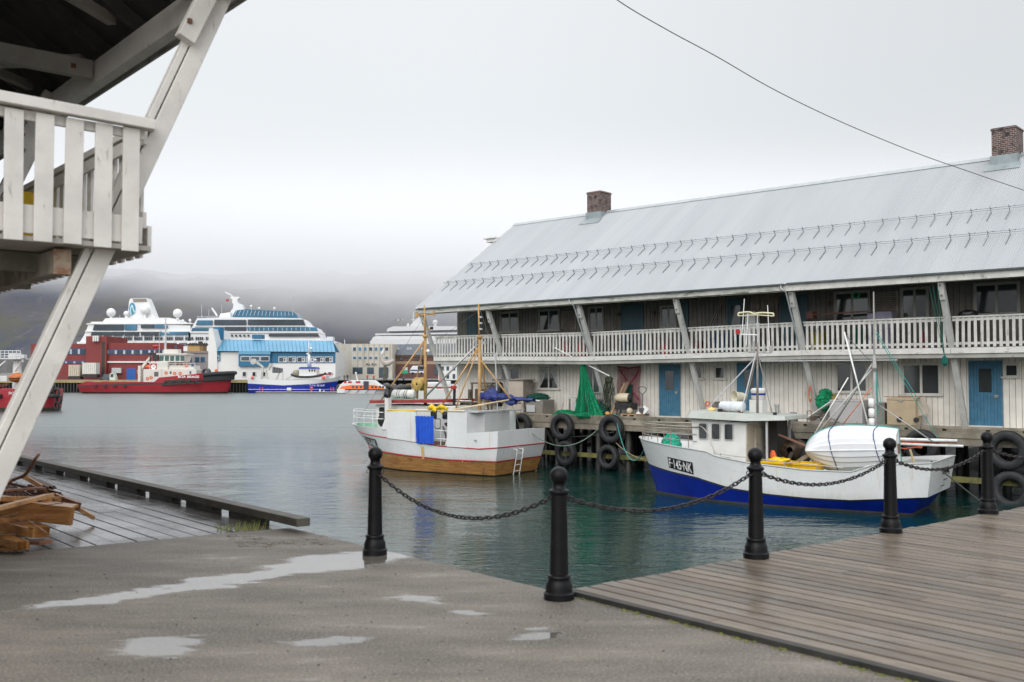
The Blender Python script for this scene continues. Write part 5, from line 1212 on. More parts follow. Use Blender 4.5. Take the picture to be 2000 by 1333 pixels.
g = MB(); g.add([(x*1.0, y*.985, z-.01) for x, y, z in tp], [tuple(range(n))]); g.box(1.9, 2.7, -.95, -.4, 2.86, 3.0); g.box(2.95, 3.8, -1.1, -.3, 2.84, 2.98); g.build('roof', M('green_grey_roof', (.20, .30, .25), .55, var=.2, dirt=(.08, .09, .08), da=.3), nb)
g = MB(); g.T = Mx.Translation((2.25, -.2, 3.17)); g.lathe([(.02, -.62), (.14, -.61), (.20, -.55), (.205, -.03), (.19, -.02), (.19, .02), (.205, .03), (.20, .55), (.14, .61), (.02, .62)], n=20, axis='X'); g.T = None
rf2 = g.build('liferaft_canister', M('dirty_raft_white', (.62, .61, .57), .5, dirt=(.35, .33, .3), da=.25), nb, smooth=True)
g = MB()
for x in (2.0, 2.12, 2.4, 2.52): g.lathe([(.213, -.012), (.213, .012), (.206, .012), (.206, -.012)], c=(x, -.2, 3.17), n=20, axis='X', close=True)
g.build('strap', BLKP, rf2)
# bow: rail, black jacket on the stem post, fender
g = MB(); xs3 = [2.3, 1.6, .9, .2, -.3]
def b2(x, s, h=.62): return V((x, s*max(.06, abs(hy2(x))-.08), 1.80+h))
for h in (.62, .34): g.tube(cat([b2(x, -1, h) for x in xs3]+[V((-.72, 0, 1.86+h))]+[b2(x, 1, h) for x in xs3[::-1]], 4), .018, 6)
for x in xs3[1:]:
    for s in (-1, 1): g.tube([b2(x, s, -.03), b2(x, s)], .013, 5)
g.build('bow_rail', GL, nb)
g = MB(); g.box(2.36, 2.56, -1.62, -1.42, 1.4, 3.05); g.build('corner_post', WHITE, nb)
g = MB(); g.ball((0, 0, .22), .17, 16, (.8, .9, 1.6), 12); g.ball((.05, .02, .5), .1, 10, (1.2, 1, 1.2), 8); crumple(g, .07, 5); g.build('black_bundle', BLKP, loc=NF.w(2.46, -1.52, 3.0), rz=NF.rz, smooth=True, **G('black jacket draped over the white post at the brown boat bow', 'jacket'))
g = MB(); g.ball((0, 0, 0), .33, 12, (1, .9, 1), 8, jit=.04); g.tube([(0, 0, .3), (0, 0, .42)], .05, 6); g.build('fender_ball', BLACK, smooth=True, loc=NF.w(1.75, -.9, 2.05), rz=NF.rz, **G('round black fender on the brown boat foredeck', 'fender'))
# masts
def mast(x, y, z0, zj, zt, r0, r1, nm='mast'):
    g = MB(); g.tube([(x, y, z0), (x-.02, y, zj)], r0, 12, r1=r0*.85); m_ = g.build(nm, WOODO, nb, smooth=True)
    g = MB(); g.tube([(x-.02, y-.02, zj-.15), (x-.06, y-.02, zt)], r1, 10, r1=r1*.7); g.build('topmast', WOODO, m_, smooth=True)
    g = MB(); g.lathe([(r0*.9, zj-.12), (r0*1.5, zj-.1), (r0*1.5, zj+.0), (r0, zj+.02)], c=(x-.02, y, 0), n=12); g.build('mast_band', WOODO, m_, smooth=True)
    return m_
m1 = mast(3.28, 0, 2.6, 5.75, 7.05, .075, .042); m2 = mast(6.17, 0, .9, 5.65, 7.0, .08, .045)
g = MB(); g.tube([(2.75, 0, 6.62), (3.75, 0, 6.66)], .035, 6); g.tube([(2.78, 0, 6.55), (2.78, 0, 6.78)], .05, 6); g.tube([(3.73, 0, 6.58), (3.73, 0, 6.78)], .05, 6); g.tube([(3.22, 0, 6.0), (3.6, 0, 6.02)], .02, 5); g.tube([(2.95, 0, 5.75), (3.25, 0, 5.75)], .02, 5); g.build('crosstree', WOODO, m1)
g = MB(); g.box(3.55, 3.66, -.05, .05, 5.98, 6.1); g.box(3.1, 3.2, -.05, .05, 4.45, 4.7); g.box(2.9, 3.2, -.06, .06, 4.25, 4.4); g.build('lamp', BLKP, m1)
g = MB(); g.ball((3.42, 0, 5.05), .08, 10); g.build('lamp', GL, m1, smooth=True)
for z in (5.9, 6.15, 6.4): g = MB(); g.box(6.18, 6.28, -.06, .03, z, z+.07); g.build('lamp', LTGREY, m2)
g = MB(); g.tube([(6.0, 0, 5.5), (6.5, 0, 5.55)], .03, 6); g.tube([(6.2, 0, 4.9), (6.95, 0, 4.92)], .03, 6); g.tube([(5.7, 0, 5.3), (6.2, 0, 5.3)], .014, 5); g.box(5.95, 6.1, -.1, .1, 5.35, 5.5); g.box(6.3, 6.5, -.05, .05, 5.3, 5.42); g.build('crosstree', STEEL, m2)
for a, b, r_, m_ in (((3.2, 0, 5.5), (1.3, -.7, 2.85), .04, WOODO), ((3.2, 0, 5.45), (1.9, .8, 2.85), .035, WOODO), ((2.2, .0, 3.6), (3.2, 0, 3.65), .025, WOODO),
                     ((6.1, -.05, 5.3), (3.7, -.5, 3.1), .042, STEEL), ((6.1, 0, 5.2), (4.95, -1.2, 2.55), .035, WOODO), ((6.12, 0, 5.2), (5.7, -1.1, 2.55), .03, WOODO), ((6.14, 0, 5.25), (5.85, 1.1, 2.5), .04, WOODO),
                     ((6.25, 0, 4.6), (7.9, -.3, 3.05), .032, WOODO), ((5.9, -1.5, 2.6), (7.9, -.4, 3.0), .03, M('cream_spar', (.66, .52, .32), .5)), ((6.2, 0, 3.3), (9.0, .2, 2.95), .03, GL), ((6.2, .2, 2.95), (8.1, .2, 2.85), .035, bpy.data.materials['cream_spar'])):
    g = MB(); g.tube([a, b], r_, 7); g.build('spar', m_, nb, smooth=True)
for a, b in (((3.22, 0, 6.6), (-.6, 0, 1.95)), ((6.1, 0, 6.7), (3.3, 0, 5.2)), ((3.3, 0, 5.7), (3.5, -1.2, 2.7)), ((6.15, 0, 6.8), (8.2, 0, 1.8))):
    g = MB(); g.tube([a, b], .007, 4); g.build('rigging_wire', RIGG, nb)
g = MB(); g.tube([(6.95, 0, 4.9), (7.0, .1, 2.6)], .03, 7); g.build('grey_pole', LTGREY, nb)
# winch and gear between masts
g = MB(); g.lathe([(.05, -.2), (.30, -.2), (.30, -.15), (.22, -.12), (.2, .12), (.30, .15), (.30, .2), (.05, .2)], c=(2.95, 0, 3.62), n=18, axis='Y'); g.build('drum', M('ochre_drum', (.50, .33, .09), .5, var=.3, vs=8), nb, smooth=True)
g = MB(); g.tube([(2.75, .1, 2.8), (2.75, .1, 3.4)], .05, 6); g.build('drum_post', WOODO, nb)
g = MB(); g.beam((5.3, .5, 2.5), (5.3, .5, 3.4), .12, .12); g.box(5.0, 5.6, .2, .8, 2.5, 2.85); g.build('machinery', M('oily_machinery', (.10, .085, .06), .5, var=.5, vs=7), nb)
g = MB(); g.tube([(4.6, -.9, 3.45), (5.6, -.9, 3.5)], .02, 5); g.box(5.35, 5.6, -.93, -.87, 3.44, 3.56); g.build('signal_bar', REDP, nb)
g = MB(); g.tube([(4.9, -.5, 2.95), (6.1, -.5, 2.93)], .02, 5); g.build('awning_rail', GL, nb)
g = MB(); g.tube([(5.28, -.6, 2.75), (5.3, -.6, 3.5)], .06, 7); g.build('exhaust', BLKP, nb)
netz = MB(); rr = []; n = 30
for j in range(9):
    r_ = []
    for i in range(n+1):
        s = i/n; x = 6.3+2.55*s; a = 2*pi*j/8; hgt = .15*(1-.6*s)+.03*abs(sin(s*9)); cz = 3.14-.16*s; r_.append((x, .2*cos(a)*(.5+.5*(1-s)), cz+hgt*sin(a)*(1+.3*sin(i*1.3+j*2))))
    rr.append(r_)
netz.grid(rr); netz.ball((7.75, 0, 2.88), .19, 26, (1.5, .7, .75), 16); netz.ball((6.75, .1, 3.28), .21, 26, (1.6, .7, .95), 16); netz.ball((7.2, .05, 3.12), .2, 20, (2.2, .7, .7), 12); crumple(netz, .07, 4.5)
netz.build('furled_tarpaulin', BLUET, auto=28, loc=NF.o, rz=NF.rz, **G('dark blue tarpaulin furled along the brown boat boom', 'tarpaulin'))
# transom ladder
ld = MB(); y0 = -.35
for dy in (-.22, .22): ld.tube(cat([(8.24, y0+dy, 1.02), (8.40, y0+dy, 1.0), (8.34, y0+dy, .6), (8.20, y0+dy, -.1)], 4), .02, 6)
for z in (.85, .62, .4, .15, -.05): ld.tube([(8.25+.12*min(1, z+.1), y0-.22, z), (8.25+.12*min(1, z+.1), y0+.22, z)], .016, 6)
ld.build('boarding_ladder', GL, nb)
g = MB(); g.ball((7.25, -1.84, 1.42), .06, 8, (1, .3, .6), 5); g.build('hawse_fitting', STEEL, nb)
# ---------------------------------------------------------------- clutter on the wharf
def at(px, y, z=0): return WF.on(px, 780, y).x
def wthing(g, name, mat_, x, y, z, label, cat_, group=None, rz=0, **k):
    return g.build(name, mat_, loc=WF.w(x, y, z), rz=WF.rz+rz, **k, **G(label, cat_, group))
x = at(1012, .55)
cb = thing('cabinet', 'tall beige plywood cabinet standing on the wharf between two windows', 'cabinet', WF.w(x, .55, 0), WF.rz)
g = MB(); g.box(-.30, .62, -.32, .38, 0, 1.52); g.build('body', GREYB, cb, bevel=.008)
g = MB(); g.box(-.285, .60, -.345, -.322, .04, 1.49); g.build('door', BEIGE, cb)
g = MB(); g.box(-.36, .68, -.40, .42, 1.525, 1.57); g.beam((.1, -.3, 1.6), (.9, -.1, 1.61), .08, .03); g.build('top', GREYB, cb)
x = at(1053, .5)
tb = thing('fish_tub', 'grey fish tub heaped with dark green net, right of the beige cabinet', 'tub', WF.w(x, .55, 0), WF.rz)
g = MB(); g.ext([(-.46, -.38, .02), (.46, -.38, .02), (.54, -.43, .66), (-.54, -.43, .66)], (0, .84, 0)); g.build('tub', M('grey_tub', (.25, .23, .20), .6, var=.12, dirt=(.4, .38, .35), da=.25), tb, bevel=.03)
g = MB(); g.box(-.42, .08, -.45, -.435, .10, .42); g.build('pale_panel', LTGREY, tb)
ft = netpile('net_heap', 'dark green rope net spilling over the grey tub', (0, 0, .05), .50, (1.05, .8, .45), DKGRN, 80, .014); ft.location = WF.w(x-.05, .5, .66)
n2 = netpile('net_heap', 'low bright green net bundle at the wharf edge left of the hanging net', (0, 0, .02), .42, (1.3, .6, .5), GREENN, 60, .012); n2.location = WF.w(at(1104, .25), .25, .0)
n3 = netpile('net_heap', 'green net bottom spread on the wharf right of the hanging net', (0, 0, .0), .42, (1.9, .5, .35), GREENN, 70, .012); n3.location = WF.w(at(1158, .1), .1, .02)
# hanging trawl net: two trouser-like legs gathered at the top
hx = WF.on(1139, 705, .05).x; g = MB(); n = 44
xb0, xb1 = WF.on(1124, 805, .05).x, WF.on(1178, 808, .05).x
for (l0, l1, t0, t1) in ((0.0, .38, 0, .6), (.50, 1.0, .4, 1.0)):
    rr = []
    for j in range(24):
        t = j/23; z = 2.26-2.24*t; sp_ = t**1.4
        top0, top1 = hx-.11+.22*t0, hx-.11+.22*t1; bot0, bot1 = xb0+(xb1-xb0)*l0, xb0+(xb1-xb0)*l1
        gap = .10*max(0, (t-.4)) * (1 if l0 else -1)
        r_ = []
        for i in range(n+1):
            a = 2*pi*i/n; c_ = (top0+top1)/2*(1-sp_)+(bot0+bot1)/2*sp_+gap*.3; w = ((top1-top0)/2*(1-sp_)+(bot1-bot0)/2*sp_*.9)
            r_.append((c_+w*cos(a)*(1+.08*sin(a*9+j*.15)+.04*sin(a*17+j*.3)), .05+(.06+.12*sp_)*sin(a)*(1+.45*sin(a*11+t*1.5)+.25*sin(a*19)), z))
        rr.append(r_)
    g.grid(rr)
for k in range(40):
    a = random.uniform(-.11, .11); b_ = random.uniform(xb0, xb1); 
    if abs((b_-xb0)/(xb1-xb0)-.41) < .05: continue
    g.tube(cat([(hx+a, -.03, 2.2), (hx+a+(b_-hx-a)*.35, -.05, 1.2), (b_, -.10, .04)], 4), .006, 3)
g.tube([(hx, .05, 2.2), (hx, .05, 2.75)], .012, 5)
g.build('hanging_net', OPENN, loc=WF.o, rz=WF.rz, auto=60, **G('tall bright green trawl net hanging from the gallery above the wharf', 'net'))
a = WF.on(1085, 680, -.15); b = WF.on(1193, 735, .2)
g = MB(); g.tube([WF.w(a.x, -.2, a.z), WF.w(b.x, .1, b.z)], .025, 8); g.build('pole', GL, **G('long white pole leaning diagonally past the hanging green net', 'pole'))
x = at(1128, .8)
wb = thing('workbench', 'grey work bench with a pale box half hidden by the hanging green net', 'bench', WF.w(x, .8, 0), WF.rz)
g = MB(); g.box(-.3, 1.4, -.3, .3, .72, .78); g.build('table_top', LTGREY, wb)
for xx in (-.25, 1.35):
    for yy in (-.25, .25): g = MB(); g.box(xx-.03, xx+.03, yy-.03, yy+.03, 0, .718); g.build('leg', GREYB, wb)
g = MB(); g.box(-.1, .35, -.28, .1, 0, .55); g.build('bin', LTGREY, wb)
def cage(x, y, w, d_, h, label, mat_):
    g = MB()
    for i in range(5):
        z = .02+h*i/4; g.tube([(-w/2, -d_/2, z), (w/2, -d_/2, z), (w/2, d_/2, z), (-w/2, d_/2, z), (-w/2, -d_/2, z)], .008, 4)
    for i in range(7):
        for yy in (-d_/2, d_/2): xx = -w/2+w*i/6; g.tube([(xx, yy, 0), (xx, yy, h)], .006, 4)
    g.box(-w*.4, w*.4, -d_*.3, d_*.3, h*.05, h*.5)
    return wthing(g, 'crab_pot', mat_, x, y, 0, label, 'crab pot')
o = cage(at(1160, .6), .62, .7, .5, 1.25, 'tall teal netted crab pot behind the hanging green net', M('teal_mesh', (.02, .13, .12), .7, var=.4, vs=10))
n4 = netpile('net_heap', 'dark green net ball beneath the bench right of the hanging net', (0, 0, .2), .40, (1.2, .8, .8), DKGRN, 60, .012); n4.location = WF.w(at(1172, .35), .35, .0)
# dark net tied to the strut
def hangnet(px, py, L_, w, mat_, label, y=.35):
    p = WF.on(px, py, y); g = MB()
    for k in range(46):
        a = random.uniform(-w, w); q_ = random.uniform(.55, 1)*L_; g.tube(cat([(a*.4, random.uniform(-.05, .05), 0), (a, random.uniform(-.1, .1), -q_*.4), (a*1.1+random.uniform(-.06, .06), random.uniform(-.1, .1), -q_)], 3), .011, 4)
    g.ball((0, 0, -.08), w*.9, 10, (1, .7, .8), 6, jit=.15)
    return wthing(g, 'rope_bundle', mat_, p.x, y, p.z, label, 'rope bundle')
hangnet(1189, 738, 1.35, .22, M('brown_green_rope', (.05, .06, .035), .85, var=.5, vs=15), 'dark brown and green ropes hung left of the leaning boards')
for k, (dx, w, lb) in enumerate(((0, .10, 'pale sawn board leaning on the wharf wall, left of the pair'), (.18, .14, 'grey edged board leaning on the wharf wall, right of the pair'))):
    x0 = at(1194, .5)+dx; g = MB(); g.beam((0, 0, 0), (.42, .5, 1.42+k*.05), w, .05, (0, -1, 0)); wthing(g, 'board', RAW if k == 0 else M('brown_grey_board', (.23, .16, .11), .65, var=.2), x0, .4, .0, lb, 'board', 'boards leaning on the wharf wall')
# faded red net stretched on the wall
a = WF.on(1206, 717, YW-.12); b = WF.on(1250, 790, YW-.12); g = MB(); nx, nz2 = 26, 34
def nmesh(u_, v_): return V((a.x+(b.x-a.x)*u_+.03*sin(v_*9), YW-.10-.03*sin(u_*6+v_*4), a.z+(b.z-.05-a.z)*v_-.06*sin(u_*pi)*(1-v_)))
for i in range(nx+1): g.tube([nmesh(i/nx, j/12) for j in range(13)], .0075, 3, cap=False)
for j in range(nz2+1): g.tube([nmesh(i/8, j/nz2) for i in range(9)], .0075, 3, cap=False)
for s in (0, 1): g.tube([nmesh(abs(s-.08-.84*k/8), .05+.8*k/8) for k in range(9)], .035, 5)
g.tube([nmesh(0, 0), nmesh(.5, .0), nmesh(1, 0)], .04, 6)
g.build('wall_net', PINKN, loc=WF.o, rz=WF.rz, **G('faded red fishing net stretched on the wall left of the blue door', 'net'))
g = MB(); g.box(.0, .55, 0, .03, 0, .9); wthing(g, 'green_tarpaulin', DKGRN, at(1216, 1.2), 1.14, .45, 'dark green cloth hanging behind the faded red net', 'cloth')
x = at(1208, .55); z0_ = .0
es = thing('engine_stand', 'dark outboard engine stand under the cream buoy', 'engine stand', WF.w(x+.35, .55, 0), WF.rz)
g = MB(); g.box(-.4, .45, -.2, .25, .3, .58); g.ball((.0, 0, .5), .22, 12, (1.6, .9, .6), 6, jit=.08); g.build('engine', BLACK, es, auto=40)
g = MB(); g.beam((-.3, 0, 0), (-.2, 0, .35), .06, .06); g.beam((.35, 0, 0), (.2, 0, .35), .06, .06); g.build('frame', GREY, es)
g = MB(); g.lathe([(.02, -.42), (.10, -.41), (.16, -.32), (.20, -.1), (.20, .18), (.17, .33), (.10, .38)], n=22, axis='X'); by_ = wthing(g, 'buoy', BUOYW, x+.28, .5, .80, 'large cream cylindrical buoy with black end lying on the engine stand', 'buoy', smooth=True)
g = MB(); g.lathe([(.172, .325), (.13, .39), (.06, .44), (.0, .44)], n=20, axis='X'); g.build('end_cap', BLACK, by_, smooth=True)
g = MB(); g.box(0, .8, -.35, .3, .11, .14)
for k in range(3): g.box(.02+k*.34, .12+k*.34, -.34, .29, .0, .11)
pl_ = wthing(g, 'pallet', RAW, at(1219, .3), .35, .0, 'small raw wood pallet below the cream buoy', 'pallet')
g = MB(); g.ball((0, 0, .13), .13, 16); wthing(g, 'ball_float', BUOYW, at(1231, .2), .15, .14, 'small round cream float sitting on the pallet', 'float', smooth=True)
for px, lb in ((1166, 'orange net float beside the hanging green net'), (1187, 'orange net float by the dark rope bundle')):
    g = MB(); g.ball((0, 0, .09), .09, 12, (1.3, .9, .9)); wthing(g, 'net_float', M('orange_float', (.72, .34, .08), .5), at(px, .1), .08, .05, lb, 'float', smooth=True)
g = MB()
pj = thing('pallet_jack', 'grey pallet jack with loop handle upright beside the blue door', 'pallet jack', WF.w(at(1254, .7), .7, 0), WF.rz)
g = MB(); g.tube([(0, 0, .15), (0, .02, .95)], .022, 8); g.tube(cat([(0, .02, .93), (-.17, .02, 1.08), (-.18, .02, 1.20), (-.1, .02, 1.26), (.1, .02, 1.26), (.18, .02, 1.20), (.17, .02, 1.08), (0, .02, .93)], 4), .018, 6); g.build('handle', GREY, pj, smooth=True)
g = MB(); g.box(-.09, .09, -.1, .1, .12, .38); g.box(-.27, -.11, .1, 1.0, .06, .12) if 0 else None; g.box(-.16, .16, -.06, .3, .06, .14); g.build('pump', GREY, pj)
for s in (-.06, .06): g = MB(); g.lathe([(.0, -.025), (.08, -.025), (.08, .025), (0, .025)], c=(s, -.05, .08), n=14, axis='X'); g.build('wheel', BLACK, pj)
g = MB(); g.beam((0, 0, 0), (.28, .3, .42), .3, .03, (0, -1, 0)); wthing(g, 'offcut', GL, at(1244, .5), .5, .0, 'small white board offcut leaning beside the pallet jack', 'board offcut')
# ropes and things behind the blue boat
g = MB(); pts = []
for k in range(70): a = k*.55; pts.append((.22*cos(a)*(1+.05*sin(k)), .14*sin(a), .02+k*.0035))
g.tube(cat(pts, 2), .016, 5); wthing(g, 'rope_coil', M('grey_rope', (.17, .15, .13), .85), at(1398, .4), .5, .45, 'grey rope coil on a crate behind the wheelhouse roof', 'rope coil')
g = MB(); g.box(-.35, .4, -.25, .3, 0, .42); wthing(g, 'crate', GREYB, at(1395, .5), .55, 0, 'grey wooden crate below the rope coil behind the wheelhouse', 'crate')
g = MB(); g.lathe([(.07, -.03), (.11, -.03), (.11, .03), (.07, .03)], n=18, axis='Y', close=True); wthing(g, 'orange_ring', ORNG, at(1382, .3), .3, .62, 'small orange ring on the crate behind the wheelhouse', 'ring', smooth=True)
g = MB(); g.lathe([(.0, 0), (.13, 0), (.165, .33), (.18, .33), (.18, .36), (.155, .36), (.12, .03), (0, .03)], n=24); bk = wthing(g, 'bucket', GREY, at(1549, .25), .25, .0, 'upturned dark grey bucket on the wharf right of the wheelhouse', 'bucket', auto=40)
bk.rotation_euler[0] = pi; bk.location.z = .37
p = WF.on(1582, 770, .3); g = MB()
for k in range(6): r_ = .10+.01*k; g.tube([(r_*.45*cos(t), random.uniform(-.02, .02), r_*2.0*sin(t)) for t in [2*pi*j/16 for j in range(17)]], .014, 5)
g.tube([(0, 0, .2), (.02, .1, .35)], .01, 4); g.tube([(0, 0, -.2), (.05, 0, -.9)], .01, 4)
wthing(g, 'rope_coil', M('salmon_rope', (.50, .17, .11), .8, var=.2), p.x, .32, p.z, 'salmon orange rope coil hanging on a slanting strut', 'rope coil', smooth=True)
n5 = netpile('net_bundle', 'dark green net bundle hanging right of the salmon rope coil', (0, 0, 0), .36, (.9, .7, 1.15), GREENN, 90, .012); p = WF.on(1609, 783, .5); n5.location = WF.w(p.x, .55, p.z); n5.rotation_euler = (0, .3, 0)
g = MB(); g.ball((0, 0, 0), .2, 10, (1, .8, 1), 6, jit=.2); p = WF.on(1624, 782, .6); wthing(g, 'sack', M('ochre_sack', (.25, .18, .05), .8, var=.4), p.x, .7, p.z, 'ochre sack beside the dark green net bundle', 'sack')
g = MB(); g.beam((0, 0, .05), (.9, .1, .68), .6, .025, (0, .2, 1)); wthing(g, 'white_sheet', GL, at(1580, .5), .5, .05, 'white sloping sheet covering junk left of the grey chest', 'sheet')
g = MB()
for k in range(14): c_ = V((random.uniform(.2, .95), random.uniform(-.1, .2), random.uniform(.05, .30))); g.beam(c_, c_+V((random.uniform(-.25, .25), random.uniform(-.2, .2), random.uniform(-.1, .1))), .05, .04)
g.box(.0, 1.0, -.2, .2, 0, .08); wthing(g, 'junk_crate', GREYB, at(1585, .35), .35, 0, 'open tray of scrap wood under the white sloping sheet', 'tray')
g = MB(); g.tube([(0, 0, 0), (0, 0, .38), (.12, 0, .42), (.16, 0, .36), (.16, 0, 0)], .013, 5); wthing(g, 'ladder_hoop', RUST, at(1577, -.05), -.1, .05, 'rusty ladder hoop at the wharf edge left of the sheet', 'hoop')
def chest(px0, px1, y0, d_, h, mat_, label, lid=True, name='chest'):
    x0 = WF.on(px0, 800, y0).x; x1 = WF.on(px1, 800, y0).x; t = thing(name, label, 'chest', WF.w((x0+x1)/2, y0, 0), WF.rz); w = (x1-x0)/2
    g = MB(); g.box(-w, w, 0, d_, .03, h-.075); g.build('body', mat_, t, bevel=.015)
    g = MB(); g.box(-w-.01, w+.01, -.012, d_, h-.07, h); g.build('lid', mat_, t, bevel=.015)
    g = MB(); g.box(-.06, .06, -.03, -.013, h-.12, h-.05); g.build('latch', STEEL, t); return t, w
CH = M('chest_white', (.44, .43, .42), .45, var=.06, dirt=(.25, .22, .19), da=.2)
chest(1620, 1684, .45, .7, .86, CH, 'wide light grey chest freezer on the wharf under the window')
chest(1698, 1728, .6, .6, .78, M('brown_grey_chest', (.24, .21, .18), .6), 'dark grey brown chest between the white and the beige ones')
bx, bw2 = chest(1732, 1788, .3, .65, .95, M('tan_chest', (.44, .35, .23), .5, var=.08, dirt=(.3, .22, .14), da=.2), 'tan chest freezer below the two pane window')
g = MB(); g.beam((-.6, .1, .99), (.55, .3, .985), .3, .03); g.build('board', M('orange_ply', (.38, .22, .12), .6), None, loc=bx.location, rz=WF.rz, **G('thin orange plywood sheet lying on top of the tan chest', 'board'))
g = MB()
for xx in (-.15, .42): g.lathe([(.0, -.04), (.09, -.04), (.09, -.0), (0, 0)], c=(xx+.1, -.01, .22), n=14, axis='Y')
g.build('wheel_cap', BLACK, bx)
g = MB(); g.add([(0, 0, .32), (.32, 0, .42), (.40, .1, .50), (.28, .0, 1.0), (0, .05, .98)], [(0, 1, 2, 3, 4)]); g.add([(0, .02, .32), (0, .07, .98), (.28, .02, 1.0), (.40, .12, .50), (.32, .02, .42)], [(0, 1, 2, 3, 4)]); g.build('cardboard', BEIGE, loc=WF.w((BF.i @ V((0, 0, 0))).x*0+WF.on(1790, 800, .5).x, .5, 0), rz=WF.rz, **G('crumpled cardboard flap at the right side of the tan chest', 'cardboard'))
# wetsuit and grey sheet by the cabinet
p = WF.on(975, 745, .4); g = MB(); g.lathe([(.05, 0), (.16, -.05), (.19, -.3), (.16, -.7), (.17, -1.1), (.12, -1.15), (0, -1.15)], n=14); g.tube(cat([(.16, 0, -.1), (.26, 0, -.5), (.24, 0, -1.0)], 4), .06, 7); g.tube([(-.45, 0, .08), (.7, 0, .12)], .02, 5)
wthing(g, 'wetsuit', BLKP, p.x, .4, 1.45, 'black wetsuit hanging on a rod left of the beige cabinet', 'wetsuit', smooth=True)
g = MB(); g.box(0, .3, 0, .03, 0, 1.3); wthing(g, 'grey_sheet', LTGREY, at(988, .6), .6, .0, 'pale grey board between the wetsuit and the beige cabinet', 'board')
g = MB(); g.box(-.5, .9, -.1, .5, 1.35, 1.42); g.beam((-.45, -.05, .0), (-.45, -.05, 1.35), .06, .06); g.beam((.85, -.05, 0), (.85, -.05, 1.35), .06, .06); g.box(-.4, .8, .1, .45, .5, 1.1); wthing(g, 'brown_shelf', M('dark_brown_shelf', (.12, .08, .06), .7), at(935, .5), .55, 0, 'brown open shelf behind the aft mast of the brown boat', 'shelf')
# mooring lines
def line(a, b, s, r_, mat_, label, n=14): g = MB(); g.tube(sag(a, b, s, n), r_, 6); return g.build('mooring_line', mat_, smooth=True, **G(label, 'rope', 'mooring lines between boats and wharf'))
A = NF.w(8.1, .6, 1.82); Bp = WF.w(at(1172, -.3), -.35, -.45); line(A, Bp, .75, .018, M('pale_green_rope', (.20, .30, .24), .8), 'pale green mooring line from the brown boat transom to the tyre pair')
line(WF.w(at(1078, -.2), -.2, -.9), WF.w(at(1200, -.3), -.35, -.6), .1, .012, RIGG, 'thin grey line stretched between the two tyre pairs')
g_ = WF.w(at(1208, .0), -.2, .02); line(g_, BF.w(-.3, -.1, 1.62), 1.15, .020, TURQ, 'turquoise mooring line sagging from the wharf to the blue boat bow')
line(WF.w(at(1202, -.3), -.35, -1.0), WF.w(at(1262, -.1), -.3, -1.65), .12, .02, M('tan_rope', (.35, .27, .16), .8), 'tan rope running from the lower tyre towards the blue hull')
line(BF.w(9.2, -.3, 1.40), BF.w(9.2, -.3, 1.40)+V((1.45, -2.1, -1.65)), .05, .022, M('dark_green_rope', (.04, .05, .04), .8), 'dark stern line from the blue boat down behind the last bollard')
g = MB()
for k in range(5): g.tube(cat([(-.15+.05*k, -.2, .05), (0, -.22, .09+.01*k), (.15-.03*k, -.18, .04)], 4), .02, 5)
wthing(g, 'rope_knot', TURQ, at(1206, 0), .0, .02, 'turquoise rope knot on the wharf edge', 'rope')
p = WF.on(1815, 560, -1.0); q_ = WF.on(1845, 705, -.4); g = MB()
for dx in (0, .12, .25): g.tube(sag((p.x+dx, -1.0, 4.6), (q_.x+.02*dx, -.4, 2.3), .03, 6), .010, 4)
g.ball((q_.x, -.4, 2.2), .09, 8, (1, 1, 1.8), 6, jit=.3)
g.build('hanging_rope', M('bottle_green_rope', (.0, .12, .09), .8), loc=WF.o, rz=WF.rz, **G('bottle green ropes hanging from the eaves beside the right strut', 'rope'))
# ---------------------------------------------------------------- things kept on the gallery
def gbox(px0, px1, y0, d_, z0, z1, mat_, name, label, cat_):
    a = WF.on(px0, 660, y0).x; b = WF.on(px1, 660, y0).x; g = MB(); g.box(0, b-a, 0, d_, 0, z1-z0); return g.build(name, mat_, loc=WF.w(a, y0, z0), rz=WF.rz, bevel=.02, **G(label, cat_))
gbox(1095, 1103, .4, .35, 2.57, 3.25, REDP, 'red_box', 'red box standing on the gallery behind the balusters, left of two', 'box')
gbox(1127, 1137, .4, .35, 2.57, 3.2, REDP, 'red_box', 'red box on the gallery near the strut, right of two', 'box')
gbox(1290, 1302, .4, .35, 2.57, 3.0, REDP, 'red_can', 'dark red fuel can on the gallery left of the third strut', 'can')
gbox(1352, 1370, .4, .35, 2.57, 3.1, M('maroon_plastic', (.16, .02, .03), .5), 'maroon_crate', 'maroon crate on the gallery right of the third strut', 'crate')
gbox(1384, 1420, .5, .5, 2.57, 3.4, M('navy_tub', (.01, .06, .14), .5), 'navy_tub', 'navy blue tub behind the balusters in the middle bay', 'tub')
gbox(1580, 1606, .4, .4, 2.57, 3.3, M('mustard_plastic', (.30, .24, .02), .5), 'mustard_tub', 'mustard yellow tub behind the balusters right of the fourth strut', 'tub')
gbox(1664, 1684, .5, .4, 2.57, 3.4, DKGRN, 'green_bin', 'dark green bin on the gallery below the green coil', 'bin')
gbox(1694, 1742, .5, .45, 2.57, 3.95, M('lilac_grey_cloth', (.22, .21, .27), .7, var=.15), 'covered_stack', 'lilac grey covered stack on the gallery by the louvre', 'stack')
gbox(1796, 1804, .4, .3, 2.57, 3.2, M('crimson_plastic', (.30, .01, .05), .5), 'crimson_can', 'crimson can on the gallery left of the right strut', 'can')
gbox(1455, 1475, .5, .4, 2.57, 4.2, LTGREY, 'grey_locker', 'tall pale grey locker behind the radar mast on the gallery', 'locker')
a = WF.on(1583, 608, .3).x; b = WF.on(1705, 608, .3).x; g = MB()
for k in range(4): g.beam((a+k*.05, .3+.08*k, 3.92+.012*k), (b-.1*k, .35+.08*k, 3.97+.01*k), .09, .03)
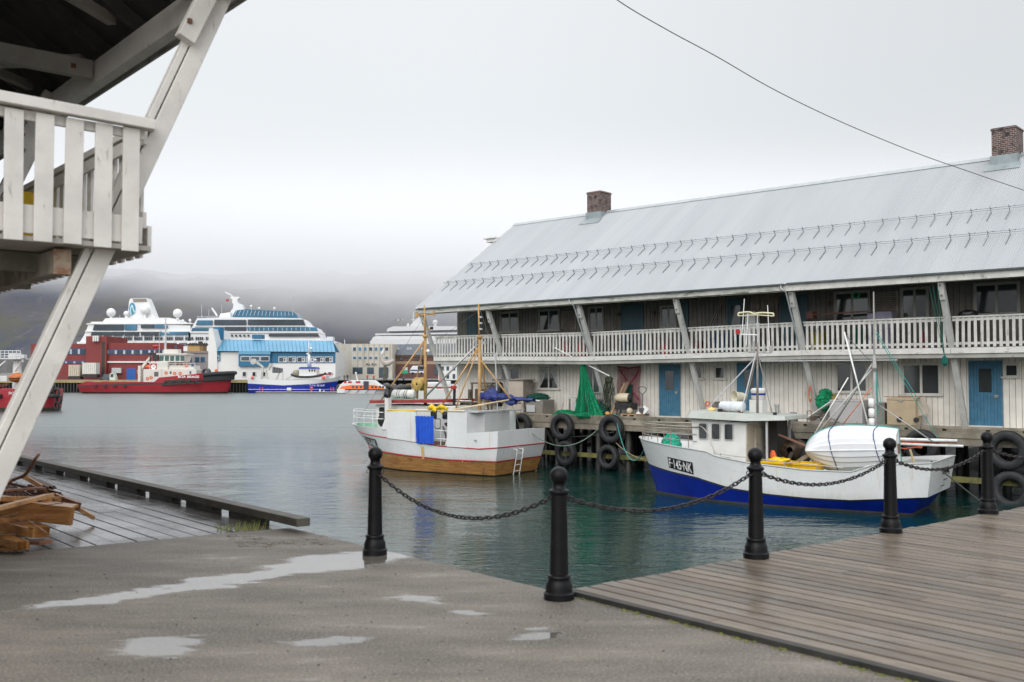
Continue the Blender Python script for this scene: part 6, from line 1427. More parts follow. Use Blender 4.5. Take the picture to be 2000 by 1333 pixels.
g.box(a-.15, a+.1, .25, .6, 3.8, 4.06)
g.build('timber_stack', M('dark_red_timber', (.12, .05, .035), .7, var=.3), loc=WF.o, rz=WF.rz, **G('long dark red timbers racked on the gallery above the rail', 'timber'))
p = WF.on(1672, 572, .3); g = MB(); g.lathe([(.09, -.02), (.13, -.02), (.13, .02), (.09, .02)], n=20, axis='Y', close=True); wthing(g, 'hose_coil', GREENN, p.x, .3, 4.55, 'green hose ring hanging under the gallery roof', 'hose')
g = MB(); a = WF.on(1472, 580, .2).x; b = WF.on(1518, 580, .2).x
for k in range(60): x = random.uniform(a, b); y = random.uniform(.0, .5); g.tube([(x, y, 4.8), (x+random.uniform(-.08, .08), y, random.uniform(4.0, 4.5))], .008, 3)
g.build('drying_lines', M('brown_twine', (.17, .13, .10), .85), loc=WF.o, rz=WF.rz, **G('bunch of brown lines drying under the gallery roof behind the radar', 'fishing lines'))
g = MB(); g.ball((0, 0, 0), .22, 10, (1.5, .8, .7), 6, jit=.2); p = WF.on(1888, 610, .3); wthing(g, 'black_bag', BLKP, p.x, .4, 3.72, 'black bag on the gallery rail shelf right of the right strut', 'bag')
for k, (px, lb) in enumerate(((1199, 'rake handle leaning on the gallery wall left of the open door'), (1268, 'long brush leaning on the gallery wall right of the open door'), (1608, 'thin rod leaning by the timber rack on the gallery'))):
    p = WF.on(px, 640, 1.1); g = MB(); g.beam((0, 0, 0), (.15, .1, 1.85), .03, .03); g.box(.08, .24, .05, .14, 1.75, 1.9); wthing(g, 'broom', M('broom_brown', (.10, .07, .05), .7) if k == 0 else bpy.data.materials['broom_brown'], p.x, 1.05, 2.57, lb, 'broom')
# ---------------------------------------------------------------- the far shore
def FB_(px, py, Y): return Py(px, py, Y)
def pbox(g, px0, px1, py0, py1, Y, D):
    a = Py(px0, py0, Y); b = Py(px1, py1, Y); g.box(a.x, b.x, Y, Y+D, b.z, a.z)
def ppoly(g, pts, Y, D): g.ext([Py(x, y, Y) for x, y in pts], (0, D, 0))
def P_(name, mat_, parent, fn, **k):
    g = MB(); fn(g); return g.build(name, mat_, parent, **k)
GZ = .95
g = MB(); g.add([(-190, 262, GZ), (-30, 262, GZ), (60, 300, GZ), (300, 340, GZ), (700, 900, GZ+5), (-1300, 900, GZ+5), (-500, 420, GZ), (-260, 420, GZ)], [(0, 1, 2, 3, 4, 5, 6, 7)])
g.build('far_ground', M('far_asphalt', (.16, .155, .15), .8, var=.2, vs=.05), **ST)
def farpiles(m, px0, px1, top, bot, Y, name, lab):
    t = thing('far_wharf', lab, 'wharf', (Py((px0+px1)/2, 768, Y).x, Y, WATER)); t2 = Mx.Translation(-t.location)
    g = MB(); pbox(g, px0, px1, top, top+5, Y, 6); g.v = [tuple(V(v)-t.location) for v in g.v]; g.build('deck', m, t)
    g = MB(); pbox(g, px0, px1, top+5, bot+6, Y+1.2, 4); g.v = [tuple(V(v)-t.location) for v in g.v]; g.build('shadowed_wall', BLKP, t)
    g = MB(); x = px0+1
    while x < px1: pbox(g, x, x+2, top+5, bot+6, Y+.3, .5); x += 6
    g.v = [tuple(V(v)-t.location) for v in g.v]; g.build('piles', DARKW, t)
FQ = M('yellow_edge_concrete', (.36, .28, .13), .7, var=.3, vs=.3)
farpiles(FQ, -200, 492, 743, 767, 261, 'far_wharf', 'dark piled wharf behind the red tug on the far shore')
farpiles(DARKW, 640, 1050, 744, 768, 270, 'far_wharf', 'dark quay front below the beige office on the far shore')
def building(name, label, ctr, Y, cat_='building', group=None):
    return thing(name, label, cat_, (Py(ctr, 742, Y).x, Y, GZ), 0, group)
class PB_:
    def __init__(s, t, Y): s.t = t; s.Y = Y
    def __call__(s, name, mat_, fn, dy=0, parent=None, **k):
        g = MB(); fn(g); 
        off = s.t.location
        g.v = [(v[0]-off.x, v[1]-off.y, v[2]-off.z) for v in g.v]
        return g.build(name, mat_, parent or s.t, **k)
RB = M('brick_red_cladding', (.20, .035, .032), .7, var=.12, vs=.2)
WG = M('far_window_glass', (.04, .06, .08), .12, var=.5, vs=.2); WGP = M('pale_window', (.42, .46, .47), .3, var=.15, vs=.3); NAVY = M('navy_frames', (.02, .06, .17), .5)
FW = M('far_white_paint', (.70, .70, .69), .5, var=.04, vs=.1)
# red building
Y = 276; t = building('red_building', 'long brick red harbour building with blue window band and stair tower', 240, Y); A_ = PB_(t, Y)
A_('wall', RB, lambda g: (pbox(g, 60, 168, 672, 742, Y, 14), pbox(g, 207, 325, 670, 742, Y, 14)))
A_('stair_tower', RB, lambda g: pbox(g, 168, 207, 657, 742, Y-1, 15)); A_('tower_recess', DARKW, lambda g: pbox(g, 199, 204, 668, 738, Y-1.02, .3))
A_('vent_pipe', FW, lambda g: [pbox(g, 181+4*k, 183.5+4*k, 656, 667, Y-2, .8) for k in range(3)])
for x0, x1, y0, y1, n in ((120, 167, 681, 693, 9), (207, 300, 683, 693, 17), (110, 175, 705, 711, 12), (300, 322, 683, 693, 4)):
    f = A_('window_band', NAVY, lambda g: pbox(g, x0, x1, y0, y1, Y-.1, .3))
    w = (x1-x0)/n
    for k in range(n):
        A_('window_pane', WG if k % 3 else WGP, lambda g: pbox(g, x0+k*w+.8, x0+(k+1)*w-.8, y0+1.5, y1-1, Y-.15, .2), parent=f)
A_('ledge', FW, lambda g: pbox(g, 207, 322, 706, 709, Y-.4, .6)); A_('blue_gate', M('bright_blue_gate', (.01, .09, .35), .5), lambda g: pbox(g, 247, 265, 720, 742, Y-.1, .3))
A_('air_unit', LTGREY, lambda g: pbox(g, 218, 236, 719, 729, Y-.9, 1))
Y = 300; t = building('grey_building', 'low grey flat roofed building between the red one and the blue one', 385, Y); A_ = PB_(t, Y)
A_('wall', M('mauve_grey_render', (.30, .28, .28), .8), lambda g: pbox(g, 352, 410, 690, 743, Y, 12)); A_('parapet', GREYB, lambda g: pbox(g, 352, 410, 686, 690, Y-.3, 13))
for x in (366, 381, 392): A_('window', BLUEG, lambda g: pbox(g, x, x+8, 698, 708, Y-.1, .3))
Y = 302; t = building('roof_hut', 'small ochre plant hut on the grey flat roof', 380, Y, 'hut'); A_ = PB_(t, Y)
A_('wall', M('ochre_cladding', (.46, .30, .12), .7), lambda g: pbox(g, 366, 390, 674, 686, Y, 4)); A_('roof', DARKW, lambda g: pbox(g, 365, 397, 671.5, 674, Y-.5, 5)); A_('side', M('dark_ochre', (.25, .15, .06), .7), lambda g: pbox(g, 390, 396, 674, 686, Y, 4)); A_('flue', BLKP, lambda g: pbox(g, 387, 394, 667, 672, Y+1, 1))
# blue and white building
Y = 272; t = building('blue_building', 'white and dark blue waterfront building under a light blue metal roof', 535, Y); A_ = PB_(t, Y)
LB = M('light_blue_metal_roof', (.11, .31, .47), .45, var=.08, vs=.15); DB = M('deep_blue_cladding', (.012, .13, .25), .5, var=.1, vs=.2)  # light roof blue dulled to stand in for distance haze
A_('wall', FW, lambda g: pbox(g, 424, 655, 688, 742, Y, 16)); A_('blue_cladding', DB, lambda g: (pbox(g, 528, 655, 686, 709.5, Y-.15, .3), pbox(g, 466, 528, 692, 716, Y-.9, 1.0), pbox(g, 424, 466, 685, 688, Y-.2, .3), pbox(g, 424, 430, 688, 706, Y-.2, .3)))
rf_ = A_('roof', LB, lambda g: (g.add([Py(421, 663, Y+8), Py(650, 666, Y+8), Py(655, 688, Y-1), Py(424, 686, Y-1)], [(3, 2, 1, 0)]), g.add([Py(421, 663, Y+8)+V((0, 0, -.01)), Py(650, 666, Y+8)+V((0, 0, -.01)), V((Py(655, 688, Y).x, Y+17, 6)), V((Py(424, 688, Y).x, Y+17, 6))], [(0, 1, 2, 3)]), pbox(g, 466, 528, 686, 692.5, Y-1.2, 1.4)))
A_('roof_seam', DB, lambda g: [g.beam(Py(425+x*7.6, 663+x*.1+.4, Y+7.9), Py(427.5+x*7.6, 686+x*.06-.5, Y-1.05), .06, .1) for x in range(30)], parent=rf_)
A_('end_wall', FW, lambda g: ppoly(g, [(408, 642), (415, 642), (421, 668), (424, 690), (424, 742), (406, 742), (407, 680)], Y-.5, 16))
A_('blue_turret', DB, lambda g: (lambda a, b: g.tube([(a.x, Y+6, b.z), (a.x, Y+6, a.z)], 1.45, 16))(Py(427, 640, Y+6), Py(427, 664, Y+6)))
A_('roof_unit', DB, lambda g: pbox(g, 492, 512, 654, 662, Y+7, 3)); A_('chimney', FW, lambda g: pbox(g, 638, 650, 658, 668, Y+8, 3))
for x0, x1, y0, y1 in [(470, 488, 696, 706), (489.5, 507, 696, 706), (508.5, 526, 696, 706), (423.5, 428, 695, 704)]+[(544+18*k, 560+18*k, 697, 708) for k in range(6)]+[(473, 481, 726, 736), (492, 500, 726, 736), (511, 519, 726, 736), (448, 456, 726, 736), (640, 648, 726, 734)]:
    dy = -1.0 if 466 < x0 < 528 and y0 < 700 else -.25
    f = A_('window', FW, lambda g: pbox(g, x0, x1, y0, y1, Y+dy, .2)); A_('pane', WG, lambda g: pbox(g, x0+1.1, x1-1.1, y0+1.2, y1-1.2, Y+dy-.05, .1), parent=f)
    if x0 >= 544 and y0 < 700: A_('vent_light', FW, lambda g: (pbox(g, x0+9.5, x0+14.5, y0+3, y1-1.2, Y+dy-.1, .1)), parent=f); A_('vent_pane', WG, lambda g: pbox(g, x0+10.6, x0+13.4, y0+4.2, y1-2.6, Y+dy-.13, .1), parent=f)
# beige office
Y = 292; t = building('beige_office', 'beige three storey office block with two rows of small square windows', 712, Y); A_ = PB_(t, Y)
BG = M('beige_panel', (.50, .465, .40), .7, var=.05, vs=.2)
A_('wall', BG, lambda g: (pbox(g, 687, 766, 672, 740, Y, 18), g.add([Py(687, 672, Y), Py(687, 740, Y), Py(662, 740, Y+10), Py(662, 672, Y+10)], [(0, 1, 2, 3)]), g.add([Py(687, 672, Y), Py(662, 672, Y+10), V((Py(662, 672, Y+10).x, Y+18, Py(672, 672, Y).z)), V((Py(687, 672, Y).x, Y+18, Py(687, 672, Y).z))], [(0, 1, 2, 3)])))
A_('panel_rib', M('tan_rib', (.38, .33, .27), .7), lambda g: [pbox(g, x, x+.8, 672.5, 716, Y-.12, .2) for x in (698, 708.5, 712, 719.5, 730, 740.5, 751, 761.5)])
for r_, (y0, y1) in enumerate(((678, 686.5), (696, 703))):
    for k in range(7):
        f = A_('window', FW, lambda g: pbox(g, 688.6+10.5*k, 696+10.5*k, y0, y1, Y-.1, .15)); A_('pane', BLUEG if r_ or k % 3 else WG, lambda g: pbox(g, 689.3+10.5*k, 695.3+10.5*k, y0+.7, y1-.8, Y-.14, .1), parent=f)
for a, b in ((689, 708), (717, 730)): A_('shop_window', WG, lambda g: pbox(g, a, b, 718, 730.5, Y-.12, .2))
A_('door', WG, lambda g: pbox(g, 740, 749, 718, 738, Y-.12, .2)); A_('door', WG, lambda g: pbox(g, 755, 758.5, 718, 738, Y-.12, .2))
for x, y in ((672, 680), (672, 698)): A_('side_window', WG, lambda g: pbox(g, x, x+3, y, y+6, Y+5.8, .3))
text('Az Art', 1.15, BLKP, t, tuple(Py(725, 712, Y-.2)-t.location), (pi/2, 0, 0), 'sign_lettering', .03)
A_('aerial', FW, lambda g: pbox(g, 672.5, 673.5, 664, 672, Y+6, .2))
# brown building with dark roof
Y = 300; t = building('brown_building', 'red brown building with dark slate roof and pale skylights behind the harbour', 815, Y); A_ = PB_(t, Y)
A_('wall', M('red_brown_brickwork', (.15, .075, .065), .8, var=.1, vs=.3), lambda g: pbox(g, 767, 900, 692, 740, Y, 16)); A_('tan_band', M('tan_cladding', (.36, .26, .18), .8), lambda g: (pbox(g, 767, 900, 706, 712, Y-.15, .3), pbox(g, 767, 900, 694, 697, Y-.15, .3)))
A_('roof', M('slate_roof', (.09, .10, .12), .6), lambda g: g.add([Py(765, 673, Y+8), Py(905, 671, Y+8), Py(905, 694, Y-1), Py(765, 694, Y-1)], [(3, 2, 1, 0)]))
for x in (770.5, 776, 795, 800, 822, 827): A_('skylight', WGP, lambda g: pbox(g, x, x+3.6, 679, 684, Y+3.2, .1))
for x in (781, 796, 812, 828, 846): A_('window', WG, lambda g: pbox(g, x, x+6, 698.5, 704, Y-.3, .2))
A_('shop_window', WG, lambda g: pbox(g, 848, 862, 716, 732, Y-.2, .2))
Y = 284; t = building('white_house', 'white house seen between the boat masts left of the warehouse wall', 880, Y); A_ = PB_(t, Y)
A_('wall', FW, lambda g: pbox(g, 856, 925, 712, 750, Y, 8)); A_('roof', LTGREY, lambda g: ppoly(g, [(854, 712), (927, 712), (915, 704), (866, 704)], Y-.5, 9))
for x in (862, 872, 884): A_('window', WG, lambda g: pbox(g, x, x+5, 716, 724, Y-.1, .2)); A_('window', WG, lambda g: pbox(g, x, x+5, 731, 740, Y-.1, .2))
# containers, vehicles and small stuff on the far quay
Y = 268
CTM = {}
for nm, lab, x0, x1, y0, y1, m_ in (('container', 'white ribbed refrigerated container on a dark trailer before the red building', 161, 187, 709, 731, M('container_white', (.62, .62, .59), .5)), ('container', 'cream container with brown door frame on the far quay', 134, 155, 713, 735, M('container_cream', (.50, .46, .38), .6))):
    t = thing(nm, lab, 'container', (Py((x0+x1)/2, 740, Y).x, Y, GZ), 0, 'containers on the far quay'); A_ = PB_(t, Y)
    A_('box', m_, lambda g: pbox(g, x0, x1, y0, y1, Y, 2.6)); A_('rib', m_, lambda g: [pbox(g, x, x+1, y0+.8, y1-1, Y-.12, .12) for x in range(int(x0)+2, int(x1)-1, 4)])
    A_('trailer', BLKP, lambda g: pbox(g, x0-1, x1+2, y1, y1+6, Y+.2, 2)); 
t = thing('forklift', 'small white and pale green forklift cab at the far quay edge', 'forklift', (Py(219, 745, 264).x, 264, GZ)); A_ = PB_(t, 264)
A_('cab', M('pale_green_white', (.55, .62, .56), .5), lambda g: ppoly(g, [(214, 745), (214, 732), (216, 729), (222, 729), (225, 738), (225, 745)], 264, 1.6)); A_('window', WG, lambda g: pbox(g, 216, 221, 731, 737, 263.9, .2))
t = thing('grey_van', 'dark grey van parked on the far quay before the stair tower', 'van', (Py(204, 745, 270).x, 270, GZ)); A_ = PB_(t, 270)
A_('body', M('van_grey', (.08, .10, .12), .3), lambda g: ppoly(g, [(194, 743), (194, 738), (199, 737), (203, 731), (216, 731), (216, 743)], 270, 2)); A_('wheel', BLACK, lambda g: [g.lathe([(0, -.1), (.35, -.1), (.35, .1), (0, .1)], c=tuple(Py(x, 743, 269.9)), n=12, axis='Y') for x in (198, 212)])
t = thing('caravan', 'white camper with blue stripe parked before the brown building', 'camper', (Py(814, 735, 288).x, 288, GZ)); A_ = PB_(t, 288)
A_('body', FW, lambda g: ppoly(g, [(800, 729), (801, 722), (806, 715), (826, 715), (828, 718), (828, 729)], 288, 2.3), bevel=.1); A_('stripe', NAVY, lambda g: pbox(g, 801.5, 827, 722.5, 725, 287.95, .05)); A_('wheel', BLACK, lambda g: [g.lathe([(0, -.1), (.4, -.1), (.4, .1), (0, .1)], c=tuple(Py(x, 730, 287.9)), n=12, axis='Y') for x in (806, 823)])
t = thing('green_sign', 'green and grey roadside sign right of the pale sculpture', 'sign', (Py(791, 735, 285).x, 285, GZ)); A_ = PB_(t, 285)
A_('board', M('sign_green', (.0, .30, .15), .5), lambda g: pbox(g, 785, 797, 724, 730, 285, .1)); A_('grey_board', LTGREY, lambda g: pbox(g, 787, 796, 718, 723.5, 285, .1)); A_('post', GREY, lambda g: pbox(g, 790, 791, 730, 741, 285.02, .1))
# sculpture on a stone pillar
Y = 266; t = thing('sculpture', 'pale curved sculpture with a white horn on a dark stone pillar', 'sculpture', (Py(752, 745, Y).x, Y, GZ)); A_ = PB_(t, Y)
A_('pillar', M('dark_stone', (.10, .095, .08), .9, var=.3, vs=1, bump=.5, bs=4), lambda g: g.tube([Py(752.5, 746, Y), Py(752, 730, Y), Py(752, 712, Y)], [.62, .58, .36], 9), smooth=False)
A_('body', M('pale_stone', (.42, .38, .34), .7), lambda g: g.tube(cat([Py(745, 692, Y), Py(745.5, 700, Y), Py(749, 708, Y), Py(756, 710.5, Y), Py(763, 707.5, Y), Py(768, 704, Y), Py(766, 701, Y)], 5), [.2, .25, .3, .34, .38, .42, .46, .5, .53, .55, .58, .62, .66, .7, .73, .74, .73, .71, .68, .64, .6, .56, .5, .44, .38, .30, .22, .15, .12, .1, .05], 12), smooth=True)
A_('horn', FW, lambda g: g.tube([Py(745, 696, Y), Py(746.5, 690, Y), Py(750.5, 680, Y)], [.26, .36, .02], 8), smooth=True)
# people on the far quay
def person(px, py, Y, top_m, leg_m, label, h=1.72, pose=0):
    p = Py(px, py, Y); o = bpy.data.objects.new('person', None); me = bpy.data.meshes.new('person'); k = h/1.72
    sw = .12*pose
    J = [(0, 0, .92), (0, 0, 1.15), (0, 0, 1.38), (0, 0, 1.50), (0, 0, 1.62), (-.10, 0, .88), (-.11, sw, .48), (-.11, sw*1.6, .06), (.10, 0, .88), (.11, -sw, .48), (.11, -sw*1.6, .06), (-.19, 0, 1.38), (-.24, .02-sw, 1.10), (-.22, -.08-sw, .86), (.19, 0, 1.38), (.24, .02+sw, 1.10), (.22, -.08+sw, .86)]
    E = [(0, 1), (1, 2), (2, 3), (3, 4), (0, 5), (5, 6), (6, 7), (0, 8), (8, 9), (9, 10), (2, 11), (11, 12), (12, 13), (2, 14), (14, 15), (15, 16)]
    rr = [.16, .15, .16, .06, .11, .10, .075, .05, .10, .075, .05, .075, .055, .04, .075, .055, .04]
    me.from_pydata([V(j)*k for j in J], E, []); o = bpy.data.objects.new('person', me); COL.objects.link(o)
    m = o.modifiers.new('skin', 'SKIN'); sv = me.skin_vertices[0].data
    for i, r_ in enumerate(rr): sv[i].radius = (r_*k, r_*k*.85)
    sv[0].use_root = True; s2 = o.modifiers.new('sub', 'SUBSURF'); s2.levels = 1; s2.render_levels = 1
    dg = bpy.context.evaluated_depsgraph_get(); m2 = bpy.data.meshes.new_from_object(o.evaluated_get(dg)); bpy.data.objects.remove(o)
    m2.materials.clear()
    for q_ in (top_m, leg_m, SKIN): m2.materials.append(q_)
    for f in m2.polygons: z = f.center.z/k; f.material_index = 2 if z > 1.47 else 1 if z < .90 and abs(f.center.x) < .19 else 0
    n = bpy.data.objects.new('person', m2); COL.objects.link(n); n.location = (p.x, p.y, p.z); n['label'] = label; n['category'] = 'person'; n['group'] = 'people on the far quay'
SKIN = M('skin', (.42, .25, .18), .6); DKC = M('dark_clothes', (.02, .025, .04), .8); OLV = M('olive_jacket', (.12, .13, .05), .8); REDC = M('red_jacket', (.50, .06, .04), .7)
for px, py, a, b, lb in ((672.5, 744, OLV, DKC, 'person in an olive jacket standing before the beige office'), (678.5, 744, DKC, DKC, 'person in dark clothes beside the olive jacketed one'), (717.5, 744, REDC, DKC, 'person in a red jacket above the lifeboat, left of two'), (730, 745, REDC, DKC, 'person in a red jacket above the lifeboat, right of two'), (776, 746, DKC, DKC, 'person in dark clothes right of the sculpture pillar'), (788, 749, DKC, DKC, 'person in dark clothes nearest the white and red boat')):
    person(px, py, 263.5, a, b, lb, pose=.5)
# ---------------------------------------------------------------- red tug, broadside, bow to the right
Y = 250; TF = Frame((Py(452, 768, Y).x, Y, WATER), pi); ppm = Y/FPX
tg = frame_thing('tugboat', 'large red tugboat with white wheelhouse moored broadside across the water', 'tugboat', TF)
Lx = lambda px: (452-px)*ppm; Lz = lambda py: (768.5-py)*ppm
zt_ = lambda x: lerp_tab([(Lx(456), Lz(726)), (Lx(430), Lz(727.5)), (Lx(405), Lz(730)), (Lx(336), Lz(737)), (Lx(325), Lz(738)), (Lx(316), Lz(747)), (Lx(200), Lz(746.5)), (Lx(185), Lz(745)), (Lx(172), Lz(751))], x)
zm_ = lambda x: lerp_tab([(Lx(452), Lz(744)), (Lx(412), Lz(746)), (Lx(330), Lz(751)), (Lx(200), Lz(754.5)), (Lx(168), Lz(756))], x)
LT_ = Lx(168); REDT = M('tug_red_hull', (.36, .022, .034), .4, var=.1, vs=.4, dirt=(.55, .08, .09), da=.12, ds=.6)  # hull red dulled to stand in for haze over the water
tr = [hrow(3.5, LT_-2.5, .1, 1, 1, lambda x: -1.5), hrow(1.2, LT_-1.2, 4.4, .7, .85, lambda x: -.2), hrow(.7, LT_-.6, 4.8, .65, .9, lambda x: .35), hrow(.1, LT_, 5.3, .5, .92, lambda x: zm_(x)), hrow(.05, LT_, 5.3, .5, .92, lambda x: zm_(x)+.35), hrow(-.5, LT_+.1, 5.4, .45, .92, zt_)]
hull('hull', tg, tr, [0, 1, 0, 2, 0], [REDT, MUD, BLKP], deck=lambda x: zt_(x)-.9, deckmat=M('tug_deck', (.20, .05, .04), .7), thick=.2)
yN = 5.42
def tbox(g, px0, px1, py0, py1, y0, y1): g.box(Lx(px1), Lx(px0), y0, y1, Lz(py1), Lz(py0))
g = MB(); rw = [V((p.x-.25, -(p.y-.25), 0)) for p in tr[-1] if p.x < Lx(404)]
lo = [V((p.x+.2, p.y, zm_(p.x)+.2)) for p in rw]; hi = [V((p.x, p.y, zt_(p.x)-.4)) for p in rw]; mir = lambda r_: [V((p.x, -p.y, p.z)) for p in r_]
g.grid([lo, hi]); g.grid([mir(lo), mir(hi)], True); g.tube(hi, .5, 8); g.tube(mir(hi), .5, 8); g.build('bow_fender', BLACK, tg, smooth=True)
g = MB(); g.beam((Lx(405), yN, Lz(741)), (Lx(335), yN+.02, Lz(745)), .15, .3); 
for k in range(5): g.beam((Lx(400-15*k), yN, Lz(742+.6*k)), (Lx(393-15*k), yN, Lz(748+.6*k)), .15, .35)
g.beam((Lx(405), yN, Lz(747)), (Lx(330), yN, Lz(752)), .15, .3); g.build('side_fender', BLKP, tg)
g = MB()
for k in range(4): tbox(g, 200+19*k, 206+19*k, 753, 755.5, yN-.05, yN+.2)
g.build('fender_block', BLKP, tg)
def ttext(s, px, py, size, parent, m_, y, sx=1): return text(s, size, m_, parent, (Lx(px), y, Lz(py)), (pi/2, 0, pi), 'lettering', .02, sx, bold=.02)
ttext('BOA BRAGE', 381, 736.8, .78, tg, GL, yN-.25, 1.25)
TW = M('tug_cream_white', (.66, .63, .58), .5, var=.04, vs=.5)
g = MB(); tbox(g, 325, 392, 722, 738, -3.6, 3.6); tbox(g, 290, 325, 722, 747, -3.6, 3.6); dh = g.build('deckhouse', TW, tg, bevel=.08)
g = MB(); tbox(g, 300, 335, 708, 722, -3, 3); tbox(g, 335, 385, 715, 722, -2.4, 2.4); g.build('upper_house', TW, tg, bevel=.08)
g = MB(); g.ext([(Lx(320), -2.4, Lz(708)), (Lx(364), -2.4, Lz(708)), (Lx(368), -2.4, Lz(694)), (Lx(316), -2.4, Lz(694))], (0, 4.8, 0)); wh2 = g.build('wheelhouse', TW, tg)
for a in (317.5, 328, 338, 348.5, 358): P_('window_pane', M('green_glass', (.05, .12, .11), .08) if 'GG' not in globals() else GG, wh2, lambda g: g.add([(Lx(a), 2.43, Lz(706)), (Lx(a+7.5), 2.43, Lz(706)), (Lx(a+8), 2.43, Lz(696)), (Lx(a), 2.43, Lz(696))], [(0, 1, 2, 3)])); GG = bpy.data.materials['green_glass']
g = MB(); tbox(g, 312, 371, 691, 694, -2.7, 2.7); tbox(g, 322, 350, 683, 691, -1.2, 1.2); g.build('wheelhouse_roof', TW, tg)
g = MB(); tbox(g, 301.5, 314, 711, 724, 3.01, 3.06); lg = g.build('funnel_emblem', REDP, tg); g = MB(); g.lathe([(.0, 0), (.62, 0), (.62, .06), (0, .06)], c=(Lx(308), 3.06, Lz(717.5)), n=20, axis='Y'); g.build('emblem_disc', GL, lg)
text('H', .7, REDP, lg, (Lx(308), 3.14, Lz(717.5)), (pi/2, 0, pi), 'lettering', .01)
for x, y in ((298, 740), (305, 738), (350, 730), (361, 730), (334, 729), (370, 715)):
    g = MB(); g.lathe([(.18, -.04), (.40, -.04), (.40, .04), (.18, .04)], c=(Lx(x), 3.66 if y > 722 else 2.5, Lz(y)), n=14, axis='Y', close=True); g.build('lifebuoy', ORNG, tg)
for x in (341, 379): g = MB(); tbox(g, x, x+3.2, 726, 731, 3.61, 3.65); g.build('window', WG, tg)
g = MB(); tbox(g, 311, 319, 727, 736, 3.61, 3.65); g.build('door', GREY, tg)
g = MB(); tbox(g, 272, 277, 715, 746, -1, 1); g.beam((Lx(275), 0, Lz(722)), (Lx(294), 0, Lz(696)), .9, .7, w1=.4, h1=.4); g.tube([(Lx(268), 0, Lz(724)), (Lx(285), 0, Lz(724)), (Lx(285), 0, Lz(730)), (Lx(268), 0, Lz(730)), (Lx(268), 0, Lz(724))], .08, 5); g.build('crane', TW, tg)
g = MB(); g.tube([(Lx(322), 0, Lz(694)), (Lx(322), 0, Lz(622))], .32, 8, r1=.14); g.tube([(Lx(317), 0, Lz(670)), (Lx(328), 0, Lz(670))], .1, 5); g.tube([(Lx(315), 0, Lz(649)), (Lx(330), 0, Lz(651))], .12, 5); g.tube([(Lx(318), 0, Lz(636)), (Lx(326), 0, Lz(636))], .08, 5); g.tube([(Lx(310), 0, Lz(650)), (Lx(310), 0, Lz(694))], .08, 5); g.ball((Lx(312), 0, Lz(648)), .3, 8); g.build('mast', LTGREY, tg)
g = MB(); g.ball((Lx(303), 0, Lz(677)), .55, 10, (1.6, 1, .7)); g.tube([(Lx(303), 0, Lz(680)), (Lx(303), 0, Lz(708))], .12, 5); g.build('fire_monitor', REDP, tg)
g = MB(); g.ball((Lx(291), 0, Lz(717)), .6, 12, (1.8, 1, .8)); g.build('rescue_boat', ORNG, tg, smooth=True)
g = MB(); tbox(g, 298, 300, 690, 708, 2, 2.3); tbox(g, 295, 304, 690, 694, -1, 2.2); tbox(g, 304, 314, 694, 706, 1.5, 2.2); g.build('exhaust_stack', BLKP, tg)
g = MB(); g.lathe([(.6, -.9), (1.0, -.9), (1.0, -.7), (.6, -.65), (.6, .65), (1.0, .7), (1.0, .9), (.6, .9)], c=(Lx(407), 2.0, Lz(727.5)), n=20, axis='Y', close=True); g.build('anchor_winch', GREY, tg, smooth=True)
g = MB(); g.ball((Lx(427), 2.2, Lz(725)), .45, 10, (.8, .8, 1.1)); g.build('orange_vent', ORNG, tg, smooth=True)
g = MB()
for z in (710, 713.5): g.tube([(Lx(335), 2.6, Lz(z+1)), (Lx(388), 2.6, Lz(z+1))], .05, 4)
for k in range(8): g.tube([(Lx(336+7*k), 2.6, Lz(710)), (Lx(336+7*k), 2.6, Lz(716))], .05, 4)
g.build('railing', TW, tg)
for x in (347, 380): g = MB(); tbox(g, x, x+4, 712 if x > 350 else 676, 716 if x > 350 else 681, 2.4, 2.7); g.build('blue_light', NAVY, tg)
g = MB()
for k in range(3): tbox(g, 184+4.5*k, 188+4.5*k, 747.5, 750.5, yN-.28, yN-.2)
# ---------------------------------------------------------------- left tug, nearer, partly behind the strut
Y = 118; LFr = Frame((Py(130, 798, Y).x, Y, WATER), pi); pm2 = Y/FPX
lt = frame_thing('tugboat', 'red tugboat with white crane platform and big black tyres, cut by the left strut', 'tugboat', LFr)
Lx2 = lambda px: (130-px)*pm2; Lz2 = lambda py: (799-py)*pm2
t2 = [hrow(.9, 15, .1, 1, 1, lambda x: -.8, 30), hrow(.9, 15, 2.6, .35, 1, lambda x: .0, 30), hrow(.9, 15, 2.7, .30, 1, lambda x: .42, 30), hrow(.8, 15, 2.9, .28, 1, lambda x: Lz2(772), 30), hrow(.8, 15, 2.95, .28, 1, lambda x: Lz2(759), 30), hrow(.8, 15, 2.95, .28, 1, lambda x: Lz2(756), 30)]
hull('hull', lt, t2, [0, 1, 2, 2, 0], [REDT, MUD, REDT], deck=lambda x: Lz2(760)+.0, deckmat=GREY, thick=.1)
text('BOA', .42, GL, lt, (Lx2(50), 3.02, Lz2(764.5)), (pi/2, 0, pi), 'lettering', .01, 1.2)
for a, b in ((-20, 28), (88, 130)): g = MB(); g.tube([(Lx2(a), 3.05, Lz2(770)), (Lx2(b), 3.05 if b < 100 else 2.6, Lz2(770))], .25, 10); g.build('side_fender', BLACK, lt, smooth=True)
for x, z, r_ in ((113, 755, .62), (123, 764, .62), (128, 777, .6), (124, 788, .5)):
    g = MB(); tt = tyre_mesh(r_, .5); tt.v = [tuple(V((v[0]*.55, v[1]*1.0, v[2])) + V((Lx2(x)-.1, 1.9, Lz2(z)))) for v in tt.v]; tt.build('tyre', BLACK, lt, smooth=True)
